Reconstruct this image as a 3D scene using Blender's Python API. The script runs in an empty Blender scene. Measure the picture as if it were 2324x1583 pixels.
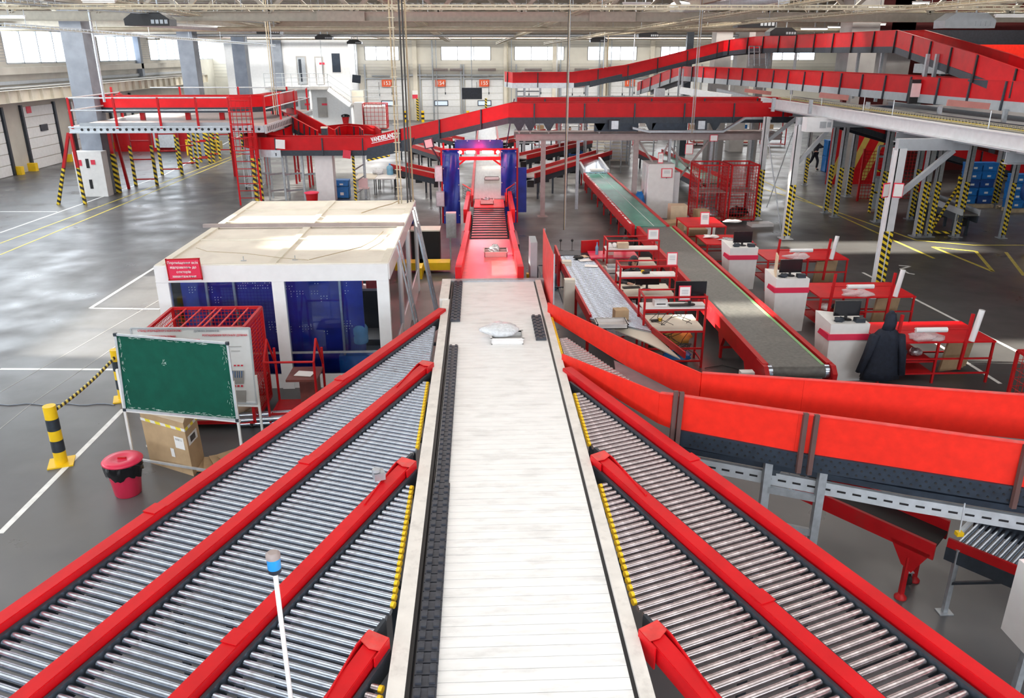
import bpy, math, random
from mathutils import Vector as V, Matrix
random.seed(7)
C = bpy.context.scene.collection
sc = bpy.context.scene
PI = math.pi
# ---------------- camera ----------------
H = 6.0; FP = 1796.0; CX = 1162.0; CY = 791.5
PIT = math.atan((CY-120)/FP); PSI = math.atan((1162-1085)/FP*math.cos(PIT))
cd = bpy.data.cameras.new('camera'); cam = bpy.data.objects.new('camera', cd); C.objects.link(cam)
cam.location = (0, 0, H); cam.rotation_euler = (PI/2-PIT, 0, -PSI)
cd.sensor_width = 36; cd.lens = FP/2324*36; cd.clip_end = 400; cd.clip_start = .05
sc.camera = cam
# ---------------- sky, sun, exposure ----------------
sc.view_settings.view_transform = 'Standard'; sc.view_settings.look = 'None'
sc.view_settings.exposure = 0.55; sc.view_settings.gamma = 1; sc.view_settings.use_curve_mapping = False
w = bpy.data.worlds.new('sky'); sc.world = w; w.use_nodes = True
bg = w.node_tree.nodes['Background']; bg.inputs[0].default_value = (.80, .90, 1, 1); bg.inputs[1].default_value = 4.5
SEL, SAZ = math.radians(20.5), math.radians(6)   # sun low over the left side, slightly ahead
SD = V((math.cos(SEL)*math.cos(SAZ), -math.cos(SEL)*math.sin(SAZ), -math.sin(SEL)))
sl = bpy.data.lights.new('sun', 'SUN'); sl.energy = 22; sl.angle = .02; sl.color = (1, .93, .78)
so = bpy.data.objects.new('sun', sl); C.objects.link(so); so.rotation_euler = SD.to_track_quat('-Z', 'Y').to_euler()
def area(name, loc, target, sx, sy, power, col=(1, 1, 1)):
    l = bpy.data.lights.new(name, 'AREA'); l.shape = 'RECTANGLE'; l.size = sx; l.size_y = sy; l.energy = power; l.color = col
    o = bpy.data.objects.new(name, l); C.objects.link(o); o.location = loc
    o.rotation_euler = (V(target)-V(loc)).to_track_quat('-Z', 'Y').to_euler(); return o
# daylight through the window band of the left wall, the end wall windows, then fill added behind the camera
area('window_fill_light', (-23.6, 12, 6.3), (0, 14, 0), 24, 1.8, 1500, (.85, .93, 1))
area('window_fill_light', (-23.6, 45, 6.3), (0, 45, 0), 40, 1.8, 1500, (.85, .93, 1))
area('window_fill_light', (8, 77.6, 6.0), (8, 50, 0), 44, 1.6, 1300, (.95, .97, 1))
area('window_fill_light', (2, -7.5, 6.2), (1, 16, 0), 34, 2.5, 1500, (.97, .98, 1))  # fill light added behind the camera, no window known there
for yy, ww, ee in ((6, 6, 900), (20, 6, 1100), (34.2, 1.2, 1500), (45.2, 1.2, 2000), (67.6, 1.1, 3900)):      # strips of fill light added under the roof
    area('roof_fill_light', (4, yy, 9.12), (4, yy, 0), 48, ww, ee, (1, .95, .87))
# ---------------- picture to place helpers (used once, to read real positions) ----------------
Fv = V((math.sin(PSI)*math.cos(PIT), math.cos(PSI)*math.cos(PIT), -math.sin(PIT)))
Rv = V((math.cos(PSI), -math.sin(PSI), 0)); Uv = Rv.cross(Fv); CV = V((0, 0, H))
def ray(x, y): return Fv+Rv*((x-CX)/FP)-Uv*((y-CY)/FP)
def G(x, y, z=0.0): d = ray(x, y); return CV+d*((z-H)/d.z)
def DY(x, y, Y): d = ray(x, y); return CV+d*(Y/d.y)
def DX(x, y, X): d = ray(x, y); return CV+d*(X/d.x)
# ---------------- materials ----------------
MT = {}
def mat(name, col, rough=.5, metal=0., var=.08, scale=6., bump=0., spec=.5, alpha=1., trans=0., emit=None, es=0., dirt=None, dscale=1.5, damt=.5, stretch=None):
    m = bpy.data.materials.new(name); m.use_nodes = True; nt = m.node_tree; b = nt.nodes['Principled BSDF']
    b.inputs['Roughness'].default_value = rough; b.inputs['Metallic'].default_value = metal
    b.inputs['Specular IOR Level'].default_value = spec
    tc = nt.nodes.new('ShaderNodeTexCoord'); mp = nt.nodes.new('ShaderNodeMapping'); nt.links.new(tc.outputs['Object'], mp.inputs[0])
    if stretch: mp.inputs['Scale'].default_value = stretch
    n = nt.nodes.new('ShaderNodeTexNoise'); n.inputs['Scale'].default_value = scale; n.inputs['Detail'].default_value = 5
    nt.links.new(mp.outputs[0], n.inputs['Vector'])
    mr = nt.nodes.new('ShaderNodeMapRange'); mr.inputs[1].default_value = .3; mr.inputs[2].default_value = .7
    mr.inputs[3].default_value = 1-var; mr.inputs[4].default_value = 1+var; nt.links.new(n.outputs[0], mr.inputs[0])
    mx = nt.nodes.new('ShaderNodeMix'); mx.data_type = 'RGBA'; mx.blend_type = 'MULTIPLY'; mx.inputs[0].default_value = 1
    mx.inputs[6].default_value = (*col, 1); nt.links.new(mr.outputs[0], mx.inputs[7]); out = mx.outputs[2]
    if dirt:
        n2 = nt.nodes.new('ShaderNodeTexNoise'); n2.inputs['Scale'].default_value = dscale; n2.inputs['Detail'].default_value = 8; n2.inputs['Roughness'].default_value = .65
        nt.links.new(mp.outputs[0], n2.inputs['Vector'])
        m2 = nt.nodes.new('ShaderNodeMapRange'); m2.inputs[1].default_value = .52; m2.inputs[2].default_value = .72; m2.inputs[4].default_value = damt
        nt.links.new(n2.outputs[0], m2.inputs[0])
        x2 = nt.nodes.new('ShaderNodeMix'); x2.data_type = 'RGBA'; nt.links.new(m2.outputs[0], x2.inputs[0]); nt.links.new(out, x2.inputs[6]); x2.inputs[7].default_value = (*dirt, 1); out = x2.outputs[2]
    nt.links.new(out, b.inputs['Base Color'])
    if bump:
        bp = nt.nodes.new('ShaderNodeBump'); bp.inputs['Strength'].default_value = bump; bp.inputs['Distance'].default_value = .02
        nt.links.new(n.outputs[0], bp.inputs['Height']); nt.links.new(bp.outputs[0], b.inputs['Normal'])
    if trans: b.inputs['Transmission Weight'].default_value = trans; b.inputs['IOR'].default_value = 1.2
    if alpha < 1: b.inputs['Alpha'].default_value = alpha
    if emit: b.inputs['Emission Color'].default_value = (*emit, 1); b.inputs['Emission Strength'].default_value = es
    MT[name] = m; return m
def stripes(name, c1, c2, freq, axis=(1, 1, 1), rough=.5, duty=.5):
    m = bpy.data.materials.new(name); m.use_nodes = True; nt = m.node_tree; b = nt.nodes['Principled BSDF']; b.inputs['Roughness'].default_value = rough
    tc = nt.nodes.new('ShaderNodeTexCoord'); d = nt.nodes.new('ShaderNodeVectorMath'); d.operation = 'DOT_PRODUCT'; d.inputs[1].default_value = V(axis)*freq
    nt.links.new(tc.outputs['Object'], d.inputs[0]); f = nt.nodes.new('ShaderNodeMath'); f.operation = 'FRACT'; nt.links.new(d.outputs['Value'], f.inputs[0])
    g = nt.nodes.new('ShaderNodeMath'); g.operation = 'GREATER_THAN'; g.inputs[1].default_value = duty; nt.links.new(f.outputs[0], g.inputs[0])
    x = nt.nodes.new('ShaderNodeMix'); x.data_type = 'RGBA'; x.inputs[6].default_value = (*c1, 1); x.inputs[7].default_value = (*c2, 1)
    nt.links.new(g.outputs[0], x.inputs[0]); nt.links.new(x.outputs[2], b.inputs['Base Color']); MT[name] = m; return m
RED = (.60, .004, .009)
mat('red', RED, .45, var=.1, scale=3, spec=.3, dirt=(.42, .004, .008), dscale=2, damt=.35)
mat('red_orange', (.78, .022, .010), .5, var=.08, scale=9, spec=.3)
mat('red_steel', (.50, .006, .010), .45, spec=.35, var=.12, scale=5, dirt=(.25, .03, .025), dscale=5, damt=.5)
mat('red_worn', (.72, .05, .045), .45, var=.15, scale=8, dirt=(.45, .2, .18), dscale=6, damt=.5)
mat('red_sign', (.75, .03, .09), .35, var=.03)
mat('belt_red', (.72, .10, .10), .3, var=.15, scale=5)
mat('belt_dark', (.115, .115, .11), .42, var=.25, scale=14, dirt=(.2, .19, .17), dscale=1.2, damt=.5)
mat('belt_green', (.05, .26, .19), .35, var=.2, scale=5, dirt=(.3, .42, .4), dscale=1.3, damt=.6, stretch=(1, .35, 1))
mat('belt_grey', (.22, .23, .25), .4, var=.12)
mat('belt_light', (.33, .32, .31), .35, var=.15, scale=4, dirt=(.3, .28, .27), dscale=3, damt=.4, stretch=(3, .3, 1))
mat('green_line', (.22, .45, .20), .5)
mat('slat', (.86, .86, .855), .38, var=.05, scale=4, dirt=(.5, .49, .48), dscale=2.2, damt=.45, stretch=(1, 3, 1))
mat('shoe', (.045, .05, .065), .45, var=.3, scale=20)
mat('frame_cream', (.74, .71, .67), .45, var=.08, dirt=(.35, .32, .3), dscale=7, damt=.4)
mat('bracket_dark', (.10, .05, .045), .5, var=.1)
mat('wood_red', (.17, .045, .035), .5, var=.25)
mat('steel', (.54, .62, .74), .22, .9, var=.12, scale=12, dirt=(.30, .25, .22), dscale=9, damt=.35)
mat('steel_pink', (.56, .50, .52), .24, .9, var=.2, scale=12, dirt=(.22, .15, .14), dscale=9, damt=.5)
mat('galv', (.42, .45, .48), .42, .55, var=.12, scale=14)
mat('galv_light', (.62, .66, .70), .4, .4, var=.1, scale=10)
mat('grey_paint', (.40, .43, .46), .5, var=.06)
mat('grey_brown', (.36, .30, .29), .5, var=.1)
mat('beam_pale', (.66, .68, .70), .45, var=.06)
mat('dark_frame', (.035, .045, .06), .45, .2, var=.2, scale=10)
mat('dark_blue', (.028, .040, .060), .42, .3, var=.2, scale=10)
mat('black', (.012, .012, .014), .45, var=.2)
mat('black_gloss', (.01, .01, .013), .12, var=.1)
mat('rubber', (.02, .02, .02), .7)
mat('white', (.80, .80, .79), .45, var=.04)
mat('white_gloss', (.85, .86, .87), .2, var=.03)
mat('paper', (.86, .86, .85), .6, var=.02)
mat('cream', (.74, .70, .60), .5, var=.05, scale=2, dirt=(.45, .40, .33), dscale=1.1, damt=.35)
mat('cream_roof', (.80, .75, .66), .42, var=.05, scale=2, dirt=(.42, .36, .3), dscale=.9, damt=.4)
mat('wall_white', (.78, .80, .82), .6, var=.04)
mat('wall_panel', (.72, .70, .63), .6, var=.06, scale=1)
mat('concrete', (.38, .37, .36), .7, var=.12, scale=1.5, bump=.1)
mat('maroon', (.14, .015, .015), .6)
mat('rail_pink', (.42, .17, .15), .5)
mat('lip', (.45, .2, .16), .5)
mat('wall_aged', (.52, .50, .45), .65, var=.12, scale=.8, dirt=(.36, .34, .31), dscale=.5, damt=.5)
mat('concrete_blue', (.24, .27, .32), .65, var=.15, scale=2)
mat('deck', (.36, .33, .28), .6, var=.1)
mat('truss', (.50, .46, .38), .55, var=.1)
mat('tray', (.52, .47, .36), .45, .3, var=.1)
mat('cable', (.42, .34, .22), .6)
mat('cable_dark', (.05, .05, .05), .6)
mat('yellow', (.90, .58, .01), .4, var=.06)
mat('paint_white', (.85, .86, .84), .5, var=.1, scale=8)
mat('paint_yellow', (.72, .60, .10), .5, var=.15, scale=8)
mat('navy', (.010, .030, .28), .28, var=.3, scale=3, bump=.6)
mat('blue_plastic', (.015, .17, .52), .35, var=.15, scale=7)
mat('blue_dark', (.02, .08, .30), .4, var=.2)
mat('blue_lamp', (.02, .30, .75), .25, var=.1)
mat('tape_blue', (.02, .12, .5), .4)
mat('cardboard', (.50, .35, .20), .7, var=.1, scale=5)
mat('cardboard_light', (.66, .52, .36), .7, var=.08)
mat('board_green', (.003, .085, .055), .6, spec=.25, var=.12, scale=6)
mat('chalk', (.62, .74, .70), .8, var=.3, scale=30)
mat('plastic_white', (.75, .74, .73), .35, var=.05)
mat('tray_pink', (.80, .55, .55), .35, var=.05)
mat('bag_silver', (.5, .52, .55), .18, .6, var=.3, bump=.6, scale=20)
mat('bag_clear', (.82, .86, .9), .15, var=.15, bump=.6, scale=25, alpha=.75)
mat('film', (.85, .88, .9), .12, var=.1, alpha=.45, bump=.4, scale=30)
mat('water_blue', (.20, .50, .72), .08, var=.1, alpha=.72)
mat('jacket', (.012, .018, .035), .8, var=.3, scale=12, bump=.5)
mat('hoodie', (.035, .038, .045), .8, var=.3, scale=12, bump=.3)
mat('trousers', (.015, .017, .025), .8, var=.2)
mat('skin', (.56, .33, .23), .5, var=.06)
mat('hair', (.02, .015, .012), .6, var=.3, scale=30)
mat('wood', (.30, .18, .10), .6, var=.2, stretch=(1, 6, 1))
mat('pallet_wood', (.45, .36, .24), .7, var=.2)
mat('printed_red', (.75, .04, .08), .5)
mat('printed_grey', (.35, .37, .42), .5)
mat('lettering', (.92, .92, .92), .5)
mat('number_orange', (.80, .12, .04), .5)
mat('screen', (.015, .015, .018), .15)
mat('ochre', (.55, .42, .10), .5)
mat('purple', (.10, .03, .10), .6)
stripes('hazard', (.86, .62, .02), (.012, .012, .014), 4.2, (1, .6, 1.6))
stripes('hazard_far', (.80, .58, .03), (.015, .015, .016), 2.6, (1, .6, 1.6))
stripes('hazard_tape', (.92, .78, .05), (.85, .85, .82), 5, (1.6, 1, .4))
stripes('rope', (.80, .66, .12), (.015, .015, .02), 9, (1, .9, .2))
stripes('crane', (.72, .70, .62), (.50, .47, .40), .9, (0, 1, 0))
def emitter(name, col, s):
    m = bpy.data.materials.new(name); m.use_nodes = True; nt = m.node_tree; nt.nodes.remove(nt.nodes['Principled BSDF'])
    e = nt.nodes.new('ShaderNodeEmission'); e.inputs[0].default_value = (*col, 1); e.inputs[1].default_value = s
    nt.links.new(e.outputs[0], nt.nodes['Material Output'].inputs[0]); MT[name] = m
emitter('tube_light', (1, .97, .9), 6); emitter('led_pink', (1, .75, .82), 5); emitter('led_red', (1, .02, .08), 7)
emitter('led_green', (.1, 1, .3), 4); emitter('led_blue', (.1, .4, 1), 4); emitter('pane_glow', (.7, .8, .95), .8)
def glassmat(name, tint, mixf):
    m = bpy.data.materials.new(name); m.use_nodes = True; nt = m.node_tree; nt.nodes.remove(nt.nodes['Principled BSDF'])
    t = nt.nodes.new('ShaderNodeBsdfTransparent'); t.inputs[0].default_value = (*tint, 1); g = nt.nodes.new('ShaderNodeBsdfGlossy'); g.inputs['Roughness'].default_value = .03
    f = nt.nodes.new('ShaderNodeFresnel'); f.inputs[0].default_value = 1.45; x = nt.nodes.new('ShaderNodeMixShader')
    mm = nt.nodes.new('ShaderNodeMath'); mm.operation = 'MULTIPLY'; mm.inputs[1].default_value = mixf; nt.links.new(f.outputs[0], mm.inputs[0])
    nt.links.new(mm.outputs[0], x.inputs[0]); nt.links.new(t.outputs[0], x.inputs[1]); nt.links.new(g.outputs[0], x.inputs[2]); nt.links.new(x.outputs[0], nt.nodes['Material Output'].inputs[0]); MT[name] = m
glassmat('pane', (.97, .98, 1), .08); glassmat('booth_glass', (.82, .88, .95), 1.0)
def floormat():
    m = mat('floor', (.098, .097, .10), .22, var=.25, scale=.25, spec=.6, dirt=(.15, .15, .155), dscale=.22, damt=.45)
    nt = m.node_tree; b = nt.nodes['Principled BSDF']; tc = nt.nodes['Texture Coordinate']
    n = nt.nodes.new('ShaderNodeTexNoise'); n.inputs['Scale'].default_value = .9; n.inputs['Detail'].default_value = 9; nt.links.new(tc.outputs['Object'], n.inputs['Vector'])
    r = nt.nodes.new('ShaderNodeMapRange'); r.inputs[1].default_value = .3; r.inputs[2].default_value = .7; r.inputs[3].default_value = .26; r.inputs[4].default_value = .5
    nt.links.new(n.outputs[0], r.inputs[0]); nt.links.new(r.outputs[0], b.inputs['Roughness'])
floormat()
# ---------------- mesh builder ----------------
class MB:
    def __init__(s): s.v = []; s.f = []; s.sm = []
    def add(s, vs, fs, smooth=False):
        o = len(s.v); s.v += [tuple(p) for p in vs]; s.f += [tuple(i+o for i in f) for f in fs]; s.sm += [smooth]*len(fs); return s
    def box(s, x0, x1, y0, y1, z0, z1):
        return s.add([(x0, y0, z0), (x1, y0, z0), (x1, y1, z0), (x0, y1, z0), (x0, y0, z1), (x1, y0, z1), (x1, y1, z1), (x0, y1, z1)],
                     [(0, 3, 2, 1), (4, 5, 6, 7), (0, 1, 5, 4), (1, 2, 6, 5), (2, 3, 7, 6), (3, 0, 4, 7)])
    def cb(s, c, sz, rz=0, rx=0, ry=0):
        M = Matrix.Rotation(rz, 3, 'Z') @ Matrix.Rotation(ry, 3, 'Y') @ Matrix.Rotation(rx, 3, 'X'); c = V(c); h = V(sz)/2
        pts = [c+M @ V((a*h.x, b*h.y, d*h.z)) for d in (-1, 1) for a, b in ((-1, -1), (1, -1), (1, 1), (-1, 1))]
        return s.add(pts, [(0, 3, 2, 1), (4, 5, 6, 7), (0, 1, 5, 4), (1, 2, 6, 5), (2, 3, 7, 6), (3, 0, 4, 7)])
    def beam(s, p, q, w, h=None, up=(0, 0, 1)):
        h = h or w; p = V(p); q = V(q); d = (q-p)
        if d.length < 1e-6: return s
        d.normalize(); u = V(up)
        if abs(d.dot(u)) > .98: u = V((0, 1, 0))
        a = d.cross(u).normalized(); b = a.cross(d).normalized(); a *= w/2; b *= h/2
        pts = [e+x for e in (p, q) for x in (-a-b, a-b, a+b, -a+b)]
        return s.add(pts, [(0, 3, 2, 1), (4, 5, 6, 7), (0, 1, 5, 4), (1, 2, 6, 5), (2, 3, 7, 6), (3, 0, 4, 7)])
    def ibeam(s, p, q, w, h):
        t = min(.02, w*.15); p = V(p); q = V(q)
        s.beam(p+V((0, 0, h/2-t/2)), q+V((0, 0, h/2-t/2)), w, t); s.beam(p-V((0, 0, h/2-t/2)), q-V((0, 0, h/2-t/2)), w, t); return s.beam(p, q, t, h-2*t)
    def tube(s, p, q, r, n=10, r2=None, caps=True):
        p = V(p); q = V(q); r2 = r if r2 is None else r2; d = (q-p)
        if d.length < 1e-6: return s
        d.normalize(); u = V((0, 0, 1)) if abs(d.z) < .95 else V((1, 0, 0)); a = d.cross(u).normalized(); b = a.cross(d)
        ring = [a*math.cos(2*PI*i/n)+b*math.sin(2*PI*i/n) for i in range(n)]
        s.add([p+x*r for x in ring]+[q+x*r2 for x in ring], [(i, (i+1) % n, n+(i+1) % n, n+i) for i in range(n)], n > 5)
        if caps: s.add([p+x*r for x in ring], [tuple(range(n))[::-1]]); s.add([q+x*r2 for x in ring], [tuple(range(n))])
        return s
    def path(s, pts, r, n=6):
        for a, b in zip(pts, pts[1:]): s.tube(a, b, r, n)
        return s
    def lathe(s, c, prof, n=24):
        c = V(c); vs = []; fs = []
        for r, z in prof: vs += [c+V((r*math.cos(2*PI*i/n), r*math.sin(2*PI*i/n), z)) for i in range(n)]
        for k in range(len(prof)-1):
            for i in range(n): fs.append((k*n+i, k*n+(i+1) % n, (k+1)*n+(i+1) % n, (k+1)*n+i))
        s.add(vs, fs, True); o = len(prof)-1
        s.add(vs[:n], [tuple(range(n))[::-1]]); s.add(vs[o*n:], [tuple(range(n))]); return s
    def prism(s, pts, vec):
        n = len(pts); vec = V(vec); a = [V(p) for p in pts]; b = [p+vec for p in a]
        return s.add(a+b, [tuple(range(n))[::-1], tuple(range(n, 2*n))]+[(i, (i+1) % n, n+(i+1) % n, n+i) for i in range(n)])
    def quad(s, *p): return s.add(p, [tuple(range(len(p)))])
    def sweep(s, path, o0, o1, h0, h1, close=True):
        A = off(path, o0); B = off(path, o1); vs = []
        for a, b in zip(A, B): vs += [a+V((0, 0, h0)), b+V((0, 0, h0)), b+V((0, 0, h1)), a+V((0, 0, h1))]
        fs = []; m = len(A)
        for k in range(m-1):
            for j in range(4): fs.append((4*k+j, 4*k+(j+1) % 4, 4*k+4+(j+1) % 4, 4*k+4+j))
        fs += [(3, 2, 1, 0), (4*m-4, 4*m-3, 4*m-2, 4*m-1)]
        return s.add(vs, fs)
    def grid(s, o, u, v, nu, nv, r):      # wire mesh panel
        o = V(o); u = V(u); v = V(v)
        for i in range(nu+1): s.tube(o+u*(i/nu), o+u*(i/nu)+v, r, 4, caps=False)
        for i in range(nv+1): s.tube(o+v*(i/nv), o+v*(i/nv)+u, r, 4, caps=False)
        return s
    def frame(s, x0, x1, y0, y1, z0, z1, w):   # the twelve edges of a box
        for x in (x0, x1):
            for y in (y0, y1): s.beam((x, y, z0), (x, y, z1), w)
        for z in (z0, z1):
            for x in (x0, x1): s.beam((x, y0, z), (x, y1, z), w)
            for y in (y0, y1): s.beam((x0, y, z), (x1, y, z), w)
        return s
    def blob(s, c, r, seed=0, n=14, m=9, rough=.2):
        c = V(c); rnd = random.Random(seed); ph = [rnd.uniform(0, 6.28) for _ in range(6)]; vs = []; fs = []
        for j in range(m+1):
            t = PI*j/m
            for i in range(n):
                p = 2*PI*i/n; k = 1+rough*(math.sin(3*p+ph[0]+2*t)+.6*math.sin(5*t+ph[1]+2*p)+.4*math.sin(7*p+ph[2]))/2
                vs.append(c+V((r[0]*math.sin(t)*math.cos(p)*k, r[1]*math.sin(t)*math.sin(p)*k, r[2]*math.cos(t)*(k if j not in (0, m) else 1))))
        for j in range(m):
            for i in range(n): fs.append((j*n+i, (j+1)*n+i, (j+1)*n+(i+1) % n, j*n+(i+1) % n))
        return s.add(vs, fs, True)
    def ob(s, name, m, parent=None, world=True):
        me = bpy.data.meshes.new(name); o0 = wloc(parent) if (parent is not None and world) else V((0, 0, 0))
        me.from_pydata([V(p)-o0 for p in s.v], [], s.f); me.polygons.foreach_set('use_smooth', s.sm); me.update()
        o = bpy.data.objects.new(name, me); C.objects.link(o); me.materials.append(MT[m] if isinstance(m, str) else m)
        if parent is not None: o.parent = parent
        return o
def wloc(o):
    p = V((0, 0, 0))
    while o is not None: p += V(o.location); o = o.parent
    return p
def off(path, d):
    P = [V(p) for p in path]; out = []
    for i, p in enumerate(P):
        a = (P[i]-P[i-1]).to_2d().normalized() if i else None; b = (P[i+1]-P[i]).to_2d().normalized() if i < len(P)-1 else None
        na = V((a.y, -a.x)) if a else None; nb = V((b.y, -b.x)) if b else None
        if na is None: n = nb
        elif nb is None: n = na
        else: n = (na+nb); n = n/max(.3, n.dot(na)) if n.length > .01 else na
        out.append(V((p.x+n.x*d, p.y+n.y*d, p.z)))
    return out
USED = {}
def T(name, label, cat, loc=(0, 0, 0), group=None, rz=0):
    o = bpy.data.objects.new(name, None); C.objects.link(o); o.location = loc; o.rotation_euler = (0, 0, rz); o.empty_display_size = .2
    o['label'] = label; o['category'] = cat
    if group: o['group'] = group
    return o
def tag(o, label, cat, group=None, stuff=False):
    o['label'] = label; o['category'] = cat
    if group: o['group'] = group
    if stuff: o['kind'] = 'stuff'
    return o
def st(o, label=None):
    o['kind'] = 'structure'
    if label: o['label'] = label
    return o
def part(o, label): o['label'] = label; return o
def copytree(o, parent=None):
    c = o.copy(); C.objects.link(c)
    if parent is not None: c.parent = parent
    for ch in list(o.children): copytree(ch, c)
    return c
def text(name, body, m, size, loc, rot, parent, th=.004, align='CENTER', bold=0, sx=1):
    cu = bpy.data.curves.new(name, 'FONT'); cu.body = body; cu.size = size; cu.extrude = th; cu.align_x = align; cu.align_y = 'CENTER'; cu.offset = bold
    o = bpy.data.objects.new(name, cu); C.objects.link(o); dg = bpy.context.evaluated_depsgraph_get()
    me = bpy.data.meshes.new_from_object(o.evaluated_get(dg)); bpy.data.objects.remove(o)
    o = bpy.data.objects.new(name, me); C.objects.link(o); me.materials.clear(); me.materials.append(MT[m])
    if parent is not None: o.parent = parent; loc = V(loc)-wloc(parent)
    o.location = loc; o.rotation_euler = rot; o.scale = (sx, 1, 1); return o
def cone_of(path, s):   # point at arc length s along a path with its direction
    P = [V(p) for p in path]
    for a, b in zip(P, P[1:]):
        L = (b-a).length
        if s <= L: return a+(b-a)*(s/L), (b-a).normalized()
        s -= L
    return P[-1], (P[-1]-P[-2]).normalized()
def plen(path): return sum((V(b)-V(a)).length for a, b in zip(path, path[1:]))
# ================= SETTING =================
XL, YE, ZC, XR = -24.4, 78.5, 9.3, 40.0
fl = MB().box(XL-.3, XR, -8, YE+.3, -.2, 0).ob('floor', 'floor'); st(fl)
def fline(pts, w, m='paint_white', z=.0):
    for a, b in zip(pts, pts[1:]):
        a = G(*a); b = G(*b); d = (b-a).normalized(); n = V((-d.y, d.x, 0))*w/2
        mb = MB(); q = [a-n, a+n, b+n, b-n]; mb.prism([(p.x, p.y, .0) for p in q][::-1], (0, 0, .003)); o = mb.ob('painted_line', m, fl)
fline([(0, 1210), (280, 928)], .09); fline([(0, 837), (262, 838)], .09); fline([(205, 699), (362, 600)], .09); fline([(205, 699), (362, 701)], .07)
fline([(0, 528), (370, 398), (560, 300)], .09); fline([(0, 480), (130, 480)], .07)
fline([(0, 552), (330, 430), (565, 340)], .08, 'paint_yellow'); fline([(0, 578), (335, 440), (600, 330)], .08, 'paint_yellow')
fline([(1410, 437), (1560, 545)], .08); fline([(1400, 478), (1700, 478)], .08)
fline([(1958, 618), (2324, 805)], .08); fline([(2060, 738), (2270, 870)], .08)
fline([(1720, 405), (1995, 530), (2120, 586)], .09, 'paint_yellow'); fline([(1720, 425), (1870, 470), (2080, 545), (2210, 556), (2324, 556)], .09, 'paint_yellow')
fline([(2117, 560), (2254, 616), (2215, 570), (2117, 560)], .1, 'paint_yellow'); fline([(2283, 572), (2324, 625)], .1, 'paint_yellow')
fline([(2040, 602), (2066, 604), (2044, 610), (2062, 620), (2076, 622)], .07)
for pts in ([(0, 890), (362, 680)], [(0, 973), (70, 917), (300, 760)]): fline(pts, .015, 'concrete')
# ceiling with ribs; openings added to lay sun patches on chosen spots
slots = []   # (x0,x1,y0,y1)
def slot(px, py, z, w, h):    # roof opening whose sunbeam lands around this place
    P = G(px, py, z); t = (ZC-z)/SD.z; Q = P+SD*t; slots.append((Q.x-w/2, Q.x+w/2, Q.y-h/2, Q.y+h/2))
slot(700, 500, 2.4, 5.0, 1.0); slot(1100, 612, 1.9, 2.2, .7); slot(1640, 695, .9, 3.6, .9); slot(1395, 690, .9, 1.6, 1.3)
slot(1980, 560, 0, 6.5, 1.6); slot(2290, 800, 0, 2.6, 1.4); slot(1490, 815, 0, 3.2, 1.1); slot(1100, 382, 1.0, 3, 1.6); slot(1300, 412, 0, 7, 1.4)
ys = sorted({-8., YE}|{round(v, 3) for s_ in slots for v in s_[2:]}); mb = MB()
for y0, y1 in zip(ys, ys[1:]):
    ym = (y0+y1)/2; act = sorted((s_[0], s_[1]) for s_ in slots if s_[2] < ym < s_[3]); x = XL
    for a, b in act:
        if a > x: mb.box(x, a, y0, y1, ZC, ZC+.12)
        x = max(x, b)
    if x < XR: mb.box(x, XR, y0, y1, ZC, ZC+.12)
ceil = mb.ob('ceiling', 'deck'); st(ceil)
rb = MB(); x = XL+.2
while x < XR: rb.box(x, x+.05, 40, YE, ZC-.09, ZC); x += .42
rb.ob('rib', 'grey_brown', ceil)
# --- left wall: window band z 5.45..7.2
WB, WT = 5.45, 7.2
def yl(px): return DX(px, 110, XL).y
wins = []
for a, b in ((8, 155), (222, 305), (338, 412), (446, 492), (510, 554), (584, 607)): wins.append((yl(a), yl(b)))
pitch_ = 9.4
d0 = wins[0][1]-wins[0][0]
extra = [(wins[0][0]-9.0-k*9.0, wins[0][0]-9.0-k*9.0+d0) for k in range(3)]
allw = sorted(extra+wins); mb = MB()
mb.box(XL-.3, XL, -8, YE, 0, WB).box(XL-.3, XL, -8, YE, WT, ZC)
y = -8
for a, b in allw:
    if a > y: mb.box(XL-.3, XL, y, a, WB, WT)
    y = b
mb.box(XL-.3, XL, y, YE, WB, WT)
wl = mb.ob('wall_left', 'wall_aged'); st(wl)
for k, (a, b) in enumerate(allw):
    r = T('window_%d' % (k+1), '', '', (XL, a, WB)); del r['label']; del r['category']; st(r)
    f = MB(); f.box(XL-.1, XL+.02, a, b, WB, WB+.07).box(XL-.1, XL+.02, a, b, WT-.07, WT)
    n = 4
    for i in range(n+1): yy = a+(b-a)*i/n; f.box(XL-.1, XL+.02, yy-.035, yy+.035, WB, WT)
    f.ob('window_frame', 'grey_paint', r); MB().box(XL-.06, XL-.05, a, b, WB, WT).ob('pane', 'pane', r)
ntrim = 0
def trim(mb, m):
    global ntrim; ntrim += 1; return st(mb.ob('trim_%d' % ntrim, m))
# horizontal siding lines, sill, long casings and crane beam on the left wall
mb = MB()
for z in (5.6, 5.75, 5.9, 6.05, 6.2, 6.35, 6.5, 6.65, 6.8, 6.95):
    y = -8
    for a, b in allw:
        if a-.1 > y: mb.box(XL, XL+.02, y+.05, a-.1, z, z+.02)
        y = b+.1
trim(mb, 'concrete_blue')
trim(MB().box(XL, XL+.35, -8, 74, 4.95, 5.3), 'wall_aged'); trim(MB().box(XL, XL+.12, -8, 74, 4.45, 4.62), 'grey_paint')
mb = MB(); mb.ibeam((XL+1.0, -8, 3.95), (XL+1.0, 73, 3.95), .35, .6); y = -7.5
while y < 73: mb.box(XL+.84, XL+1.17, y, y+.06, 3.68, 4.23); y += 1.1
trim(mb, 'cream')
trim(MB().box(XL, XL+.9, -8, 73, 4.3, 4.36), 'concrete')
trim(MB().box(XL, XL+.35, -8, 74, 7.45, 7.75), 'concrete_blue')
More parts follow.
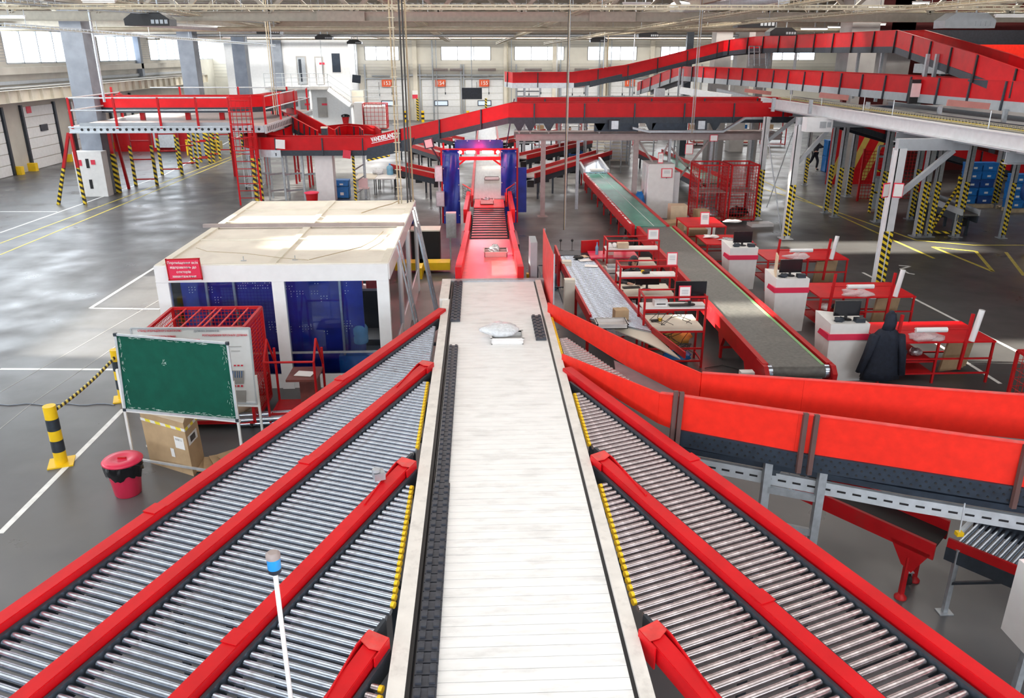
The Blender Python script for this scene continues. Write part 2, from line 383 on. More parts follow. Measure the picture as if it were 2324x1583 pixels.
# dock doors on the left wall with black tracks and yellow bumpers
dn = 0
for yd in (36.2, 41.3, 46.6, 51.9, 57.2):
    P = V((XL, yd, 0)); y0 = P.y-1.6; dn += 1
    r = T('door_%d' % dn, '', '', (XL, P.y, 0)); del r['label']; del r['category']; st(r)
    mb = MB()
    for k in range(6): mb.box(XL, XL+.05, y0, y0+3.2, .02+k*.55, .53+k*.55)
    mb.ob('door_panel', 'wall_white', r)
    t = MB(); t.box(XL, XL+.14, y0-.22, y0-.05, 0, 3.4).box(XL, XL+.14, y0+3.25, y0+3.42, 0, 3.4); t.ob('door_track', 'dark_frame', r)
    b = MB(); b.box(XL, XL+.4, y0-.5, y0-.2, 0, .42).box(XL, XL+.4, y0+3.4, y0+3.7, 0, .42); b.ob('bumper', 'yellow', r)
    MB().cb((XL+.09, P.y+.2, 2.1), (.06, .75, .34)).ob('window', 'pane_glow' if dn == 2 else 'dark_frame', r)
    t = MB(); t.box(XL+.06, XL+.09, P.y-1.2, P.y-.75, 2.95, 3.3); t.ob('number_plate', 'printed_red', r)
# big columns standing free along the left side
for i, (px, w_) in enumerate(((235, 1.0),)):
    pass
c0 = G(238, 437); ysn = [c0.y, DX(432, 140, c0.x).y, DX(548, 140, c0.x).y, c0.y-13.5, DX(590, 140, c0.x).y+6]
for yy in ysn: trim(MB().box(c0.x-.45, c0.x+.45, yy-.45, yy+.45, 0, 7.9), 'concrete_blue')
for px in (318, 508, 602):
    P = DX(px, 120, XL+.3); trim(MB().box(XL, XL+.35, P.y-.2, P.y+.2, 4.4, 7.5), 'concrete_blue')
# white cladding box around the base of the nearest big column
cb = T('column_cabinet', 'white metal cabinet with two slots clad around the foot of the big left column', 'cabinet', (c0.x, c0.y-.5, 0))
MB().box(c0.x-.62, c0.x+.62, c0.y-1.05, c0.y-.5, 0, 1.95).ob('body', 'white', cb)
m_ = MB();
for z in (.55, 1.45): m_.box(c0.x-.1, c0.x+.03, c0.y-1.07, c0.y-1.04, z-.2, z+.2)
m_.ob('slot', 'black', cb)
m_ = MB(); m_.box(c0.x-.42, c0.x-.28, c0.y-1.07, c0.y-1.04, 1.35, 1.6).box(c0.x+.12, c0.x+.3, c0.y-1.07, c0.y-1.04, 1.4, 1.6); m_.ob('sticker', 'printed_red', cb)
# --- end wall with windows and dock doors
ZWB, ZWT = DY(1000, 137, YE).z, DY(1000, 105, YE).z
def xe(px, py=120): return DY(px, py, YE).x
ew = [(828, 905), (1001, 1113), (1168, 1280), (1334, 1445), (1500, 1560), (1602, 1680), (1740, 1850), (1910, 2020)]
mb = MB(); mb.box(XL, XR, YE, YE+.3, 0, ZWB).box(XL, XR, YE, YE+.3, ZWT, ZC); x = XL
for a, b in ew: mb.box(x, xe(a), YE, YE+.3, ZWB, ZWT); x = xe(b)
mb.box(x, XR, YE, YE+.3, ZWB, ZWT)
we = mb.ob('wall_end', 'wall_panel'); st(we)
k0 = len(allw)
for k, (a, b) in enumerate(ew):
    a, b = xe(a), xe(b); r = T('window_%d' % (k0+k+1), '', '', (a, YE, ZWB)); del r['label']; del r['category']; st(r); f = MB()
    f.box(a, b, YE, YE+.12, ZWB, ZWB+.06).box(a, b, YE, YE+.12, ZWT-.06, ZWT)
    for i in range(4): xx = a+(b-a)*i/3; f.box(xx-.04, xx+.04, YE, YE+.12, ZWB, ZWT)
    f.ob('window_frame', 'wall_white', r); MB().box(a, b, YE+.13, YE+.14, ZWB, ZWT).ob('pane', 'pane', r)
mb = MB(); z = 3.9
while z < ZC: mb.box(XL, XR, YE-.015, YE, z, z+.02) if not (ZWB-.05 < z < ZWT+.05) else 0; z += .28
trim(mb, 'concrete')
for i, (a, b, n) in enumerate(((836, 926, '153'), (959, 1044, '154'), (1057, 1142, '155'), (1175, 1258, '156'), (1273, 1355, '157'), (1385, 1468, '158'), (1490, 1570, ''), (1590, 1670, ''))):
    a, b = xe(a, 230), xe(b, 230); dn += 1; r = T('door_%d' % dn, '', '', ((a+b)/2, YE, 0)); del r['label']; del r['category']; st(r); h = 3.65
    m_ = MB()
    for k in range(6): m_.box(a, b, YE-.06, YE, .03+k*h/6, (k+1)*h/6)
    m_.ob('door_panel', 'wall_white', r)
    m_ = MB(); m_.box(a-.22, a-.08, YE-.15, YE, 0, 5.0).box(b+.08, b+.22, YE-.15, YE, 0, 5.0).box(a-.2, b+.2, YE-.2, YE-.08, h+.05, h+.16); m_.ob('door_track', 'galv', r)
    m_ = MB(); m_.cb(((a+b)/2, YE-.07, 1.55), (1.3, .04, .5)); m_.ob('window', 'dark_frame', r)
    m_ = MB(); m_.cb(((a+b)/2, YE-.1, 1.55), (1.15, .04, .36)); m_.ob('window_glass', 'pane_glow', r)  # door pane emits by itself in place of daylight behind it
    m_ = MB(); m_.tube((a+.5, YE-.3, h+.35), (a+2.2, YE-.3, h+.35), .07, 8); m_.ob('door_spring', 'galv', r)
    cdm = MB()
    for u_ in (.3, .62): x_ = a+(b-a)*u_; cdm.tube((x_, YE-.35, h-.2), (x_, YE-.35, 2.2+u_*.4), .02, 5).cb((x_, YE-.35, 2.2+u_*.4), (.1, .1, .2))
    cdm.ob('pull_cord', 'dark_frame', r)
    if n:
        q = MB(); q.cb(((a+b)/2, YE-.28, h-.3), (.95, .03, .62)); pl = q.ob('number_plate', 'number_orange', r)
        text('number', n, 'lettering', .48, ((a+b)/2, YE-.31, h-.3), (PI/2, 0, 0), r)
# yellow and black bollards by the dock doors
for i, (px, lab) in enumerate(((922, 'striped dock bollard left of the ladder by the far wall'), (960, 'striped dock bollard in front of dock door 154'), (1062, 'striped dock bollard left of the hanging television by door 155'))):
    P = G(px, 277); r = T('bollard', lab, 'bollard', (P.x, P.y, 0), 'bollards at the dock doors')
    MB().tube((P.x, P.y, 0), (P.x, P.y, 1.0), .14, 12).ob('post', 'yellow', r)
    m_ = MB()
    for z in (.25, .65): m_.tube((P.x, P.y, z), (P.x, P.y, z+.18), .145, 12)
    m_.ob('black_band', 'black', r)
wbk = MB().box(XL-.3, XR, -8.3, -8, 0, 5.0).box(XL-.3, XR, -8.3, -8, 7.5, ZC).box(XL-.3, -15.5, -8.3, -8, 5.0, 7.5).box(19.5, XR, -8.3, -8, 5.0, 7.5).ob('wall_back', 'wall_panel'); st(wbk)
for k in range(5):  # made-up window row, opened in the wall around the added fill
    a = -15.5+7*k; r = T('window_%d' % (k0+len(ew)+k+1), '', '', (a, -8, 5)); del r['label']; del r['category']; st(r); f = MB(); f.box(a, a+7, -8.1, -8, 5, 5.07).box(a, a+7, -8.1, -8, 7.43, 7.5)
    for i in range(5): f.box(a+i*1.75-.03, a+i*1.75+.03, -8.1, -8, 5, 7.5)
    f.ob('window_frame', 'grey_paint', r); MB().box(a, a+7, -8.16, -8.15, 5, 7.5).ob('pane', 'pane', r)
for yy, ww in ((6, 6), (20, 6), (34.2, 1.2), (45.2, 1.2), (67.6, 1.1)): trim(MB().box(-6, 28, yy-ww/2, yy+ww/2, 9.16, 9.26), 'white')  # housings added above the roof fill strips
wr = MB().box(XR, XR+.3, -8, YE, 0, ZC).ob('wall_right', 'wall_panel'); st(wr)
# --- trusses
for i, (Y, zb) in enumerate(((33, 7.15), (44, 7.2), (55, 7.25), (66.5, 7.3), (75.5, 7.25))):
    m_ = MB(); m_.ibeam((XL, Y, zb+.15), (XR, Y, zb+.15), .25, .34); m_.ibeam((XL, Y, ZC-.2), (XR, Y, ZC-.2), .25, .25)
    x = XL+.5; k = 0
    while x < XR-3:
        m_.beam((x, Y, zb+.3), (x+1.6, Y, ZC-.3), .13); m_.beam((x+1.6, Y, ZC-.3), (x+3.2, Y, zb+.3), .13); x += 3.2
    for xx in (-5.2, 5.2): m_.box(xx-.9, xx+.9, Y-.15, Y-.13, zb, zb+.34)
    trim(m_, 'truss')
for Y in (38.5, 49.5, 61, 71): trim(MB().ibeam((XL, Y, 7.6), (XR, Y, 7.6), .15, .2), 'truss')
for i_, (yy, zz_) in enumerate(((31, 7.9), (36.4, 7.5), (40.6, 7.05), (46.8, 7.35), (52.3, 7.0), (58.5, 7.3), (63.7, 6.95), (70, 7.1))): m_ = MB(); m_.tube((XL, yy, zz_), (XR-12, yy, zz_), .05+.03*(i_ % 3), 8); trim(m_, ('galv', 'truss', 'tray', 'grey_brown')[i_ % 4])
for x in (-14, -3, 8, 19, 30): trim(MB().ibeam((x, 28, 7.75), (x, YE, 7.75), .15, .25), 'truss')
# ================= CENTRAL SHOE SORTER =================
ZS = 1.9; S0, S1 = 1.6, 14.62
so_ = T('shoe_sorter', 'long white slatted sorting conveyor running down the middle of the hall with black divert shoes', 'conveyor', (.25, 8, 0))
m_ = MB(); y = S0
while y < S1: m_.box(-.50, 1.0, y, y+.110, ZS-.03, ZS); y += .115
m_.ob('slat_bed', 'slat', so_)
m_ = MB().box(-.685, -.56, S0, S1-1.2, ZS-.32, ZS+.035).box(-.74, -.58, S1-1.25, S1+.05, ZS-.32, ZS+.06); m_.ob('side_frame', 'frame_cream', so_)
MB().box(1.03, 1.135, S0, S1, ZS-.32, ZS+.035).ob('side_frame', 'frame_cream', so_)
MB().box(-.56, -.53, S0, S1, ZS-.3, ZS+.015).box(-.515, -.508, S0, S1, ZS-.02, ZS+.012).ob('guide_rail', 'black', so_)
MB().box(1.0, 1.03, S0, S1, ZS-.3, ZS+.0).ob('guide_rail', 'black', so_)
MB().box(-.75, 1.2, S1+.02, S1+.16, ZS-.35, ZS+.03).ob('end_plate', 'galv', so_)
sm_ = MB(); sm_.box(-.085, .085, -.05, .05, 0, .03)
for xx in (-.05, .05): sm_.box(xx-.022, xx+.022, -.035, .035, .03, .05)
sh0 = None
def shoe(x, y, k=1):
    global sh0
    if sh0 is None: sh0 = sm_.ob('divert_shoe', 'shoe'); o = sh0
    else: o = sh0.copy(); C.objects.link(o)
    o.parent = so_; o.location = V((x, y, ZS+.002))-V(so_.location); o.scale = (k, 1, 1)
y = S0+.1
while y < 11.05: shoe(-.425, y, .95 if y < 7 else .8); y += .115
y = 12.3
while y < 14.55: shoe(-.435, y, .95); y += .16
y = 11.35
while y < 12.45: shoe(.90, y, .95); y += .15
for yy in (3.5, 7.5, 11, 14.2):
    for xx in (-.66, 1.11): MB().box(xx-.06, xx+.06, yy-.06, yy+.06, 0, ZS-.32).ob('leg', 'grey_paint', so_)
MB().cb((-.68, S1-.15, ZS-.55), (.16, .3, .5)).ob('drive_cover', 'grey_paint', so_)
# clear parcel and tub riding on the sorter
P = G(1135, 765, ZS)
t = T('plastic_tub', 'blurred white plastic tub with a wrapped parcel on the sorter', 'tub', (P.x, P.y-.15, ZS))
def tub(root, c, sx, sy, h, m, rz=0, wall=.015):
    m_ = MB(); M = Matrix.Rotation(rz, 3, 'Z')
    def bx(cx_, cy_, cz, a, b, d): m_.cb(V(c)+M @ V((cx_, cy_, 0))+V((0, 0, cz)), (a, b, d), rz)
    bx(0, 0, wall/2, sx, sy, wall)
    for s_ in (-1, 1): bx(s_*(sx/2-wall/2), 0, h/2, wall, sy, h); bx(0, s_*(sy/2-wall/2), h/2, sx, wall, h); bx(s_*sx/2, 0, h-.01, .03, sy+.03, .02); bx(0, s_*sy/2, h-.01, sx+.03, .03, .02)
    return m_.ob('body', m, root)
tub(t, (P.x+.1, P.y-.15, ZS), .48, .36, .10, 'plastic_white')
b = MB().blob((P.x, P.y, ZS+.13), (.3, .24, .09), 4, 20, 12, .15).ob('wrapped_parcel', 'bag_clear'); tag(b, 'clear plastic wrapped parcel lying in the white tub on the sorter', 'parcel')
# ================= ROLLER SPURS =================
AN = math.radians(21.5); ca, sa = math.cos(AN), math.sin(AN)
def LP(s, d, t, z=ZS):    # s=-1 left, +1 right ; d = distance across, t = distance along
    return V((s*(d*ca+t*sa), d*sa-t*ca, z))
rm = MB(); rm.tube((0, 0, 0), (1, 0, 0), .027, 12); ROLL = {}
def roller(root, name, a, b, m):
    if m not in ROLL:
        o = rm.ob(name, m); ROLL[m] = o
    else: o = ROLL[m].copy(); C.objects.link(o); o.name = name
    o.parent = root; o.location = V(a)-V(root.location); d = V(b)-V(a); o.rotation_euler = (0, 0, math.atan2(d.y, d.x)); o.scale = (d.length, 1, 1); return o
capm = MB().tube((0, 0, 0), (.028, 0, 0), .029, 10); CAPO = []
def rcap(root, a, d):
    if not CAPO: o = capm.ob('bearing_cap', 'yellow'); CAPO.append(o)
    else: o = CAPO[0].copy(); C.objects.link(o)
    o.parent = root; o.location = V(a)-V(root.location); o.rotation_euler = (0, 0, math.atan2(d.y, d.x))
EDGE = {-1: .71, 1: 1.16}
def tstart(s, d): return (EDGE[s]-d*ca)/sa
def spur(s, dout, din, tend, label, m, tin=None):
    o0 = LP(s, (dout+din)/2, (tstart(s, dout)+tend)/2); root = T('roller_conveyor', label, 'conveyor', (o0.x, o0.y, 0), 'roller spurs')
    zc = ZS-.035; t = tend-.03; n = 0; rest = MB()
    while t > tstart(s, dout)+.06:
        a = LP(s, dout-.03, t, zc); lim = (EDGE[s]-t*sa)/ca+.04; inner = max(din+.02, lim)
        if dout-.03-inner > .04:
            b = LP(s, inner, t, zc)
            if n < 100:
                r = roller(root, 'roller', a, b, m); n += 1
                if lim > din+.02 and inner-lim < .1: rcap(r, (0, 0, 0), V((1, 0, 0))); c = r.children[-1]; c.location = (.99, 0, 0); c.rotation_euler = (0, 0, 0); c.scale = (1/r.scale.x, 1, 1)
            else: rest.tube(a, b, .026, 10)
        t -= .0845
    if rest.v: o = rest.ob('far_roller', m, root); o['kind'] = 'stuff'
    # dark side channels carrying the rollers, cross members and legs
    f = MB()
    f.beam(LP(s, dout+.0, tstart(s, dout), zc-.03), LP(s, dout+.0, tend, zc-.03), .03, .16)
    f.beam(LP(s, din, tstart(s, din)+.2, zc-.03), LP(s, din, tend, zc-.03), .03, .16); f.ob('side_channel', 'dark_frame', root)
    t = tstart(s, dout)+.6; k = 0
    while t < tend:
        c1 = LP(s, dout, t, zc-.16); lim = max(din, (EDGE[s]-t*sa)/ca); c2 = LP(s, lim, t, zc-.16); MB().beam(c1, c2, .06, .04).ob('cross_member', 'dark_frame', root)
        if k % 2 == 0: MB().beam(LP(s, dout+.02, t, 0), LP(s, dout+.02, t, zc-.1), .06).ob('leg', 'dark_frame', root)
        t += .95; k += 1
    return root
def rail(s, d, t0, t1, wd, label, tip=True, kinks=(), boxed=False, group='red guide rails between the roller lanes'):
    o0 = LP(s, d, (t0+t1)/2); root = T('guide_rail', label, 'guide rail', (o0.x, o0.y, ZS), group); hh = .075
    ks = [t0]+list(kinks)+[t1]
    for i in range(len(ks)-1):
        a = LP(s, d, ks[i], ZS+hh); b = LP(s, d, ks[i+1], ZS+hh); m_ = MB(); m_.beam(a, b, wd, .012)
        m_.beam(LP(s, d-wd/2, ks[i], ZS+hh/2-.03), LP(s, d-wd/2, ks[i+1], ZS+hh/2-.03), .012, hh+.06)
        m_.beam(LP(s, d+wd/2, ks[i], ZS+hh/2-.03), LP(s, d+wd/2, ks[i+1], ZS+hh/2-.03), .012, hh+.06); m_.ob('rail_section', 'red', root)
        if i: m2 = MB(); m2.beam(LP(s, d+.01, ks[i]-.06, ZS+hh+.008), LP(s, d+.01, ks[i]+.10, ZS+hh+.012), wd+.012, .008); m2.ob('joint_cover', 'red', root)
    return root
def fork(s, d, t0, root):     # open red nose where the lane divides
    q = lambda a, t, z: LP(s, d+a, t0+t, ZS+z)
    m_ = MB(); m_.prism([q(-.05, .03, .09), q(.13, 0, .09), q(.13, .12, .09), q(.04, .17, .09), q(-.05, .17, .09)], (0, 0, .01)); m_.ob('nose_plate', 'red_worn', root)
    m_ = MB(); m_.beam(q(-.05, .03, 0), q(.13, 0, 0), .012, .19).beam(q(-.05, .03, 0), q(-.05, .25, 0), .012, .19); m_.ob('end_plate', 'red', root)
    m_ = MB(); m_.beam(q(.13, 0, .0), q(.14, .16, .0), .012, .19).beam(q(.14, .16, .0), q(.05, .95, .0), .012, .19); m_.ob('splice_plate', 'red', root)
TE = {-1: -.2, 1: -.2}
# left: rails at 5.29, 4.42, 3.43, 2.35 across
def tY(s, d, Y): return (d*sa-Y)/ca
spur(-1, 5.20, 4.56, tY(-1, 5.2, 2.4), 'outermost left roller lane nearest the booth and the red bin', 'steel')
spur(-1, 4.36, 3.56, tY(-1, 4.3, 2.6), 'middle left roller lane between the two long red rails', 'steel')
spur(-1, 3.36, 2.57, tY(-1, 3.3, 2.8), 'inner left roller lane beside the sorter behind the blue beacon', 'steel')
spur(-1, 2.38, 1.4, tY(-1, 2.1, 3.0), 'nearest left roller lane at the bottom edge next to the sorter', 'steel_pink')
for d, Y1, kk, lab in ((5.29, 12.75, (9.75, 6.6), 'outermost left red rail passing the booth'), (4.46, 10.18, (7.5,), 'second left red rail starting beside the sorter halfway down'), (3.46, 7.36, (4.8,), 'third left red rail with a grey sensor box near its nose'), (2.48, 4.68, (), 'short red rail nose in the bottom left next to the sorter')):
    t0 = tY(-1, d, Y1); r = rail(-1, d, t0, tY(-1, d, 2.6), .125, lab, kinks=[tY(-1, d, k) for k in kk])
    if d < 5: fork(-1, d-.04, t0-.1, r)
P = LP(-1, 3.55, tY(-1, 3.5, 7.0), ZS+.1); sb = T('sensor_box', 'small grey round sensor box on the third left rail', 'sensor', P)
MB().cb(P+V((0, 0, .05)), (.11, .10, .08), .4).ob('housing', 'galv', sb); MB().tube(P+V((-.02, -.02, .1)), P+V((-.02, -.02, .13)), .04, 12).ob('lens', 'grey_paint', sb)
# right
spur(1, 4.62, 4.0, tY(1, 4.6, 2.4), 'outermost right roller lane below the big orange conveyor', 'steel_pink')
spur(1, 3.78, 2.98, tY(1, 3.7, 2.6), 'inner right roller lane beside the sorter', 'steel_pink')
for d, Y1, kk, lab in ((4.74, 10.0, (7.4,), 'outermost right red rail below the big orange conveyor'), (3.88, 7.42, (5.1,), 'inner right red rail between two roller lanes'), (2.88, 4.70, (), 'short red rail nose at the bottom right next to the sorter')):
    t0 = tY(1, d, Y1); r = rail(1, d, t0, tY(1, d, 2.6), .125, lab, kinks=[tY(1, d, k) for k in kk])
    if d < 4.5: fork(1, d-.04, t0-.1, r)
# ================= BIG ORANGE CONVEYOR TO THE RIGHT =================
zo = ZS
oc = T('curb_belt_conveyor', 'large orange walled belt conveyor bending away to the right in the foreground', 'conveyor', (3.2, 9, 0))
def wpt(px, py, z): return G(px, py, z)
W1 = [V((1.12, 12.62, zo)), V((2.05, 10.35, zo)), V((2.74, 9.05, zo)), V((3.85, 8.60, zo)), V((6.9, 7.72, zo)), V((8.3, 7.3, zo))]
W2 = [V((1.14, 10.42, zo)), V((2.10, 8.50, zo)), V((2.22, 8.36, zo)), V((3.45, 7.72, zo)), V((5.6, 6.82, zo)), V((7.9, 5.9, zo))]
for i in range(len(W1)-1):
    for W_, hs_, nm in ((W1, (.20, .32, .36, .44, .5, .5), 'far_wall'), (W2, (.12, .34, .38, .42, .44, .44), 'near_wall')):
        a, b = W_[i], W_[i+1]; t_ = V(((b-a).y, -(b-a).x, 0)).normalized()*.02; up = V((0, 0, 1))
        MB().prism([a-up*.05, b-up*.05, b+up*hs_[i+1], a+up*hs_[i]], t_).ob(nm, 'red_orange', oc)
m_ = MB(); m_.sweep(W1, -.03, .03, .42, .435) if False else None
m_ = MB(); m_.sweep([p+V((0, 0, h_)) for p, h_ in zip(W2[1:], (.34, .38, .42, .44, .44))], -.02, .035, 0, .012).sweep([p+V((0, 0, h_)) for p, h_ in zip(W1[2:], (.36, .44, .5, .5))], -.02, .03, 0, .012); m_.ob('top_flange', 'red_worn', oc)
m_ = MB(); m_.quad(V((1.9, 10.6, zo)), V((1.75, 9.15, zo)), W2[1], W2[2], W2[3], W2[4], W2[5], W1[5], W1[4], W1[3], W1[2], W1[1]); m_.v = [(x, y, zo-.06) for x, y, z in m_.v]; m_.ob('belt', 'belt_grey', oc)
n = 0; t = tstart(1, 5.35)-.6
fr = MB()
while True:     # the upper roller part
    a = LP(1, 5.42, t, zo-.035); lim = max(4.98, (EDGE[1]-t*sa)/ca+.03); b = LP(1, lim, t, zo-.045)
    if a.y < 9.35: break
    if a.x > EDGE[1] and 5.42-lim > .12:
        rr = roller(oc, 'roller', a, b, 'steel_pink'); n += 1
    t += .0845
for i, yy in enumerate([10.45+.091*k for k in range(24)]):
    MB().tube((EDGE[1]-.02, yy, zo-.03), (EDGE[1]+.02, yy, zo-.03), .029, 10).ob('bearing_cap', 'yellow', oc)
m_ = MB(); m_.sweep(W2[2:], .0, .05, -.24, -.04); m_.sweep(W2[2:], -.75, -.7, -.3, -.1)
m_.ob('side_channel', 'dark_blue', oc)
m_ = MB()
L = plen(W2[2:]); s_ = .25
while s_ < L-.2:
    p, d = cone_of(W2[2:], s_); nn = V((d.y, -d.x, 0)).normalized()
    for dz, dx in ((-.08, 0), (-.14, .045), (-.2, 0)): q = p+d*dx+nn*.052+V((0, 0, dz)); m_.tube(q-nn*.004, q+nn*.004, .014, 6)
    s_ += .09
m_.ob('punched_hole', 'black', oc)
for s_ in [(G(a_, b_, zo)-W2[2]).length for a_, b_ in ((1507, 956), (1530, 961), (1817, 1020), (1841, 1026), (2312, 1106))]:
    p, d = cone_of(W2[2:], s_); nn = V((d.y, -d.x, 0)).normalized(); m_ = MB(); m_.beam(p+nn*.09+V((0, 0, -.26)), p+nn*.03+V((0, 0, .44)), .05, .045); m_.ob('wall_bracket', 'bracket_dark', oc)
# lattice tray and silver support under it
lt = T('support_frame', 'silver slotted steel support frame with rungs under the orange conveyor', 'support frame', (4.1, 8.6, 0))
pth = [V((2.3, 8.45, 1.35)), V((4.6, 7.35, 1.35)), V((7.9, 6.0, 1.35))]
m_ = MB(); m_.sweep(pth, -.05, .0, -.06, .10).sweep(pth, -.75, -.7, -.06, .10); m_.ob('slotted_rail', 'galv_light', lt)
m_ = MB(); s_ = .1
while s_ < plen(pth)-.1:
    p, d = cone_of(pth, s_); nn = V((d.y, -d.x, 0)).normalized(); m_.beam(p+nn*.003+V((0, 0, .02)), p+nn*.003+d*.09+V((0, 0, .02)), .006, .022); s_ += .16
m_.ob('slot', 'black', lt)
MB().sweep([p+V((0, 0, .2)) for p in pth], -.2, .02, -.05, .02).ob('cable_duct', 'dark_blue', lt)
for (px, py, h) in ((1738, 1110, 1.55), (1845, 1245, 1.5)):
    pass
q1, q2 = G(1742, 1065, 1.5), G(1862, 1105, 1.4)
for a, b in (((q1.x, q1.y), (q2.x, q2.y)), ((6.3, 6.7), (6.75, 7.55))):
    for q in (a, b): MB().beam((*q, 0), (*q, 1.66), .09, .07).ob('leg', 'galv', lt)
    for z in (.35, .8, 1.25): MB().beam((*a, z), (*b, z), .05, .08).ob('rung', 'galv', lt)
MB().prism([(3.35-.16, 7.95, 1.72), (3.35+.16, 7.92, 1.72), (3.35+.05, 7.93, 1.42), (3.35-.05, 7.95, 1.42)], (.02, .04, 0)).ob('gusset', 'dark_frame', lt)
for i, (a, lab) in enumerate(((G(1788, 1115, 1.2), 'yellow capped arm with thin rod under the orange conveyor, left one'), (G(2177, 1210, 1.2), 'yellow capped arm with thin rod under the orange conveyor, right one'))):
    r = MB().beam(a, a+V((.35, .3, .0)), .04).ob('cable_arm', 'galv_light', lt); part(r, lab); MB().cb(a, (.07, .06, .045)).ob('end_cap', 'yellow', r); MB().tube(a, a+V((0, .02, .36)), .008, 6).ob('rod', 'galv_light', r)
# small red belt conveyor low down at the right with its legs and castor
rc = T('small_belt_conveyor', 'small low red belt conveyor on legs under the orange conveyor at lower right', 'conveyor', (4.9, 7.6, 0))
pp = [G(1885, 1128, .95), G(2125, 1235, .85)]; e = (pp[1]-pp[0]).normalized()
pp = [pp[0]-e*.5, pp[1]]
MB().sweep(pp, -.02, .02, -.2, 0).ob('side_panel', 'red_steel', rc); MB().sweep(pp, -.46, -.42, -.14, .1).ob('side_panel', 'red_steel', rc); MB().sweep(pp, -.42, -.02, -.05, -.03).ob('belt', 'rubber', rc)
nn = V((e.y, -e.x, 0)).normalized()
q = pp[1]-e*.25; m_ = MB(); m_.prism([q-e*.22+V((0, 0, -.15)), q+e*.22+V((0, 0, -.15)), q+e*.06+V((0, 0, -.48)), q-e*.06+V((0, 0, -.42))], nn*.02); m_.ob('gusset', 'red_steel', rc)
for k in (0, -.45):
    b = q+nn*k; MB().beam(V((b.x, b.y, .06)), b+V((0, 0, -.3)), .05).ob('leg', 'red_steel', rc); MB().lathe((b.x, b.y, 0), [(.07, 0), (.07, .02), (.02, .07)], 12).ob('foot', 'red_steel', rc)
MB().beam(q+V((0, 0, -.5)), q-nn*.45+V((0, 0, -.42)), .04).ob('stretcher', 'red_steel', rc)
def castor(root, p, r=.08, m='rubber'):
    p = V(p); MB().tube(p+V((-.02, 0, r)), p+V((.02, 0, r)), r, 16).ob('castor_wheel', m, root); 
    MB().box(p.x-.035, p.x-.025, p.y-.03, p.y+.03, r*.8, r*2.2).box(p.x+.025, p.x+.035, p.y-.03, p.y+.03, r*.8, r*2.2).box(p.x-.05, p.x+.05, p.y-.04, p.y+.04, r*2.15, r*2.35).ob('castor_fork', 'galv', root)
castor(rc, (q.x+.2, q.y+.25, 0)); castor(rc, (pp[0].x+.25, pp[0].y-.1, 0))
# dark roller table at the right edge
rt = T('roller_table', 'dark framed roller table with chrome rollers at the right edge', 'conveyor', (5.8, 7.3, 0))
A = G(2150, 1235, .85); B = G(2330, 1310, .85); e2 = (B-A).normalized(); n2 = V((-e2.y, e2.x, 0)); B = A+e2*2.2
MB().beam(A+V((0, 0, .03)), B+V((0, 0, .03)), .03, .12).ob('side_panel', 'red_steel', rt); MB().beam(A+V((0, 0, -.1)), B+V((0, 0, -.1)), .05, .16).ob('side_channel', 'dark_frame', rt)
MB().beam(A+n2*.8, B+n2*.8, .04, .2).ob('side_channel', 'dark_frame', rt)
t = .08
while t < 2.2: o = roller(rt, 'roller', A+e2*t, A+e2*t+n2*.78, 'steel'); t += .068
for t in (.12, 1.9):
    q = A+e2*t; MB().beam(V((q.x, q.y, 0)), q, .05).ob('leg', 'galv', rt); MB().cb((q.x, q.y, .006), (.16, .12, .012)).ob('foot_plate', 'galv', rt)
    MB().beam(q+V((0, 0, -.45)), q+e2*.5+V((0, 0, -.15)), .04, .03).ob('brace', 'dark_frame', rt)
# white control cabinet at the right edge
P = G(2262, 1400, .35); wc = T('control_cabinet', 'white control cabinet cut off by the right picture edge', 'cabinet', (5.2, 5.7, 0))
A = G(2325, 1120, 1.45); B = G(2280, 1435, 1.0)
B.x += .24; m_ = MB(); m_.box(B.x, B.x+.9, B.y-.1, B.y+.35, 0.75, 1.55); m_.ob('body', 'white_gloss', wc); MB().box(B.x+.03, B.x+.87, B.y-.12, B.y-.1, .8, 1.5).ob('door', 'white_gloss', wc)
MB().box(B.x+.1, B.x+.16, B.y+.1, B.y+.16, 0, .75).box(B.x+.7, B.x+.76, B.y+.1, B.y+.16, 0, .75).ob('stand', 'galv', wc)
# beacon on a pole in front of the rollers
P = G(668, 1583, 1.95); tp = G(628, 1300, 2.62)
bp = T('beacon_light', 'blue beacon light on a slim white pole in front of the left rollers', 'beacon', (P.x, P.y, 0))
bx, by = P.x-.03, P.y+.02; zt = 2.7
for _ in range(40):
    d = V((bx, by, zt))-CV; yy = CY-FP*d.dot(Uv)/d.dot(Fv)
    zt += (yy-1300)*.0008
MB().tube((bx, by, 0), (bx, by, zt), .016, 12).ob('pole', 'paint_white', bp)
MB().lathe((bx, by, zt), [(.028, 0), (.042, .015), (.042, .04)], 20).ob('base', 'dark_blue', bp)
MB().lathe((bx, by, zt+.04), [(.042, 0), (.042, .075)], 20).ob('lens', 'blue_lamp', bp)
MB().lathe((bx, by, zt+.115), [(.045, 0), (.045, .03), (.03, .042)], 20).ob('cap', 'grey_brown', bp)
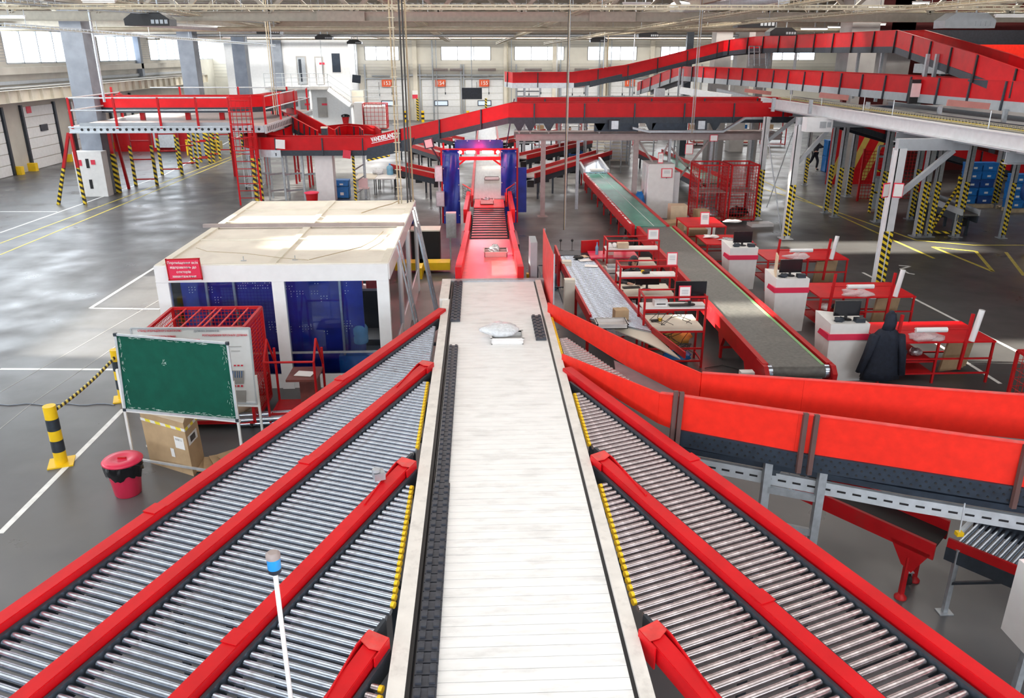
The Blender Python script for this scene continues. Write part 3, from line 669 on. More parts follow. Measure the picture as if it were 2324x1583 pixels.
# ================= INFEED RAMP =================
inf = T('infeed_ramp', 'pink red belt ramp rising from the scanner gate to the sorter', 'conveyor', (.2, 20, 0))
ax = lambda y: .16+(y-14.7)*.012
rp = [(14.75, 1.93), (21.0, 1.30), (28.6, 1.02)]
pts = [V((ax(y), y, z)) for y, z in rp]
MB().sweep(pts[:2], -.56, .56, -.04, 0).ob('belt', 'belt_red', inf)
m_ = MB(); y = 21.15
while y < 27: z = 1.30+(y-21)*(1.02-1.30)/7.6; m_.tube((ax(y)-.52, y, z), (ax(y)+.52, y, z+.0), .02, 8); y += .42
m_.ob('strip_rollers', 'dark_frame', inf)
MB().sweep([V((ax(21.05), 21.05, 1.27)), V((ax(27), 27, 1.05))], -.5, .5, -.03, 0).ob('belt_section', 'belt_red', inf)
MB().sweep([V((ax(26.9), 26.9, 1.09)), V((ax(28.8), 28.8, 1.03))], -.52, .52, -.03, 0).ob('belt_section', 'red_worn', inf)
for s_ in (-1, 1):
    for i, (ya, yb, za, zb, o_) in enumerate(((14.8, 21.1, 1.93, 1.30, .60), (21.1, 24.5, 1.30, 1.18, .62), (24.4, 28.6, 1.18, 1.05, .74))):
        MB().sweep([V((ax(ya), ya, za)), V((ax(yb), yb, zb))], s_*o_-.06, s_*o_+.06, -.12, .22 if i < 2 else .3).ob('side_rail', 'red', inf)
    for yy in (15.6, 19.0, 23, 27): z = 1.9-(yy-14.7)*.08; MB().box(ax(yy)+s_*.62-.04, ax(yy)+s_*.62+.04, yy-.05, yy+.05, 0, z-.1).ob('leg', 'black', inf)
    MB().box(ax(22)+s_*.74-.05, ax(22)+s_*.74+.05, 20.8, 22.6, .9, 1.2).ob('motor_cover', 'black', inf)
m_ = MB().cb((.95, 15.6, 1.75), (.06, .14, .1)); m_.ob('push_button', 'yellow', inf)
for (px, py, z, lab, kind, plab) in ((1105, 461, 1.12, 'light plastic tub with small items high on the red ramp', 0, 'small teal and white items in the upper tub'), (1125, 580, 1.55, 'light plastic tub low on the red ramp', 1, 'black and silver bag lying in the lower tub on the ramp')):
    P = G(px, py, z); zz = 1.93-(P.y-14.75)*(.63/6.25) if P.y < 21 else 1.30-(P.y-21)*.037
    P = G(px, py, zz+.03); t = T('plastic_tub', lab, 'tub', (P.x, P.y, zz)); tub(t, (P.x, P.y, zz+.03), .52 if kind else .46, .42, .14, 'tray_pink')
    b = MB().blob((P.x-.02, P.y+.05, zz+.17), (.13, .22, .11) if kind else (.13, .1, .07), 3+kind, 16, 10, .3).ob('bag' if kind else 'small_items', 'bag_silver'); tag(b, plab, 'bag')
# red translucent guard and grey post right of the ramp end
gp = T('guard_panel', 'tall thin pinkish guard panel beside the sorter head', 'panel', (1.25, 14.6, 0))
MB().box(1.20, 1.215, 12.9, 15.0, 1.6, 2.85).ob('sheet', 'red_worn', gp); MB().box(1.215, 1.24, 12.9, 12.94, 0, 2.85).box(1.215, 1.24, 14.96, 15.0, 0, 2.85).ob('post', 'galv', gp)
gb = T('grey_post', 'grey rounded post standing right of the ramp foot', 'post', (1.02, 15.4, 0)); MB().box(.97, 1.1, 15.1, 15.7, 0, 2.55).ob('body', 'grey_paint', gb)
# ================= SCANNER GATE =================
GY = 29.6
sg = T('scanner_gate', 'scanner gate with blue tarpaulin curtains and glowing red lamps over the belt', 'scanner gate', (.2, GY, 0))
def gx(px, py=400, Y=GY): return DY(px, py, Y).x
def gz(py, Y=GY, px=1090): return DY(px, py, Y).z
zt_ = gz(340); zb = gz(482)
for a, b, b2 in ((1005, 1043, 522), (1137, 1172, 512)):
    m_ = MB(); n = 14; x0, x1 = gx(a), gx(b); vs = []; fs = []
    zz = gz(b2)
    for j in range(n+1):
        for i in range(n+1):
            u = i/n; v = j/n; vs.append((x0+(x1-x0)*u, GY+.04*math.sin(u*9+v*4)*(1-.3*v)+.03*math.sin(v*13+u*3), zt_+(zz-zt_)*v))
    for j in range(n):
        for i in range(n): k = j*(n+1)+i; fs.append((k, k+1, k+n+2, k+n+1))
    m_.add(vs, fs, True); o = m_.ob('curtain', 'navy', sg); sd = o.modifiers.new('thick', 'SOLIDIFY'); sd.thickness = .01
    q = MB()
    for v in (.02, .22, .42, .62, .8, .97):
        for x in (x0+.03, x1-.03): q.tube((x, GY-.10, zt_+(zz-zt_)*v), (x, GY-.05, zt_+(zz-zt_)*v), .022, 8)
    q.ob('eyelet', 'steel', sg)
Y2 = GY+1.6
MB().cb((gx(1184, 400, Y2), Y2, (gz(380, Y2)+gz(482, Y2))/2), (gx(1192, 400, Y2)-gx(1170, 400, Y2), .03, gz(380, Y2)-gz(482, Y2))).ob('curtain', 'navy', sg)
Y3 = GY+1.2
MB().cb((gx(1088, 400, Y3), Y3, (gz(317, Y3)+gz(339, Y3))/2), (gx(1142, 400, Y3)-gx(1034, 400, Y3), .03, gz(317, Y3)-gz(339, Y3))).ob('curtain', 'navy', sg)
q = MB()
for px in (1036, 1062, 1088, 1113, 1140): q.tube((gx(px, 400, Y3), Y3-.05, gz(319, Y3)), (gx(px, 400, Y3), Y3-.01, gz(319, Y3)), .022, 8)
q.ob('eyelet', 'steel', sg)
xl, xr = gx(1003), gx(1174)
for x in (xl, xr):
    for yy in (GY+.1, GY+2.0): MB().beam((x, yy, 0), (x, yy, zt_+.05), .07).ob('post', 'red', sg)
MB().beam((xl, GY+.1, zt_), (xr, GY+.1, zt_), .08).ob('crossbar', 'red', sg); MB().beam((gx(1043), GY+.1, gz(360)), (gx(1137), GY+.1, gz(360)), .10, .12).ob('crossbar', 'red', sg)
for s_, a, b in ((1, 1040, 1058), (-1, 1137, 1118)): MB().beam((gx(a), GY+.2, gz(376)), (gx(b), GY+.2, gz(362)), .06).ob('brace', 'red', sg)
for a, b in ((1056, 1082), (1092, 1121)): MB().tube((gx(a)+.05, GY, gz(345)), (gx(b)-.05, GY, gz(345)), .05, 12).ob('lamp_tube', 'led_pink', sg)
for p_ in (1046, 1130): MB().blob((gx(p_), GY, gz(345)), (.07, .05, .06), 1, 12, 8, 0).ob('lamp', 'led_pink', sg)
for p_ in (1051, 1086, 1125): MB().cb((gx(p_), GY+.02, gz(345)), (.1, .08, .17)).ob('lamp_bracket', 'red', sg)
for (x_, y_, z_, e_) in ((gx(1090), GY-.25, gz(346), 60), (gx(1090), GY+.6, gz(352), 30), (gx(1000), GY+.3, gz(300), 25), (gx(1040), 27.5, 2.2, 40), (.9, 24, 2.4, 30)):
    l = bpy.data.lights.new('lamp_glow', 'POINT'); l.energy = e_; l.color = (1, .03, .10); l.shadow_soft_size = .25; o = bpy.data.objects.new('lamp_glow', l); C.objects.link(o); o.location = (x_, y_, z_)
for (a, b, c, d, Y_, lab) in ((987, 1004, 377, 412, GY-.15, 'upper grey switch box on the left side of the scanner gate'), (988, 1007, 435, 469, GY-.15, 'lower grey switch box on the left side of the scanner gate')):
    xa, xb, za, zb_ = DY(a, 400, Y_).x, DY(b, 400, Y_).x, DY(990, d, Y_).z, DY(990, c, Y_).z; r = T('switch_box', lab, 'switch box', ((xa+xb)/2, Y_, za)); MB().box(xa, xb, Y_, Y_+.25, za, zb_).ob('body', 'galv', r); MB().box(xa+.02, xb-.02, Y_-.015, Y_, za+.03, zb_-.03).ob('door', 'galv_light', r); MB().box((xa+xb)/2-.03, (xa+xb)/2+.03, Y_+.1, Y_+.16, 0, za).ob('stand', 'galv', r)
P = G(1023, 592); r = T('switch_box', 'grey cabinet on a thin stand left of the red ramp', 'switch box', (P.x, P.y, 0)); Y_ = P.y
MB().box(DY(1012, 500, Y_).x, DY(1035, 500, Y_).x, Y_, Y_+.3, DY(1020, 540, Y_).z, DY(1020, 484, Y_).z).ob('body', 'grey_paint', r); MB().box(DY(1014, 500, Y_).x, DY(1033, 500, Y_).x, Y_-.015, Y_, DY(1020, 537, Y_).z, DY(1020, 487, Y_).z).ob('door', 'galv', r); MB().beam((P.x, Y_+.1, 0), (P.x, Y_+.1, 1.1), .05).ob('stand', 'galv', r)
# black housing, yellow step, white box behind booth
P = G(975, 590); r = T('speaker_cabinet', 'low black cabinet with cream top standing on the floor left of the ramp', 'cabinet', (P.x, P.y, 0)); MB().box(P.x-.33, P.x+.33, P.y, P.y+.6, 0, .9).ob('body', 'black', r); MB().box(P.x-.35, P.x+.35, P.y-.02, P.y+.62, .9, .94).ob('top', 'cream', r)
A = G(947, 622); r = T('yellow_step', 'bright yellow angled steel step guard on the floor before the black cabinet', 'guard', (A.x, A.y, 0)); m_ = MB(); m_.box(A.x, A.x+.18, A.y-.55, A.y+.5, 0, .32); m_.box(A.x, A.x+.95, A.y+.05, A.y+.5, .1, .32); m_.ob('body', 'yellow', r)
# main grey belt beyond the gate, and red angled spurs on both sides of it
mb_ = T('line_conveyor', 'long grey belt running straight back beyond the scanner gate', 'conveyor', (.3, 42, 0))
pts = [V((.33, 29.0, 1.02)), V((.45, 45, 1.05)), V((.6, 60, 1.3))]
MB().sweep(pts, -.58, .58, -.08, 0).ob('belt', 'belt_light', mb_); MB().sweep(pts, -.68, -.58, -.3, .12).ob('side_rail', 'red_steel', mb_); MB().sweep(pts, .58, .68, -.3, .12).ob('side_rail', 'red_steel', mb_)
for yy in range(31, 60, 4):
    for s_ in (-.6, .6): MB().box(.4+s_-.04, .4+s_+.04, yy-.04, yy+.04, 0, .8).ob('leg', 'dark_frame', mb_)
t = T('plastic_tub', 'blurred pale tub on the grey belt seen through the gate', 'tub', (.35, 33.5, 1.03)); tub(t, (.5, 33.6, 1.03), .62, .4, .1, 'plastic_white'); 
for s_ in (-1, 1):      # mesh guards behind the gate feet
    g_ = T('mesh_guard', 'small angled mesh guard %s of the grey belt by the gate' % ('left' if s_ < 0 else 'right'), 'guard', (.3+s_*.8, 28.6, 1.0))
    m_ = MB(); a = V((.32+s_*.62, 28.4, 1.0)); b = V((.32+s_*.95, 29.3, 1.0)); m_.grid(a, b-a, V((0, 0, .45)), 6, 5, .008); m_.ob('mesh', 'dark_frame', g_); MB().beam(a+V((0, 0, .45)), b+V((0, 0, .5)), .03).beam(a, a+V((0, 0, .45)), .03).ob('frame', 'red_worn', g_)
def simple_conv(name, label, path, w_, m_belt, m_rail, rail_h=.16, legs=True, group=None, zoff=0):
    P0 = V(path[0]); r = T(name, label, 'conveyor', (P0.x, P0.y, 0), group)
    MB().sweep(path, -w_/2, w_/2, -.06, 0).ob('belt', m_belt, r); MB().sweep(path, -w_/2-.06, -w_/2, -.05, rail_h).ob('side_rail', m_rail, r); MB().sweep(path, w_/2, w_/2+.06, -.05, rail_h).ob('side_rail', m_rail, r)
    MB().sweep(path, -w_/2-.03, -w_/2+.02, -.3, -.05).ob('under_frame', 'dark_frame', r); MB().sweep(path, w_/2-.02, w_/2+.03, -.3, -.05).ob('under_frame', 'dark_frame', r)
    if legs:
        L = plen(path); s_ = .4
        while s_ < L:
            p, d = cone_of(path, s_); nn = V((d.y, -d.x, 0)).normalized()
            for k in (-1, 1): q = p+nn*k*(w_/2-.02); MB().box(q.x-.04, q.x+.04, q.y-.04, q.y+.04, 0, q.z-.2).ob('leg', 'dark_frame', r)
            MB().cb(p+V((0, 0, -.38)), (.3, .25, .25)).ob('motor', 'black', r); s_ += max(1.6, L/6)
    return r
grp = 'angled red edged belts joining the line behind the gate'
for i, (a, b, z, lab) in enumerate((((1003, 400), (905, 378), 1.0, 'left angled belt nearest behind the gate curtain'), ((1015, 352), (905, 318), 1.0, 'left angled belt, second behind the gate'), ((1040, 318), (930, 296), 1.0, 'left angled belt, farthest behind the gate'),
        ((1195, 400), (1372, 347), 1.0, 'right angled belt nearest behind the gate leading to the crate stacks'), ((1180, 358), (1330, 322), 1.0, 'right angled belt, second behind the gate'), ((1140, 322), (1250, 298), 1.0, 'right angled belt, farthest behind the gate'))):
    A = G(*a, z); B = G(*b, z); simple_conv('angled_belt_conveyor', lab, [A, B], .75, 'belt_light', 'red_steel', group=grp)
# ================= OFFICE BOOTH =================
zr = 2.4; bx0, bx1 = -5.85, -1.70; by0, by1 = 14.1, 20.65
bt = T('office_booth', 'white framed glass office booth with flat cream roof left of the sorter', 'booth', ((bx0+bx1)/2, 17.3, 0))
MB().box(bx0, bx1, by0, by1, zr-.06, zr).ob('roof', 'cream_roof', bt)
m_ = MB(); xm = (bx0+bx1)/2-.02
for x in (bx0+.06, xm, bx1-.06): m_.box(x-.07, x+.07, by0, by1, zr, zr+.035)
for y in (by0+.05, 16.2, 17.6+.4, 19.5, by1-.05): m_.box(bx0, bx1, y-.035, y+.035, zr, zr+.03)
m_.ob('roof_batten', 'cream', bt)
MB().box(bx0-.2, bx1+.02, 17.35, 17.45, zr+.03, zr+.10).ob('roof_beam', 'grey_brown', bt)
m_ = MB(); m_.box(bx0-.01, bx1+.01, by0-.075, by0+.04, 2.12, zr+.02).box(bx0-.03, bx0+.06, by0, by1, 2.12, zr+.02).box(bx1-.06, bx1+.03, by0, by1, 2.12, zr+.02).box(bx0, bx1, by1-.05, by1+.03, 2.12, zr); m_.ob('header', 'white_gloss', bt)
for x in (bx0+.09, xm+.1, bx1-.1): MB().box(x-.11, x+.11, by0-.06, by0+.06, 0, 2.15).ob('post', 'white_gloss', bt)
for y in (16.2, 18.2, by1): 
    for x in (bx0, bx1): MB().box(x-.05, x+.05, y-.09, y+.09, 0, 2.15).ob('post', 'white_gloss', bt)
for x in (bx0+.75, xm-.8, xm+1.15): MB().box(x-.02, x+.02, by0+.25, by0+.3, .2, 2.1).ob('inner_profile', 'galv', bt)
m_ = MB()
for a, b in ((bx0+.2, xm), (xm+.2, bx1-.2)): m_.box(a, b, by0-.02, by0+.02, 0, .28)
m_.box(bx0-.02, bx0+.02, by0, by1, 0, .6).box(bx1-.02, bx1+.02, by0, by1, 0, .6).ob('lower_panel', 'white_gloss', bt)
for a, b in ((bx0+.2, xm), (xm+.2, bx1-.2)): MB().box(a, b, by0-.005, by0+.005, .28, 2.12).ob('glass_pane', 'booth_glass', bt); MB().box(a, b, by0-.03, by0-.01, .70, .74).ob('mid_rail', 'galv', bt)
for y0, y1 in ((by0+.1, 16.1), (16.3, 18.1), (18.3, by1-.1)): MB().box(bx1-.005, bx1+.005, y0, y1, .6, 2.12).ob('glass_pane', 'booth_glass', bt); MB().box(bx0-.005, bx0+.005, y0, y1, .6, 2.12).ob('glass_pane', 'booth_glass', bt)
MB().box(bx0, bx1, by1-.02, by1, 0, 2.12).ob('back_wall', 'dark_frame', bt)
# navy pegboard just behind the glass
pb = T('pegboard_screen', 'dark blue perforated screen with white dots behind the booth glass', 'screen', (bx0+1.5, by0+.4, 0))
MB().box(bx0+.25, xm+1.55, by0+.36, by0+.4, .15, 2.1).ob('sheet', 'navy', pb)
rnd = random.Random(5); m_ = MB()
for cx_ in [rnd.uniform(bx0+.35, xm+1.4) for _ in range(26)]:
    cz = rnd.choice([2.0, 1.9, 1.8, 1.7, 1.2, 1.1, 1.0, .9])
    for i in range(rnd.randint(2, 5)):
        for j in range(rnd.randint(1, 3)): m_.box(cx_+i*.055, cx_+i*.055+.014, by0+.353, by0+.36, cz-j*.05, cz-j*.05+.014)
for i in range(16):
    for j in range(4): 
        if rnd.random() < .6: m_.box(xm-.75+i*.045, xm-.736+i*.045, by0+.353, by0+.36, 2.02-j*.05, 2.034-j*.05)
m_.ob('dot', 'paper', pb)
# inside the booth on the right half
dk = T('office_desk', 'dark desk inside the booth behind the right hand glass', 'desk', (-2.9, 15.2, 0)); MB().box(-3.4, -1.9, 14.7, 15.4, .70, .74).ob('top', 'black', dk)
for x in (-3.35, -1.95): MB().box(x-.03, x+.03, 14.75, 15.35, 0, .7).ob('side_panel', 'black', dk)
sf = T('long_shelf', 'long shelf with red boxes inside the booth', 'shelf', (-2.9, 16.2, 0)); MB().box(-3.9, -1.85, 16.0, 16.4, 1.35, 1.4).ob('board', 'grey_brown', sf); MB().box(-3.9, -1.85, 16.38, 16.4, 0, 1.4).ob('back', 'black', sf)
for i in range(4):
    x = -3.5+i*.42; b = MB().box(x-.16, x+.16, 16.02, 16.3, 1.4, 1.62).ob('red_box', 'red_steel'); tag(b, 'red box standing in the row on the shelf inside the booth', 'box', 'red boxes on the booth shelf')
pn = MB().box(-3.3, -2.45, 19.0, 19.04, 1.55, 2.1).ob('notice_board', 'film'); tag(pn, 'pale notice board on the rear of the booth interior', 'board'); pn.data.materials[0] = MT['paper']
pn = MB().box(-2.3, -1.85, 19.0, 19.04, 1.55, 2.1).ob('wall_sheet', 'paper'); tag(pn, 'white sheet beside the notice board inside the booth', 'paper')
P = V((-2.35, 14.55, .74))
def water_bottle(root, c, r=.14, h=.42, name='bottle_body', m='water_blue'):
    MB().lathe(c, [(r*.9, 0), (r, .03), (r, h*.3), (r*.93, h*.36), (r, h*.42), (r, h*.68), (r*.75, h*.8), (r*.28, h*.88), (r*.25, h)], 20).ob(name, m, root); MB().lathe(V(c)+V((0, 0, h)), [(r*.3, -.03), (r*.3, .02)], 12).ob('cap', 'blue_plastic', root)
wb = T('water_bottle', 'large blue water bottle on the desk inside the booth', 'bottle', P); water_bottle(wb, P, .15, .45)
b = MB().box(-2.75, -2.1, 14.3, 14.6, .0, .55).ob('storage_box', 'blue_plastic'); tag(b, 'bright blue box on the booth floor behind the right glass', 'box')
b = MB().cb((-3.25, 15.0, .75), (.3, .42, .015), .3).ob('paper_pad', 'paper'); tag(b, 'white papers on the desk inside the booth', 'paper')
b = MB().cb((-4.05+.2, 14.75, .35), (.42, .3, .25), .1).ob('toolbox', 'yellow'); tag(b, 'yellow toolbox low behind the booth glass', 'toolbox')
l = bpy.data.lights.new('booth_fill', 'POINT'); l.energy = 60; l.color = (1, .95, .88); l.shadow_soft_size = .3; o = bpy.data.objects.new('booth_fill', l); C.objects.link(o); o.location = (-2.9, 16.6, 2.0)  # fill light added to brighten the booth interior
# magenta sign on the booth corner
P0 = DY(420, 610, by0-.12); sg_ = T('hanging_sign', 'magenta red sign with white cyrillic text hung at the booth roof corner', 'sign', P0)
x0, x1, z0, z1 = DY(381, 610, by0-.12).x, DY(456, 610, by0-.12).x, DY(420, 633, by0-.12).z, DY(420, 587, by0-.12).z
tl = -.03; cc = V(((x0+x1)/2, by0-.13, (z0+z1)/2))
MB().cb(cc, (x1-x0, .02, z1-z0), 0, 0, tl).ob('plate', 'red_sign', sg_)
m_ = MB(); wv, hv = x1-x0, z1-z0
for s_ in (-1, 1): m_.cb(cc+V((0, -.005, s_*hv/2)), (wv+.02, .03, .02), 0, 0, tl).cb(cc+V((s_*wv/2, -.005, 0)), (.02, .03, hv+.02), 0, 0, tl)
m_.ob('frame', 'red_steel', sg_)
for i, ln in enumerate(('Переміщення всіх', 'відправлень до', 'секторів', 'завантаження')): text('lettering', ln, 'lettering', .062, cc+V((.0, -.04, .125-.083*i)), (PI/2, 0, 0), sg_)
# small hooks and cables on roof
m_ = MB()
for px, py in ((553, 592), (670, 590), (612+60, 545)): P = G(px, py, zr); m_.tube(P, P+V((0, 0, .09)), .008, 6).beam(P-V((.05, 0, -.01)), P+V((.05, 0, .01)), .03, .01)
m_.ob('hook', 'galv', bt)
def cablepts(pts, z): return [G(a, b, z) for a, b in pts]
c_ = MB().path(cablepts([(702, 589), (760, 575), (820, 560), (848, 545), (870, 525)], zr+.05), .008).path(cablepts([(445, 562), (470, 570), (560, 575), (640, 585), (700, 590)], zr+.05), .006).path(cablepts([(725, 490), (760, 502), (830, 508), (880, 505)], zr+.05), .008).path(cablepts([(820, 483), (860, 470), (890, 462), (905, 455)], zr+.05), .012).ob('loose_cable', 'cable'); tag(c_, 'thin loose cables lying across the booth roof', 'cable')
# ladders leaning at the booth side
def ladder(label, a, b, w_, n, m='galv'):
    a = V(a); b = V(b); r = T('ladder', label, 'ladder', a); s_ = V((b-a).cross(V((0, 0, 1)))).normalized() if False else V((0, 1, 0)); 
    for k in (0, 1): MB().beam(a+s_*w_*k, b+s_*w_*k, .03, .07).ob('stile', m, r)
    for i in range(1, n): p = a+(b-a)*(i/n); MB().tube(p, p+s_*w_, .014, 8).ob('rung', m, r)
    return r
ladder('aluminium ladder leaning on the booth side, nearest one', (-1.15, 14.9, 0), (-1.6, 15.0, 2.55), .4, 8)
ladder('aluminium ladder leaning on the booth side behind the nearest', (-.95, 17.2, 0), (-1.5, 17.8, 2.7), .4, 9)
# cable bundle and poles behind booth
P = G(905, 462, zr); cbn = T('cable_bundle', 'bundle of cables and conduits dropping from the roof to the booth corner', 'cables', (P.x, P.y, 0))
for i, (dx, dy, m) in enumerate(((0, 0, 'cable'), (.07, .03, 'tray'), (.22, .1, 'cable_dark'), (.3, .05, 'cable_dark'), (.36, .12, 'cable'))):
    MB().tube((P.x+dx, P.y+dy, .0 if i > 1 else 1.0), (P.x+dx-.0, P.y+dy, 8.0), .022, 6).ob('conduit', m, cbn)
m_ = MB(); z = 2.6
while z < 8: m_.beam((P.x-.05, P.y-.03, z), (P.x+.12, P.y-.03, z), .015); z += .22
m_.ob('tray_rung', 'tray', cbn)
# ================= LEFT FOREGROUND =================
# boards
def board(label, cat, tl_, tr_, y, zt, zb_, m_face, rz, name):
    pass
def panel_frame(pts, th, w_, m, root, name='frame'):
    m_ = MB()
    for a, b in zip(pts, pts[1:]+pts[:1]): m_.beam(a, b, th, w_, up=(0, 1, .01))
    return m_.ob(name, m, root)
# green chalkboard: four corners read from the photograph on the plane of its stand
A0 = G(307, 1058); B0 = G(560, 1100)
dx_ = (B0-A0).normalized()
def onboard(px, py, A=A0, D=dx_, lean=0):   # point on the vertical plane through the two stand feet
    n = V((D.y, -D.x, 0)); d = ray(px, py); t = (A-CV).dot(n)/d.dot(n); return CV+d*t
cbd = T('chalkboard', 'green chalkboard on a white metal stand tilted slightly', 'chalkboard', ((A0.x+B0.x)/2, (A0.y+B0.y)/2, 0))
c4 = [onboard(*p) for p in ((263, 758), (517, 778), (540, 952), (285, 928))]
nf = V((dx_.y, -dx_.x, 0)).normalized()
MB().prism(c4, nf*.0-nf*.02).ob('panel', 'board_green', cbd); panel_frame([p+nf*.01 for p in c4], .03, .025, 'galv_light', cbd)
rnd = random.Random(2); m_ = MB()
def bil(u, v): return c4[0]*(1-u)*(1-v)+c4[1]*u*(1-v)+c4[2]*u*v+c4[3]*(1-u)*v+nf*.004
for i in range(150):
    e_ = rnd.choice('lrtb'); k = rnd.uniform(.03, .97); o_ = abs(rnd.gauss(0, .012))+.025
    u, v = {'l': (o_, k), 'r': (1-o_, k), 't': (k, o_), 'b': (k, 1-o_)}[e_]
    if min(u, 1-u)+min(v, 1-v) > .04: a = bil(u, v); b = bil(u+rnd.uniform(-.012, .012)+(.03 if e_ in 'tb' else 0), v+rnd.uniform(-.01, .01)+(.03 if e_ in 'lr' else 0)); m_.beam(a, b, .002, .006, up=(0, 1, 0))
for i in range(14): a = bil(.42+rnd.uniform(-.02, .02), .33+rnd.uniform(-.03, .03)); m_.beam(a, a+V((rnd.uniform(-.03, .03), 0, rnd.uniform(-.03, .03))), .003, .006, up=(0, 1, 0))
m_.ob('chalk_mark', 'chalk', cbd)
m_ = MB()
for p in c4: m_.cb(p+nf*.015, (.045, .04, .045))
m_.ob('corner_cap', 'dark_frame', cbd)
for a, top in ((A0, onboard(270, 838)), (B0, onboard(535, 865))):
    MB().beam(a, V((a.x, a.y, top.z)), .035).ob('stand_leg', 'white', cbd)
MB().beam(onboard(285, 930), onboard(545, 955), .04).ob('tray_bar', 'white', cbd)
MB().beam(A0+V((0, 0, .14)), B0+V((0, 0, .14)), .03).ob('floor_bar', 'galv_light', cbd)
for a in (A0, B0): MB().beam(a+V((0, -.3, .03)), a+V((0, .3, .03)), .03).ob('foot', 'white', cbd)
# whiteboard behind
A1 = G(330, 1003); B1 = G(598, 997); A1.y = B1.y+.05; D1 = (B1-A1).normalized(); n1 = V((D1.y, -D1.x, 0)).normalized()
wbd = T('whiteboard', 'white information board with red cyrillic headings behind the green chalkboard', 'whiteboard', (B1.x-.9, B1.y, 0))
on1 = lambda px, py: onboard(px, py, A1, D1)
c5 = [on1(*p) for p in ((297, 744), (567, 744), (583, 915), (318, 905))]
MB().prism(c5, -n1*.02).ob('panel', 'white_gloss', wbd); panel_frame([p+n1*.008 for p in c5], .025, .02, 'galv_light', wbd)
rzb = math.atan2(D1.y, D1.x)
def wtxt(s_, px0, px1, py, m):
    a, b = on1(px0, py), on1(px1, py); o = text('lettering', s_, m, .05, (a+b)/2+n1*.012, (PI/2, 0, rzb), wbd, .002); k = (b-a).length/max(.01, o.dimensions.x); o.scale = (k, max(k, .9), 1)
wtxt('СТЕНД ОПЕРАЦІЙНОГО КОНТРОЛЮ', 313, 412, 750, 'printed_red'); wtxt('ДІЛЯНКА ЗНІМАННЯ', 440, 497, 750, 'printed_grey'); wtxt('РОЗТАШУВАННЯ ПЕРСОНАЛУ ДІЛЯНКИ', 460, 561, 760, 'printed_red'); wtxt('ПОКАЗНИКИ РОБОТИ ДІЛЯНКИ', 335, 399, 763, 'printed_red')
m_ = MB()
def wrect(m_, x0, y0, x1, y1): m_.prism([on1(x0, y0)+n1*.006, on1(x1, y0)+n1*.006, on1(x1, y1)+n1*.006, on1(x0, y1)+n1*.006], n1*.004)
wrect(m_, 330, 769, 454, 774)
for k in range(3): wrect(m_, 531+k*8, 827, 536+k*8, 830); wrect(m_, 531+k*8, 873, 536+k*8, 877)
m_.ob('red_bar', 'printed_red', wbd)
m_ = MB(); wrect(m_, 527, 840, 554, 870); m_.ob('grey_table', 'concrete', wbd); m_ = MB(); wrect(m_, 533, 885, 559, 918); m_.ob('grey_table', 'concrete', wbd); m_ = MB(); wrect(m_, 520, 785, 548, 786); wrect(m_, 525, 795, 545, 796); m_.ob('printed_line', 'concrete', wbd)
m_ = MB()
for k in range(5): wrect(m_, 528+k*5, 841, 530+k*5, 856)
m_.ob('blue_bar', 'blue_plastic', wbd)
for p in (B1, A1+D1*.1): MB().beam(p, V((p.x, p.y, 1.15)), .035).ob('stand_leg', 'white', wbd); MB().beam(p+V((0, -.25, .02)), p+V((0, .3, .02)), .03).ob('foot', 'white', wbd)
MB().beam(on1(318, 912), on1(590, 920), .035).ob('tray_bar', 'white', wbd)
# tall red mesh cage behind the boards
def cage(label, x0, x1, y0, y1, h, m='red_steel', nx=12, wire=.006, group=None, shelves=(), castors=True, front=True, top=True, name='mesh_cage', back=True):
    r = T(name, label, 'mesh cage', ((x0+x1)/2, (y0+y1)/2, 0), group); zb_ = .15
    m_ = MB(); m_.frame(x0, x1, y0, y1, zb_, h, .05); m_.ob('frame', m, r)
    sp = (x1-x0)/nx; nz = max(2, int((h-zb_)/sp)); ny = max(2, int((y1-y0)/sp))
    if front: MB().grid((x0, y0, zb_), (x1-x0, 0, 0), (0, 0, h-zb_), nx, nz, wire).ob('mesh_panel', m, r)
    if back: MB().grid((x0, y1, zb_), (x1-x0, 0, 0), (0, 0, h-zb_), nx, nz, wire).ob('mesh_panel', m, r)
    MB().grid((x0, y0, zb_), (0, y1-y0, 0), (0, 0, h-zb_), ny, nz, wire).ob('mesh_panel', m, r); MB().grid((x1, y0, zb_), (0, y1-y0, 0), (0, 0, h-zb_), ny, nz, wire).ob('mesh_panel', m, r)
    MB().box(x0, x1, y0, y1, zb_-.02, zb_+.01).ob('floor_panel', 'pallet_wood', r)
    for z in shelves: MB().box(x0, x1, y0, y1, z, z+.02).ob('shelf', 'grey_brown', r)
    if castors:
        for x in (x0+.08, x1-.08):
            for y in (y0+.08, y1-.08): castor(r, (x, y, 0), .06)
    return r
CH = DY(445, 745, 12.3).z
P = G(455, 1015); cx0, cx1 = -5.25, -3.55
cg = cage('tall red mesh cage standing behind the boards before the booth', DY(335, 745, 12.3).x, DY(553, 745, 12.3).x, 12.3, 13.4, CH, nx=24, front=False, shelves=(.6,))
x0, x1 = DY(335, 745, 12.3).x, DY(553, 745, 12.3).x
m_ = MB()
for k in (.16, .33, .5, .56, .72, .86): m_.tube((x0+(x1-x0)*k, 12.3, CH), (x0+(x1-x0)*k, 13.4, CH), .014, 8)
m_.ob('top_bar', 'red_worn', cg)
b = MB().blob((x1-.35, 12.6, .42), (.28, .22, .22), 3).ob('paper_sack', 'cardboard_light'); tag(b, 'pale sack lying low inside the red mesh cage', 'sack')
b = MB().blob((x0+.4, 13.2, .9), (.22, .18, .3), 8).ob('yellow_bag', 'yellow'); tag(b, 'yellow bag inside the red mesh cage', 'bag')
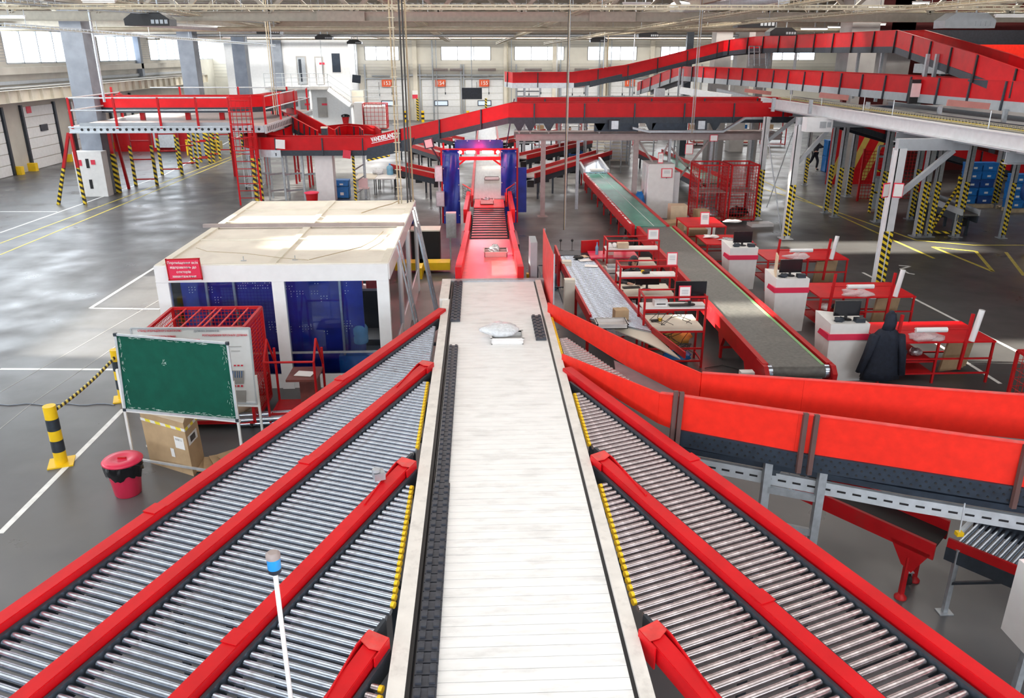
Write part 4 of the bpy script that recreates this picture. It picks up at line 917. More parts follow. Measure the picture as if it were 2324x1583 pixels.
# red trolley with a small brown shelf
P = G(600, 985); Q = G(742, 930)
tx0, tx1, ty0, ty1 = -3.62, -2.80, 12.35, 13.05
tr = T('hand_trolley', 'red tube frame trolley with a small brown shelf beside the roller lane', 'trolley', (-3.3, 12.7, 0))
m_ = MB()
for x, s_ in ((tx0, 1), (tx1, 1)):
    m_.tube((x, ty0, .1), (x, ty0, 1.2), .022, 8).tube((x, ty1, .1), (x, ty1, 1.2), .022, 8).tube((x, ty0, 1.2), (x, ty0+.3, 1.5), .02, 8).tube((x, ty0+.3, 1.5), (x, ty1, .9), .02, 8)
for z in (.2, 1.2): m_.tube((tx0, ty0, z), (tx1, ty0, z), .02, 8)
m_.tube((tx0, ty1, .2), (tx1, ty1, .2), .02, 8).tube((tx0, ty0, .2), (tx0, ty1, .2), .02, 8); m_.ob('tube_frame', 'red_steel', tr)
MB().box(tx0+.3, tx1, ty0+.1, ty1, .8, .84).box(tx0+.45, tx1-.05, ty1-.3, ty1-.1, .3, .8).ob('shelf', 'red_worn', tr).data.materials[0] = MT['wood_red']
MB().box(tx0, tx1, ty0, ty1, .18, .21).ob('base_plate', 'red_steel', tr)
for x in (tx0+.08, tx1-.08): castor(tr, (x, ty0+.05, 0), .06); castor(tr, (x, ty1-.05, 0), .06)
b = MB().cb((-3.05, 12.7, .85), (.30, .22, .005), -.2).ob('paper_sheet', 'paper'); tag(b, 'white paper sheet on the brown trolley shelf', 'paper')
sr = G(640, 905)
for i in range(4):
    o = MB().tube((-4.2, 12.0-.1*i+.6, .06+.12*(i % 2)), (-3.0, 12.1-.1*i+.6, .06+.12*(i % 2)), .05, 12).ob('spare_roller', 'steel'); tag(o, 'loose chrome roller lying by the trolley base', 'roller', 'loose chrome rollers by the trolley')
# bollards with striped rope
bolls = []
for (px, py, lab) in ((140, 1050, 'yellow and black striped bollard on a square plate, nearest left'), (282, 905, 'yellow and black striped bollard half hidden by the green chalkboard')):
    P = G(px, py); r = T('bollard', lab, 'bollard', (P.x, P.y, 0), 'bollards with the rope'); m_ = MB().cb((P.x, P.y, .01), (.36, .36, .02), .35); m_.ob('base_plate', 'yellow', r)
    MB().tube((P.x, P.y, 0), (P.x, P.y, .98), .092, 24).ob('post', 'yellow', r)
    for z in (.22, .58): MB().tube((P.x, P.y, z), (P.x, P.y, z+.19), .094, 24, caps=False).ob('black_band', 'dark_frame', r)
    bolls.append(P)
a, b = bolls[0]+V((0, 0, .86)), bolls[1]+V((0, 0, .86)); pts = []
for i in range(17):
    u = i/16; p = a*(1-u)+b*u; p.z -= .12*4*u*(1-u)*.5; pts.append(p)
o = MB().path(pts, .028, 10).ob('striped_rope', 'rope'); tag(o, 'black and yellow striped rope hanging between the two bollards', 'rope')
pts = [G(i*20, 917+2*math.sin(i*1.5), .01) for i in range(14)]; o = MB().path(pts, .009, 6).ob('floor_cable', 'concrete_blue'); tag(o, 'thin wavy cable lying on the floor left of the bollards', 'cable')
# red bin
P = G(292, 1118); bn = T('rubbish_bin', 'round red rubbish bin with lid and black bag', 'bin', (P.x, P.y, 0))
MB().lathe(P, [(.165, 0), (.18, .02), (.235, .5)], 32).ob('body', 'red', bn).data.materials[0] = MT['red_sign']
vs = []; m_ = MB(); n = 40; rnd = random.Random(4); ring = []
for k, (r_, z_) in enumerate(((.25, .53), (.262, .47), (.25, .40), (.24, .33))):
    for i in range(n): a = 2*PI*i/n; rr = r_+.012*math.sin(9*a+k)+.008*math.sin(17*a); vs.append((P.x+rr*math.cos(a), P.y+rr*math.sin(a), z_+(.03*math.sin(5*a)+.02*math.sin(11*a) if k == 3 else 0)))
m_.add(vs, [(k*n+i, k*n+(i+1) % n, (k+1)*n+(i+1) % n, (k+1)*n+i) for k in range(3) for i in range(n)], True); m_.ob('bin_bag', 'black_gloss', bn)
MB().lathe(P+V((0, 0, .53)), [(.272, 0), (.278, .015), (.26, .035), (.14, .05), (.11, .035), (.03, .035)], 36).ob('lid', 'red_sign', bn); MB().cb(P+V((0, 0, .575)), (.12, .025, .025)).ob('lid_handle', 'red_steel', bn)
# big cardboard box leaning
P = G(390, 1078); cbx = T('cardboard_box', 'tall worn cardboard box with yellow and white tape below the chalkboard', 'box', (P.x, P.y, 0))
q = [G(338, 1058), G(452, 1082), G(470, 1045), G(370, 1030)]
lean = V((-.06, .06, .86)); 
b0 = [V((-5.05, 10.72, 0)), V((-4.28, 10.50, 0)), V((-4.10, 10.78, 0)), V((-4.85, 11.0, 0))]
b0 = [G(342, 1050), G(440, 1080), G(466, 1048), G(372, 1024)]
m_ = MB(); m_.add([*b0, *[p+lean for p in b0]], [(3, 2, 1, 0), (0, 1, 5, 4), (1, 2, 6, 5), (2, 3, 7, 6), (3, 0, 4, 7), (4, 5, 6, 7)]); m_.ob('body', 'cardboard', cbx)
m_ = MB(); m_.prism([b0[0]+lean, b0[1]+lean, b0[1]+lean*1.14+V((.03, .14, 0)), b0[0]+lean*1.14+V((.0, .14, 0))], (0, .008, 0)); m_.ob('flap', 'cardboard_light', cbx)
def onbox(u, v, e=.004, s_=0):
    a, b = (b0[0], b0[1]) if s_ == 0 else (b0[1], b0[2]); nn = V(((b-a).y, -(b-a).x, 0)).normalized(); return a*(1-u)+b*u+lean*v+nn*e
def decal(m_, u0, v0, u1, v1, s_=0): m_.prism([onbox(u0, v0, .003, s_), onbox(u1, v0, .003, s_), onbox(u1, v1, .003, s_), onbox(u0, v1, .003, s_)], (onbox(0, 0, .006, s_)-onbox(0, 0, .003, s_)))
m_ = MB(); decal(m_, -.005, .84, 1.005, .89); decal(m_, -.005, .84, 1.005, .89, 1); m_.ob('tape', 'hazard_tape', cbx)
m_ = MB(); decal(m_, .72, .48, .93, .70); decal(m_, .58, .28, .66, .44); m_.ob('label', 'paper', cbx)
m_ = MB(); decal(m_, .1, .55, .8, .72, 1); m_.ob('label', 'paper', cbx); m_ = MB(); decal(m_, .25, .58, .65, .69, 1); 
for k in range(7): decal(m_, .75+k*.022, .63, .76+k*.022, .67)
m_.ob('print_mark', 'black', cbx)
# scrap cardboard under the whiteboard
P = G(500, 1060); m_ = MB()
for i in range(4): m_.cb(P+V((.1*i-.1, .06*i, .03+.03*i)), (.5, .32, .008), .3*i, .15, .1)
o = m_.ob('cardboard_scrap', 'cardboard'); tag(o, 'flattened cardboard pieces on the floor beside the big box', 'cardboard')
# ================= MIDDLE RIGHT: ROLLER BED, WORKSTATIONS, PACKING BELT =================
zb1 = .95
rbd = T('roller_bed', 'grey roller bed with red sides right of the water bottles', 'conveyor', (2.7, 18, 0))
ed = [(G(1262, 572, zb1), G(1335, 572, zb1)), (G(1340, 718, zb1), G(1480, 748, zb1))]
dirv = (ed[1][0]-ed[0][0])
a0, a1 = ed[0]; b0_, b1_ = ed[1]; n = 70
for i in range(n+1):
    u = i/n; p = a0*(1-u)+b0_*u; q = a1*(1-u)+b1_*u; roller(rbd, 'roller', p-V((0, 0, .04)), V((q.x, p.y, p.z-.04)) if False else q-V((0, 0, .04)), 'steel')
for a, b in ((a0, b0_), (a1, b1_)): MB().beam(a+V((0, 0, -.06)), b+V((0, 0, -.06)), .05, .2).ob('side_rail', 'red_steel', rbd)
for k in (.05, .35, .65, .95):
    for a, b in ((a0, b0_), (a1, b1_)): p = a*(1-k)+b*k; MB().box(p.x-.03, p.x+.03, p.y-.03, p.y+.03, 0, p.z-.15).ob('leg', 'red_steel', rbd)
MB().box(a0.x, a1.x, a0.y-.35, a0.y+.2, zb1-.03, zb1).ob('end_board', 'dark_frame', rbd)
m_ = MB(); m_.box(a0.x-.05, a0.x, a0.y-1.2, a0.y, .3, 1.15).ob('end_panel', 'red_steel', rbd)
sl_ = T('end_slide', 'cream sheet metal slide from the roller bed down to the orange wall', 'slide', (3.2, 14, 0))
q = [G(1340, 722, zb1-.02), G(1482, 752, zb1-.02), G(1530, 810, .9), G(1500, 812, .9), G(1400, 765, .9)]
m_ = MB(); m_.prism([b0_+V((0, 0, -.08)), b1_+V((0, 0, -.08)), b1_+V((.25, -1.3, -.12)), b0_+V((.9, -1.3, -.12))], (0, 0, .02)); m_.ob('sheet', 'cream', sl_); MB().beam(b1_, b1_+V((.3, -1.4, 0)), .03, .12).ob('edge_rail', 'red_steel', sl_)
P = G(1408, 722, zb1); b = MB().cb(P+V((0, 0, .1)), (.28, .22, .2), .1).ob('cardboard_box', 'cardboard'); tag(b, 'small cardboard box on the roller bed', 'box')
P = G(1385, 735, zb1); t = T('clear_tray', 'flat pale tray lying on the lower end of the roller bed', 'tray', (P.x, P.y, zb1)); tub(t, (P.x, P.y-.1, zb1), .6, .4, .1, 'plastic_white')
for px, py, rz, lab, m in ((1328, 590, .2, 'sheet of paper on the roller bed, upper one', 'paper'), (1342, 603, -.2, 'sheet of paper on the roller bed, lower one', 'paper'), (1322, 582, .5, 'yellowish sheet at the top of the roller bed', 'cardboard_light')):
    P = G(px, py, zb1); b = MB().cb(P, (.33, .24, .004), rz).ob('paper_sheet', m); tag(b, lab, 'paper')
P = G(1312, 587, zb1); b = MB().blob(P+V((0, 0, .04)), (.14, .08, .04), 5).ob('glove', 'black'); tag(b, 'dark glove on the roller bed near the papers', 'glove')
for px, lab in ((1272, 'thin black desk lamp base at the left back of the roller bed'), (1298, 'thin black microphone stand at the back of the roller bed')):
    P = G(px, 568, zb1); r = T('microphone_stand', lab, 'stand', P); MB().lathe(P, [(.08, 0), (.02, .015)], 16).ob('base', 'black', r); MB().tube(P, P+V((0, 0, .26)), .008, 8).ob('rod', 'black', r); MB().blob(P+V((0, 0, .28)), (.035, .035, .04), 1, 10, 8, 0).ob('head', 'black', r)
# water bottles on the floor rack
wr_ = T('bottle_rack', 'low metal rack holding the blue water bottles', 'rack', (1.75, 19.5, 0)); MB().frame(1.5, 2.05, 18.2, 20.3, .1, .75, .025).ob('frame', 'dark_frame', wr_)
MB().box(1.5, 2.05, 18.2, 20.3, .08, .1).ob('shelf', 'galv', wr_)
for px, py, z, lab in ((1243, 627, .45, 'blue water bottle standing highest beside the roller bed'), (1258, 655, .12, 'blue water bottle standing lower beside the roller bed')):
    P = G(px, py, z) if z > .2 else G(px, py, .12); P.x = min(P.x, 1.85); P.z = .1; r = T('water_bottle', lab, 'bottle', P); water_bottle(r, P, .17, .55)
    MB().tube(P+V((0, 0, -.09+.09)), P+V((0, 0, .0)), .1, 8) 
for i, (px, py, z0, h) in enumerate(((1285, 630, .3, .75), (1291, 690, .25, .95))):
    P = G(px, py, .6); P = V((P.x, P.y, 0)); r = T('panel_box', 'cream electrical box %s on the near side of the roller bed' % ('with slanted top' if i == 0 else 'with round buttons'), 'electrical box', P); MB().cb((P.x, P.y, z0+h/2), (.24, .2, h)).ob('body', 'cream', r); MB().box(P.x-.02, P.x+.02, P.y-.02, P.y+.02, 0, z0).ob('stand', 'galv', r)
    MB().box(P.x-.1, P.x+.1, P.y-.115, P.y-.1, z0+.05, z0+h-.05).ob('door', 'cream', r)
# long packing belt (dark near, green far)
kx0, kx1 = 4.98, 6.12; K0, K1 = 12.75, 24.6; zk = .85
pk = T('packing_belt_conveyor', 'long dark belt conveyor with red sides running away on castor legs at right', 'conveyor', (5.5, 18, 0))
MB().box(kx0+.08, kx1-.08, K0, K1, zk-.1, zk).ob('belt', 'belt_dark', pk)
MB().tube((kx0+.06, K0, zk-.12), (kx1-.06, K0, zk-.12), .12, 24).ob('end_roller', 'belt_dark', pk)
m_ = MB()
for a, b in ((kx0+.02, kx0+.1), (kx1-.1, kx1-.02)): m_.tube((a, K0, zk-.12), (b, K0, zk-.12), .125, 20)
m_.ob('roller_hub', 'steel', pk)
MB().box(kx1-.15, kx1-.09, K0, K1, zk, zk+.006).ob('green_edge', 'green_line', pk)
for x in (kx0, kx1): MB().box(x-.05, x+.05, K0+.02, K1, zk-.3, zk+.03).ob('side_rail', 'red_steel', pk)
for x in (kx0-.03, kx1+.03): MB().prism([(x-.04, K0-.2, zk-.32), (x-.04, K0+.15, zk-.4), (x-.04, K0+.3, zk+.02), (x-.04, K0-.1, zk+.02), (x-.04, K0-.22, zk-.1)], (.08, 0, 0)).ob('end_bracket', 'red_steel', pk)
for yy in (13.6, 15.3, 18.2, 21.2, 24.2):
    for x in (kx0+.0, kx1-.0): MB().beam((x, yy, .02), (x, yy, zk-.25), .05, .07).ob('leg', 'red_steel', pk); MB().prism([(x-.03, yy-.2, zk-.3), (x-.03, yy+.2, zk-.3), (x-.03, yy+.04, zk-.55), (x-.03, yy-.04, zk-.55)], (.06, 0, 0)).ob('gusset', 'red_steel', pk)
    MB().beam((kx0, yy, .25), (kx1, yy, .25), .04).ob('stretcher', 'red_steel', pk)
    if yy > 14 : castor(pk, (kx0+.45, yy+.05, 0), .1); castor(pk, (kx1-.25, yy+.05, 0), .1)
g2 = T('green_belt_conveyor', 'far section of the long belt with a glossy green belt', 'conveyor', (5.4, 30, 0))
K2 = 36.3; zg = .87
pts = [V((5.38, K1+.02, zg)), V((5.30, K2, zg))]
MB().sweep(pts, -.5, .5, -.08, 0).ob('belt', 'belt_green', g2); MB().sweep(pts, -.6, -.5, -.3, .03).ob('side_rail', 'red_steel', g2); MB().sweep(pts, .5, .6, -.3, .03).ob('side_rail', 'red_steel', g2)
MB().sweep(pts, .1, .115, 0, .004).ob('belt_line', 'paint_white', g2)
for i in range(7):
    yy = 25.6+i*1.75
    for x in (4.85, 5.85): MB().beam((x, yy, .02), (x, yy, zg-.2), .05).ob('leg', 'red_steel', g2)
    MB().beam((4.85, yy, .3), (5.85, yy, .3), .04).ob('stretcher', 'red_steel', g2); castor(g2, (5.1, yy+.05, 0), .1)
m_ = MB(); rnd = random.Random(12); yy = K1+.3
while yy < K2-.3: w2 = rnd.uniform(.12, .5); m_.box(4.74+rnd.uniform(0, .03), 4.80+rnd.uniform(0, .03), yy, yy+w2, zg+.03, zg+.034); yy += w2+rnd.uniform(.04, .25)
m_.ob('worn_tape', 'paper', g2)
sl2 = T('loading_slide', 'bright metal slide tray at the far end of the green belt', 'slide', (5.2, 38.5, 0)); pts = [V((5.30, K2+.05, .93)), V((5.45, 40.3, 1.0))]
MB().sweep(pts, -.5, .5, -.05, 0).ob('sheet', 'steel', sl2); MB().sweep(pts, -.6, -.5, -.2, .12).ob('side_rail', 'galv_light', sl2); MB().sweep(pts, .5, .6, -.2, .12).ob('side_rail', 'galv_light', sl2)
for y in (37, 38.5, 40): 
    for x in (4.9, 5.8): MB().box(x-.03, x+.03, y-.03, y+.03, 0, .85).ob('leg', 'red_steel', sl2)
P = G(1355, 388, .95); b = MB().cb(P+V((0, 0, .05)), (.62, .4, .08)).ob('flat_parcel', 'paper'); tag(b, 'flat white parcel at the start of the green belt', 'parcel')
# control box with buttons under the near belt end
P = G(1716, 870, .3); r = T('switch_box', 'white switch box with black buttons by the near end of the dark belt', 'switch box', (kx0-.25, K0+.15, 0)); MB().box(kx0-.38, kx0-.14, K0+.1, K0+.25, .1, .68).ob('body', 'white', r)
for i, z in enumerate((.6, .47, .34, .22)):
    for x in (kx0-.3, kx0-.22): MB().tube((x, K0+.1, z), (x, K0+.08, z), .025, 10).ob('button', 'black', r)
MB().box(kx0-.3, kx0-.2, K0+.12, K0+.2, 0, .1).ob('foot', 'galv', r)
# scissor brace cable under the belt end
m_ = MB().path([(5.0, K0+.6, .35), (5.3, K0+.6, .12), (5.6, K0+.6, .35), (5.9, K0+.6, .12), (6.1, K0+.6, .3)], .012); o = m_.ob('belt_cable', 'cable_dark', pk)
# --- workstations (red tube racks with white shelves) between roller bed and belt
def monitor(label, p, rz=0, w_=.52, h=.32, m='screen', stand=.12):
    r = T('monitor', label, 'monitor', p); p = V(p); M = Matrix.Rotation(rz, 3, 'Z')
    MB().cb(p+V((0, 0, stand+h/2)), (w_, .04, h), rz).ob('screen', m, r); MB().cb(p+M @ V((0, .01, 0))+V((0, 0, stand*.55)), (.05, .03, stand*1.1), rz).ob('neck', 'black', r); MB().lathe(p, [(.11, 0), (.11, .012), (.03, .02)], 20).ob('base', 'black', r); return r
def placard(label, p, w_=.24, h=.3):
    r = T('placard', label, 'sign', p); p = V(p); MB().cb(p+V((0, 0, h/2)), (w_, .012, h), 0, -.1).ob('frame', 'printed_red', r); MB().cb(p+V((0, -.008, h/2)), (w_*.84, .012, h*.84), 0, -.1).ob('sheet', 'paper', r)
    m_ = MB()
    for k in range(5): m_.cb(p+V((0, -.016, h*.72-k*h*.12)), (w_*.55, .004, h*.035))
    m_.ob('printed_line', 'printed_grey', r); MB().cb(p+V((0, 0, -.01)), (.03, .03, .03)).ob('clip', 'black', r); return r
def station(i, xl_, xr_, yf, label, desk=True, hs=1.38, depth=.55):
    r = T('workstation', label, 'workstation', ((xl_+xr_)/2, yf, 0), 'red tube workstations beside the roller bed'); m_ = MB(); yb = yf+depth
    for x in (xl_, xr_): MB().box(x-.02, x+.02, yf-.02, yf+.02, 0, 1.52).ob('post', 'red_steel', r); MB().box(x-.02, x+.02, yb-.02, yb+.02, 0, 1.52).ob('post', 'red_steel', r)
    for z in (.15, .42, .78, 1.24, 1.5): MB().beam((xl_, yf, z), (xr_, yf, z), .035).ob('rail', 'red_steel', r)
    for x in (xl_, xr_): m_.beam((x, yf, 1.5), (x, yb, 1.5), .03).beam((x, yf, .15), (x, yb, .15), .03)
    m_.beam((xl_, yb, 1.5), (xr_, yb, 1.5), .03); m_.ob('side_rail', 'red_steel', r)
    MB().box(xl_-.03, xr_+.03, yf-.0, yf+.38, 1.255, 1.285).ob('upper_shelf', 'white', r)
    MB().box(xl_-.15, xr_, yf+.0, yf+.95, .80, .83).ob('desk_top', 'cream', r)
    return r
def xw(px, py, Y): return DY(px, py, Y).x
s1 = (xw(1463, 690, 14.8), xw(1603, 690, 14.8)); station(0, s1[0], s1[1], 14.8, 'nearest red workstation rack with printer and monitor and dangling cables')
s2 = (xw(1408, 620, 17.2), xw(1535, 620, 17.2)); station(1, s2[0], s2[1], 17.2, 'middle red workstation rack where the hooded person sits')
s3 = (xw(1378, 575, 19.8), xw(1494, 575, 19.8)); station(2, s3[0], s3[1], 19.8, 'farthest red workstation rack with box and white rolls')
monitor('large monitor with back turned on the nearest workstation', (s1[1]-.28, 15.0, 1.285), .0, .62, .36); placard('red framed notice clipped to the monitor of the nearest workstation', (s1[1]-.42, 14.9, 1.4)); placard('red framed notice on the middle workstation', (s2[1]-.12, 17.2, 1.52)); placard('red framed notice on the farthest workstation', (s3[1]-.16, 19.8, 1.52), .3, .28)
MB()
k_ = MB().cb((s1[1]-.5, 14.93, 1.30), (.42, .14, .02)).ob('keyboard', 'black'); tag(k_, 'black keyboard on the upper shelf of the nearest workstation', 'keyboard')
def printer(label, p, s_=1):
    r = T('label_printer', label, 'printer', p); p = V(p); MB().cb(p+V((0, 0, .06*s_)), (.26*s_, .22*s_, .12*s_)).ob('body', 'plastic_white', r); MB().cb(p+V((0, .03, .14*s_)), (.22*s_, .15*s_, .04*s_)).ob('cover', 'galv', r); MB().cb(p+V((0, -.112*s_, .05*s_)), (.18*s_, .006, .02)).ob('slot', 'black', r)
printer('white label printer on the nearest workstation', (s1[0]+.35, 15.0, 1.285)); printer('grey label printer on the desk of the farthest workstation', (s3[0]+.05, 19.0, .83), 1.5)
b = MB().cb((s1[1]-.78, 14.95, 1.30), (.1, .05, .03), .7).ob('stapler', 'blue_plastic'); tag(b, 'small blue stapler on the nearest workstation', 'stapler')
r = T('barcode_scanner', 'yellow and black barcode scanner on the cream desk of the nearest workstation', 'scanner', (s1[0]+.35, 15.35, .83)); MB().cb((s1[0]+.35, 15.3, .86), (.18, .05, .04), .2).ob('handle', 'black', r); MB().cb((s1[0]+.45, 15.32, .87), (.08, .07, .05), .2).ob('head', 'yellow', r)
r = T('barcode_scanner', 'black barcode scanner on the upper shelf of the middle workstation', 'scanner', (s2[0]+.62, 17.4, 1.29)); MB().cb((s2[0]+.62, 17.38, 1.315), (.16, .07, .05), .4).ob('body', 'black', r); MB().cb((s2[0]+.55, 17.42, 1.33), (.05, .06, .06), .4).ob('head', 'yellow', r)
b = MB().cb((s2[1]-.3, 17.35, 1.29), (.4, .2, .01)).ob('paper_sheet', 'paper'); tag(b, 'white papers on the upper shelf of the middle workstation', 'paper')
b = MB().cb((s3[0]+.42, 19.95, 1.36), (.28, .2, .14)).ob('cardboard_box', 'cardboard_light'); tag(b, 'small cardboard box on the upper shelf of the farthest workstation', 'box')
for k in (0, 1): b = MB().blob((s3[0]+.08+.13*k, 19.98, 1.35), (.065, .07, .065), 1+k, 12, 8, .05).ob('paper_roll', 'paper'); tag(b, 'white roll on the upper shelf of the farthest workstation', 'roll', 'white rolls on the farthest shelf')
monitor('wide black monitor on the desk of the middle workstation', (s2[0]+.72, 17.65, .83), 0, .56, .28); b = MB().cb((s2[0]+.38, 17.8, .845), (.4, .14, .02), .1).ob('keyboard', 'black'); tag(b, 'black keyboard under the hooded person hand', 'keyboard')
b = MB().blob((s2[0]+.05, 17.5, .85), (.09, .05, .03), 2).ob('telephone', 'black'); tag(b, 'small black handset on the desk of the middle workstation', 'telephone')
b = MB().cb((s1[0]-.15, 16.0, .65), (.62, .5, .55), .25).ob('wrapped_parcel', 'bag_clear'); tag(b, 'parcel pile in clear film between two workstations', 'parcel')
b = MB().blob((s1[0]+.75, 16.2, .22), (.5, .3, .24), 6, rough=.5).ob('yellow_bags', 'ochre'); tag(b, 'yellow and white bags stored behind the nearest workstation', 'bags')
rnd = random.Random(9)
for k in range(7):
    x = s1[0]+.3+rnd.random()*.75; pts = [V((x, 14.98, 1.28))]
    for j in range(9): pts.append(V((x+rnd.uniform(-.2, .2), 14.95+rnd.uniform(-.02, .25), 1.2-j*.12)))
    o = MB().path(pts, .006, 5).ob('dangling_cable', 'cable_dark'); tag(o, 'black cable dangling below the nearest workstation', 'cable', 'cables dangling from the nearest workstation')
pts = []; 
for k in range(60): a = k*.55; pts.append(V((s1[0]+.85+.16*math.cos(a)*(1+.3*math.sin(k)), 14.98+.03*math.sin(k*.9), .34+.12*math.sin(a*1.07))))
o = MB().path(pts, .006, 5).ob('cable_tangle', 'cable_dark'); tag(o, 'tangle of black cables low on the nearest workstation', 'cable')
pts = [G(1600, 835, .02), G(1640, 828, .02), G(1690, 840, .02), G(1650, 858, .02), G(1600, 850, .02), G(1560, 840, .02)]; o = MB().path(pts, .01, 6).ob('floor_cable', 'cable_dark'); tag(o, 'loose black cable on the floor by the near belt leg', 'cable')
b = MB().blob(G(1535, 818)+V((0, 0, .1)), (.3, .2, .12), 3, rough=.4).ob('blue_sack', 'blue_plastic'); tag(b, 'crumpled blue sack below the nearest workstation', 'sack')
# red chair back, bottle, carton at far left station
P = V((3.3, 21.3, 0)); r = T('office_chair', 'red office chair behind the farthest workstation', 'chair', (2.95, 20.9, 0)); MB().cb((2.95, 20.9, 1.05), (.5, .06, .45), .2).ob('backrest', 'red_steel', r); MB().cb((2.95, 21.2, .5), (.46, .44, .08)).ob('seat', 'red_steel', r); MB().tube((2.95, 21.2, .08), (2.95, 21.2, .5), .03).ob('column', 'black', r); MB().beam((2.7, 21.2, .06), (3.2, 21.2, .06), .05).beam((2.95, 20.95, .06), (2.95, 21.45, .06), .05).ob('base', 'black', r)
P = V((3.02, 20.15, 0)); tbl = T('side_table', 'red table with carton and bottle left of the farthest workstation', 'table', (3.2, 20.3, 0)); MB().box(2.85, 4.1, 19.95, 20.7, 1.0, 1.03).ob('top', 'red_sign', tbl)
for x in (2.88, 4.07):
    for y in (20.0, 20.66): MB().box(x-.02, x+.02, y-.02, y+.02, 0, 1.0).ob('leg', 'red_steel', tbl)
r = T('drink_bottle', 'clear bottle with blue cap on the red table', 'bottle', (3.05, 20.3, 1.03)); MB().lathe((3.05, 20.3, 1.03), [(.04, 0), (.04, .2), (.015, .26), (.015, .3)], 14).ob('body', 'water_blue', r); MB().lathe((3.05, 20.3, 1.33), [(.017, 0), (.017, .02)], 10).ob('cap', 'blue_plastic', r)
b = MB().prism([(3.3, 20.2, 1.03), (3.48, 20.2, 1.03), (3.48, 20.2, 1.25), (3.39, 20.2, 1.32), (3.3, 20.2, 1.25)], (0, .1, 0)).ob('juice_carton', 'cream'); tag(b, 'pale open carton beside the bottle on the red table', 'carton')
# --- scanning cabinets and red packing tables right of belt
def packing(i, px, py, Y, h, lab1, lab2, jac=False, flap=False):
    A = G(px, py); x0 = 6.62; x1 = 7.38; y0 = Y
    r = T('scanner_cabinet', lab1, 'cabinet', (7.0, Y, 0), 'white cabinets with a red band'); hb = h
    pr = [(x0, y0, 0), (x1, y0, 0), (x1, y0+.55, 0), (x0, y0+.55, 0)]
    m_ = MB(); m_.add([(x0+.04, y0, 0), (x1-.02, y0, 0), (x1-.02, y0+.5, 0), (x0+.04, y0+.5, 0), (x0, y0-.03, hb), (x1, y0-.03, hb), (x1, y0+.55, hb), (x0-.08, y0+.55, hb+.1)], [(3, 2, 1, 0), (0, 1, 5, 4), (1, 2, 6, 5), (2, 3, 7, 6), (3, 0, 4, 7), (4, 5, 6, 7)]); m_.ob('body', 'white', r)
    MB().box(x0-.03, x1+.012, y0-.045, y0+.56, hb-.32, hb-.2).ob('band', 'red_sign', r)
    monitor('black monitor standing in the %s white cabinet' % lab1.split()[0], (x0+.4, y0+.25, hb+.0), 0, .5, .3, stand=.08)
    b = MB().blob((x0+.2, y0+.1, hb+.05), (.1, .05, .05), i, rough=.4).ob('desk_clutter', 'dark_frame', r); MB().cb((x0+.6, y0+.1, hb+.04), (.18, .14, .08)).ob('desk_printer', 'dark_frame', r)
    tx0, tx1, ty0, ty1 = 7.6, 9.8, Y-.2, Y+1.0; zt = .86
    t = T('packing_table', lab2, 'packing table', ((tx0+tx1)/2, (ty0+ty1)/2, 0), 'red packing tables'); MB().box(tx0, tx1, ty0, ty1, zt-.03, zt).ob('top', 'red_worn', t).data.materials[0] = MT['red']
    for x in (tx0+.03, tx1-.03, (tx0+tx1)/2):
        for y in (ty0+.03, ty1-.03): MB().box(x-.02, x+.02, y-.02, y+.02, 0, zt).ob('leg', 'red_steel', t)
    for y in (ty0+.03, ty1-.03):
        for z in (.2, .5): MB().beam((tx0, y, z), (tx1, y, z), .03).ob('stretcher', 'red_steel', t)
    MB().box(tx0+.05, tx0+1.1, ty0+.05, ty1-.1, .42, .45).box(tx0+.05, tx0+1.1, ty0+.05, ty1-.1, .18, .21).ob('shelf', 'red_steel', t)
    for x in (tx0+.2, tx0+1.55): MB().beam((x, ty0-.03, .3), (x+.06, ty0-.03, 1.42), .05).ob('roll_post', 'red_steel', t)
    MB().tube((tx0+.2, ty0-.03, 1.12), (tx0+1.6, ty0-.03, 1.12), .012, 8).ob('roll_rod', 'red_steel', t)
    o = MB().tube((tx0+.55, ty0-.05, 1.12), (tx0+1.15, ty0-.05, 1.12), .05, 16).ob('film_roll', 'white_gloss'); tag(o, 'clear film roll lying across the rod of the %s packing table' % lab2.split()[0], 'film roll')
    o = MB().tube((tx0+1.72, ty0+.02, zt), (tx0+1.80, ty0+.02, zt+.62), .055, 16).ob('film_roll', 'white_gloss'); tag(o, 'white film roll standing upright on the %s packing table' % lab2.split()[0], 'film roll')
    m_ = MB().blob((tx0+.85, ty0+.1, zt+.06), (.32, .14, .08), 5+i, 20, 10, .5); o = m_.ob('plastic_film', 'film'); tag(o, 'crumpled clear film under the roll of the %s packing table' % lab2.split()[0], 'film')
    for k in range(3):
        o = MB().cb((tx1-.45+.1*k, ty0+.5+.08*k, .38), (.5, .05, .65), .2, .15).ob('cardboard_sheet', 'cardboard'); tag(o, 'flattened cardboard leaning under the %s packing table' % lab2.split()[0], 'cardboard', 'cardboard under the %s packing table' % lab2.split()[0])
    for k in range(3):
        o = MB().blob((tx0+.3+.28*k, ty0+.35, .53), (.12, .12, .08), 11*k+i).ob('bag', ('paper', 'dark_frame', 'bag_silver')[k]); tag(o, '%s bag on the shelf under the %s packing table' % (('white', 'dark', 'silver')[k], lab2.split()[0]), 'bag')
    return t
packing(0, 1880, 870, 14.0, 1.18, 'nearest white cabinet with red band and a coat hanging on it', 'nearest red packing table beside the hanging coat')
packing(1, 1760, 755, 16.95, 1.25, 'middle white cabinet with red band and an open cardboard flap', 'middle red packing table with two film rolls')
packing(2, 1655, 660, 20.4, 1.15, 'farthest white cabinet with red band and a big monitor', 'farthest red packing table of the cabinet row')
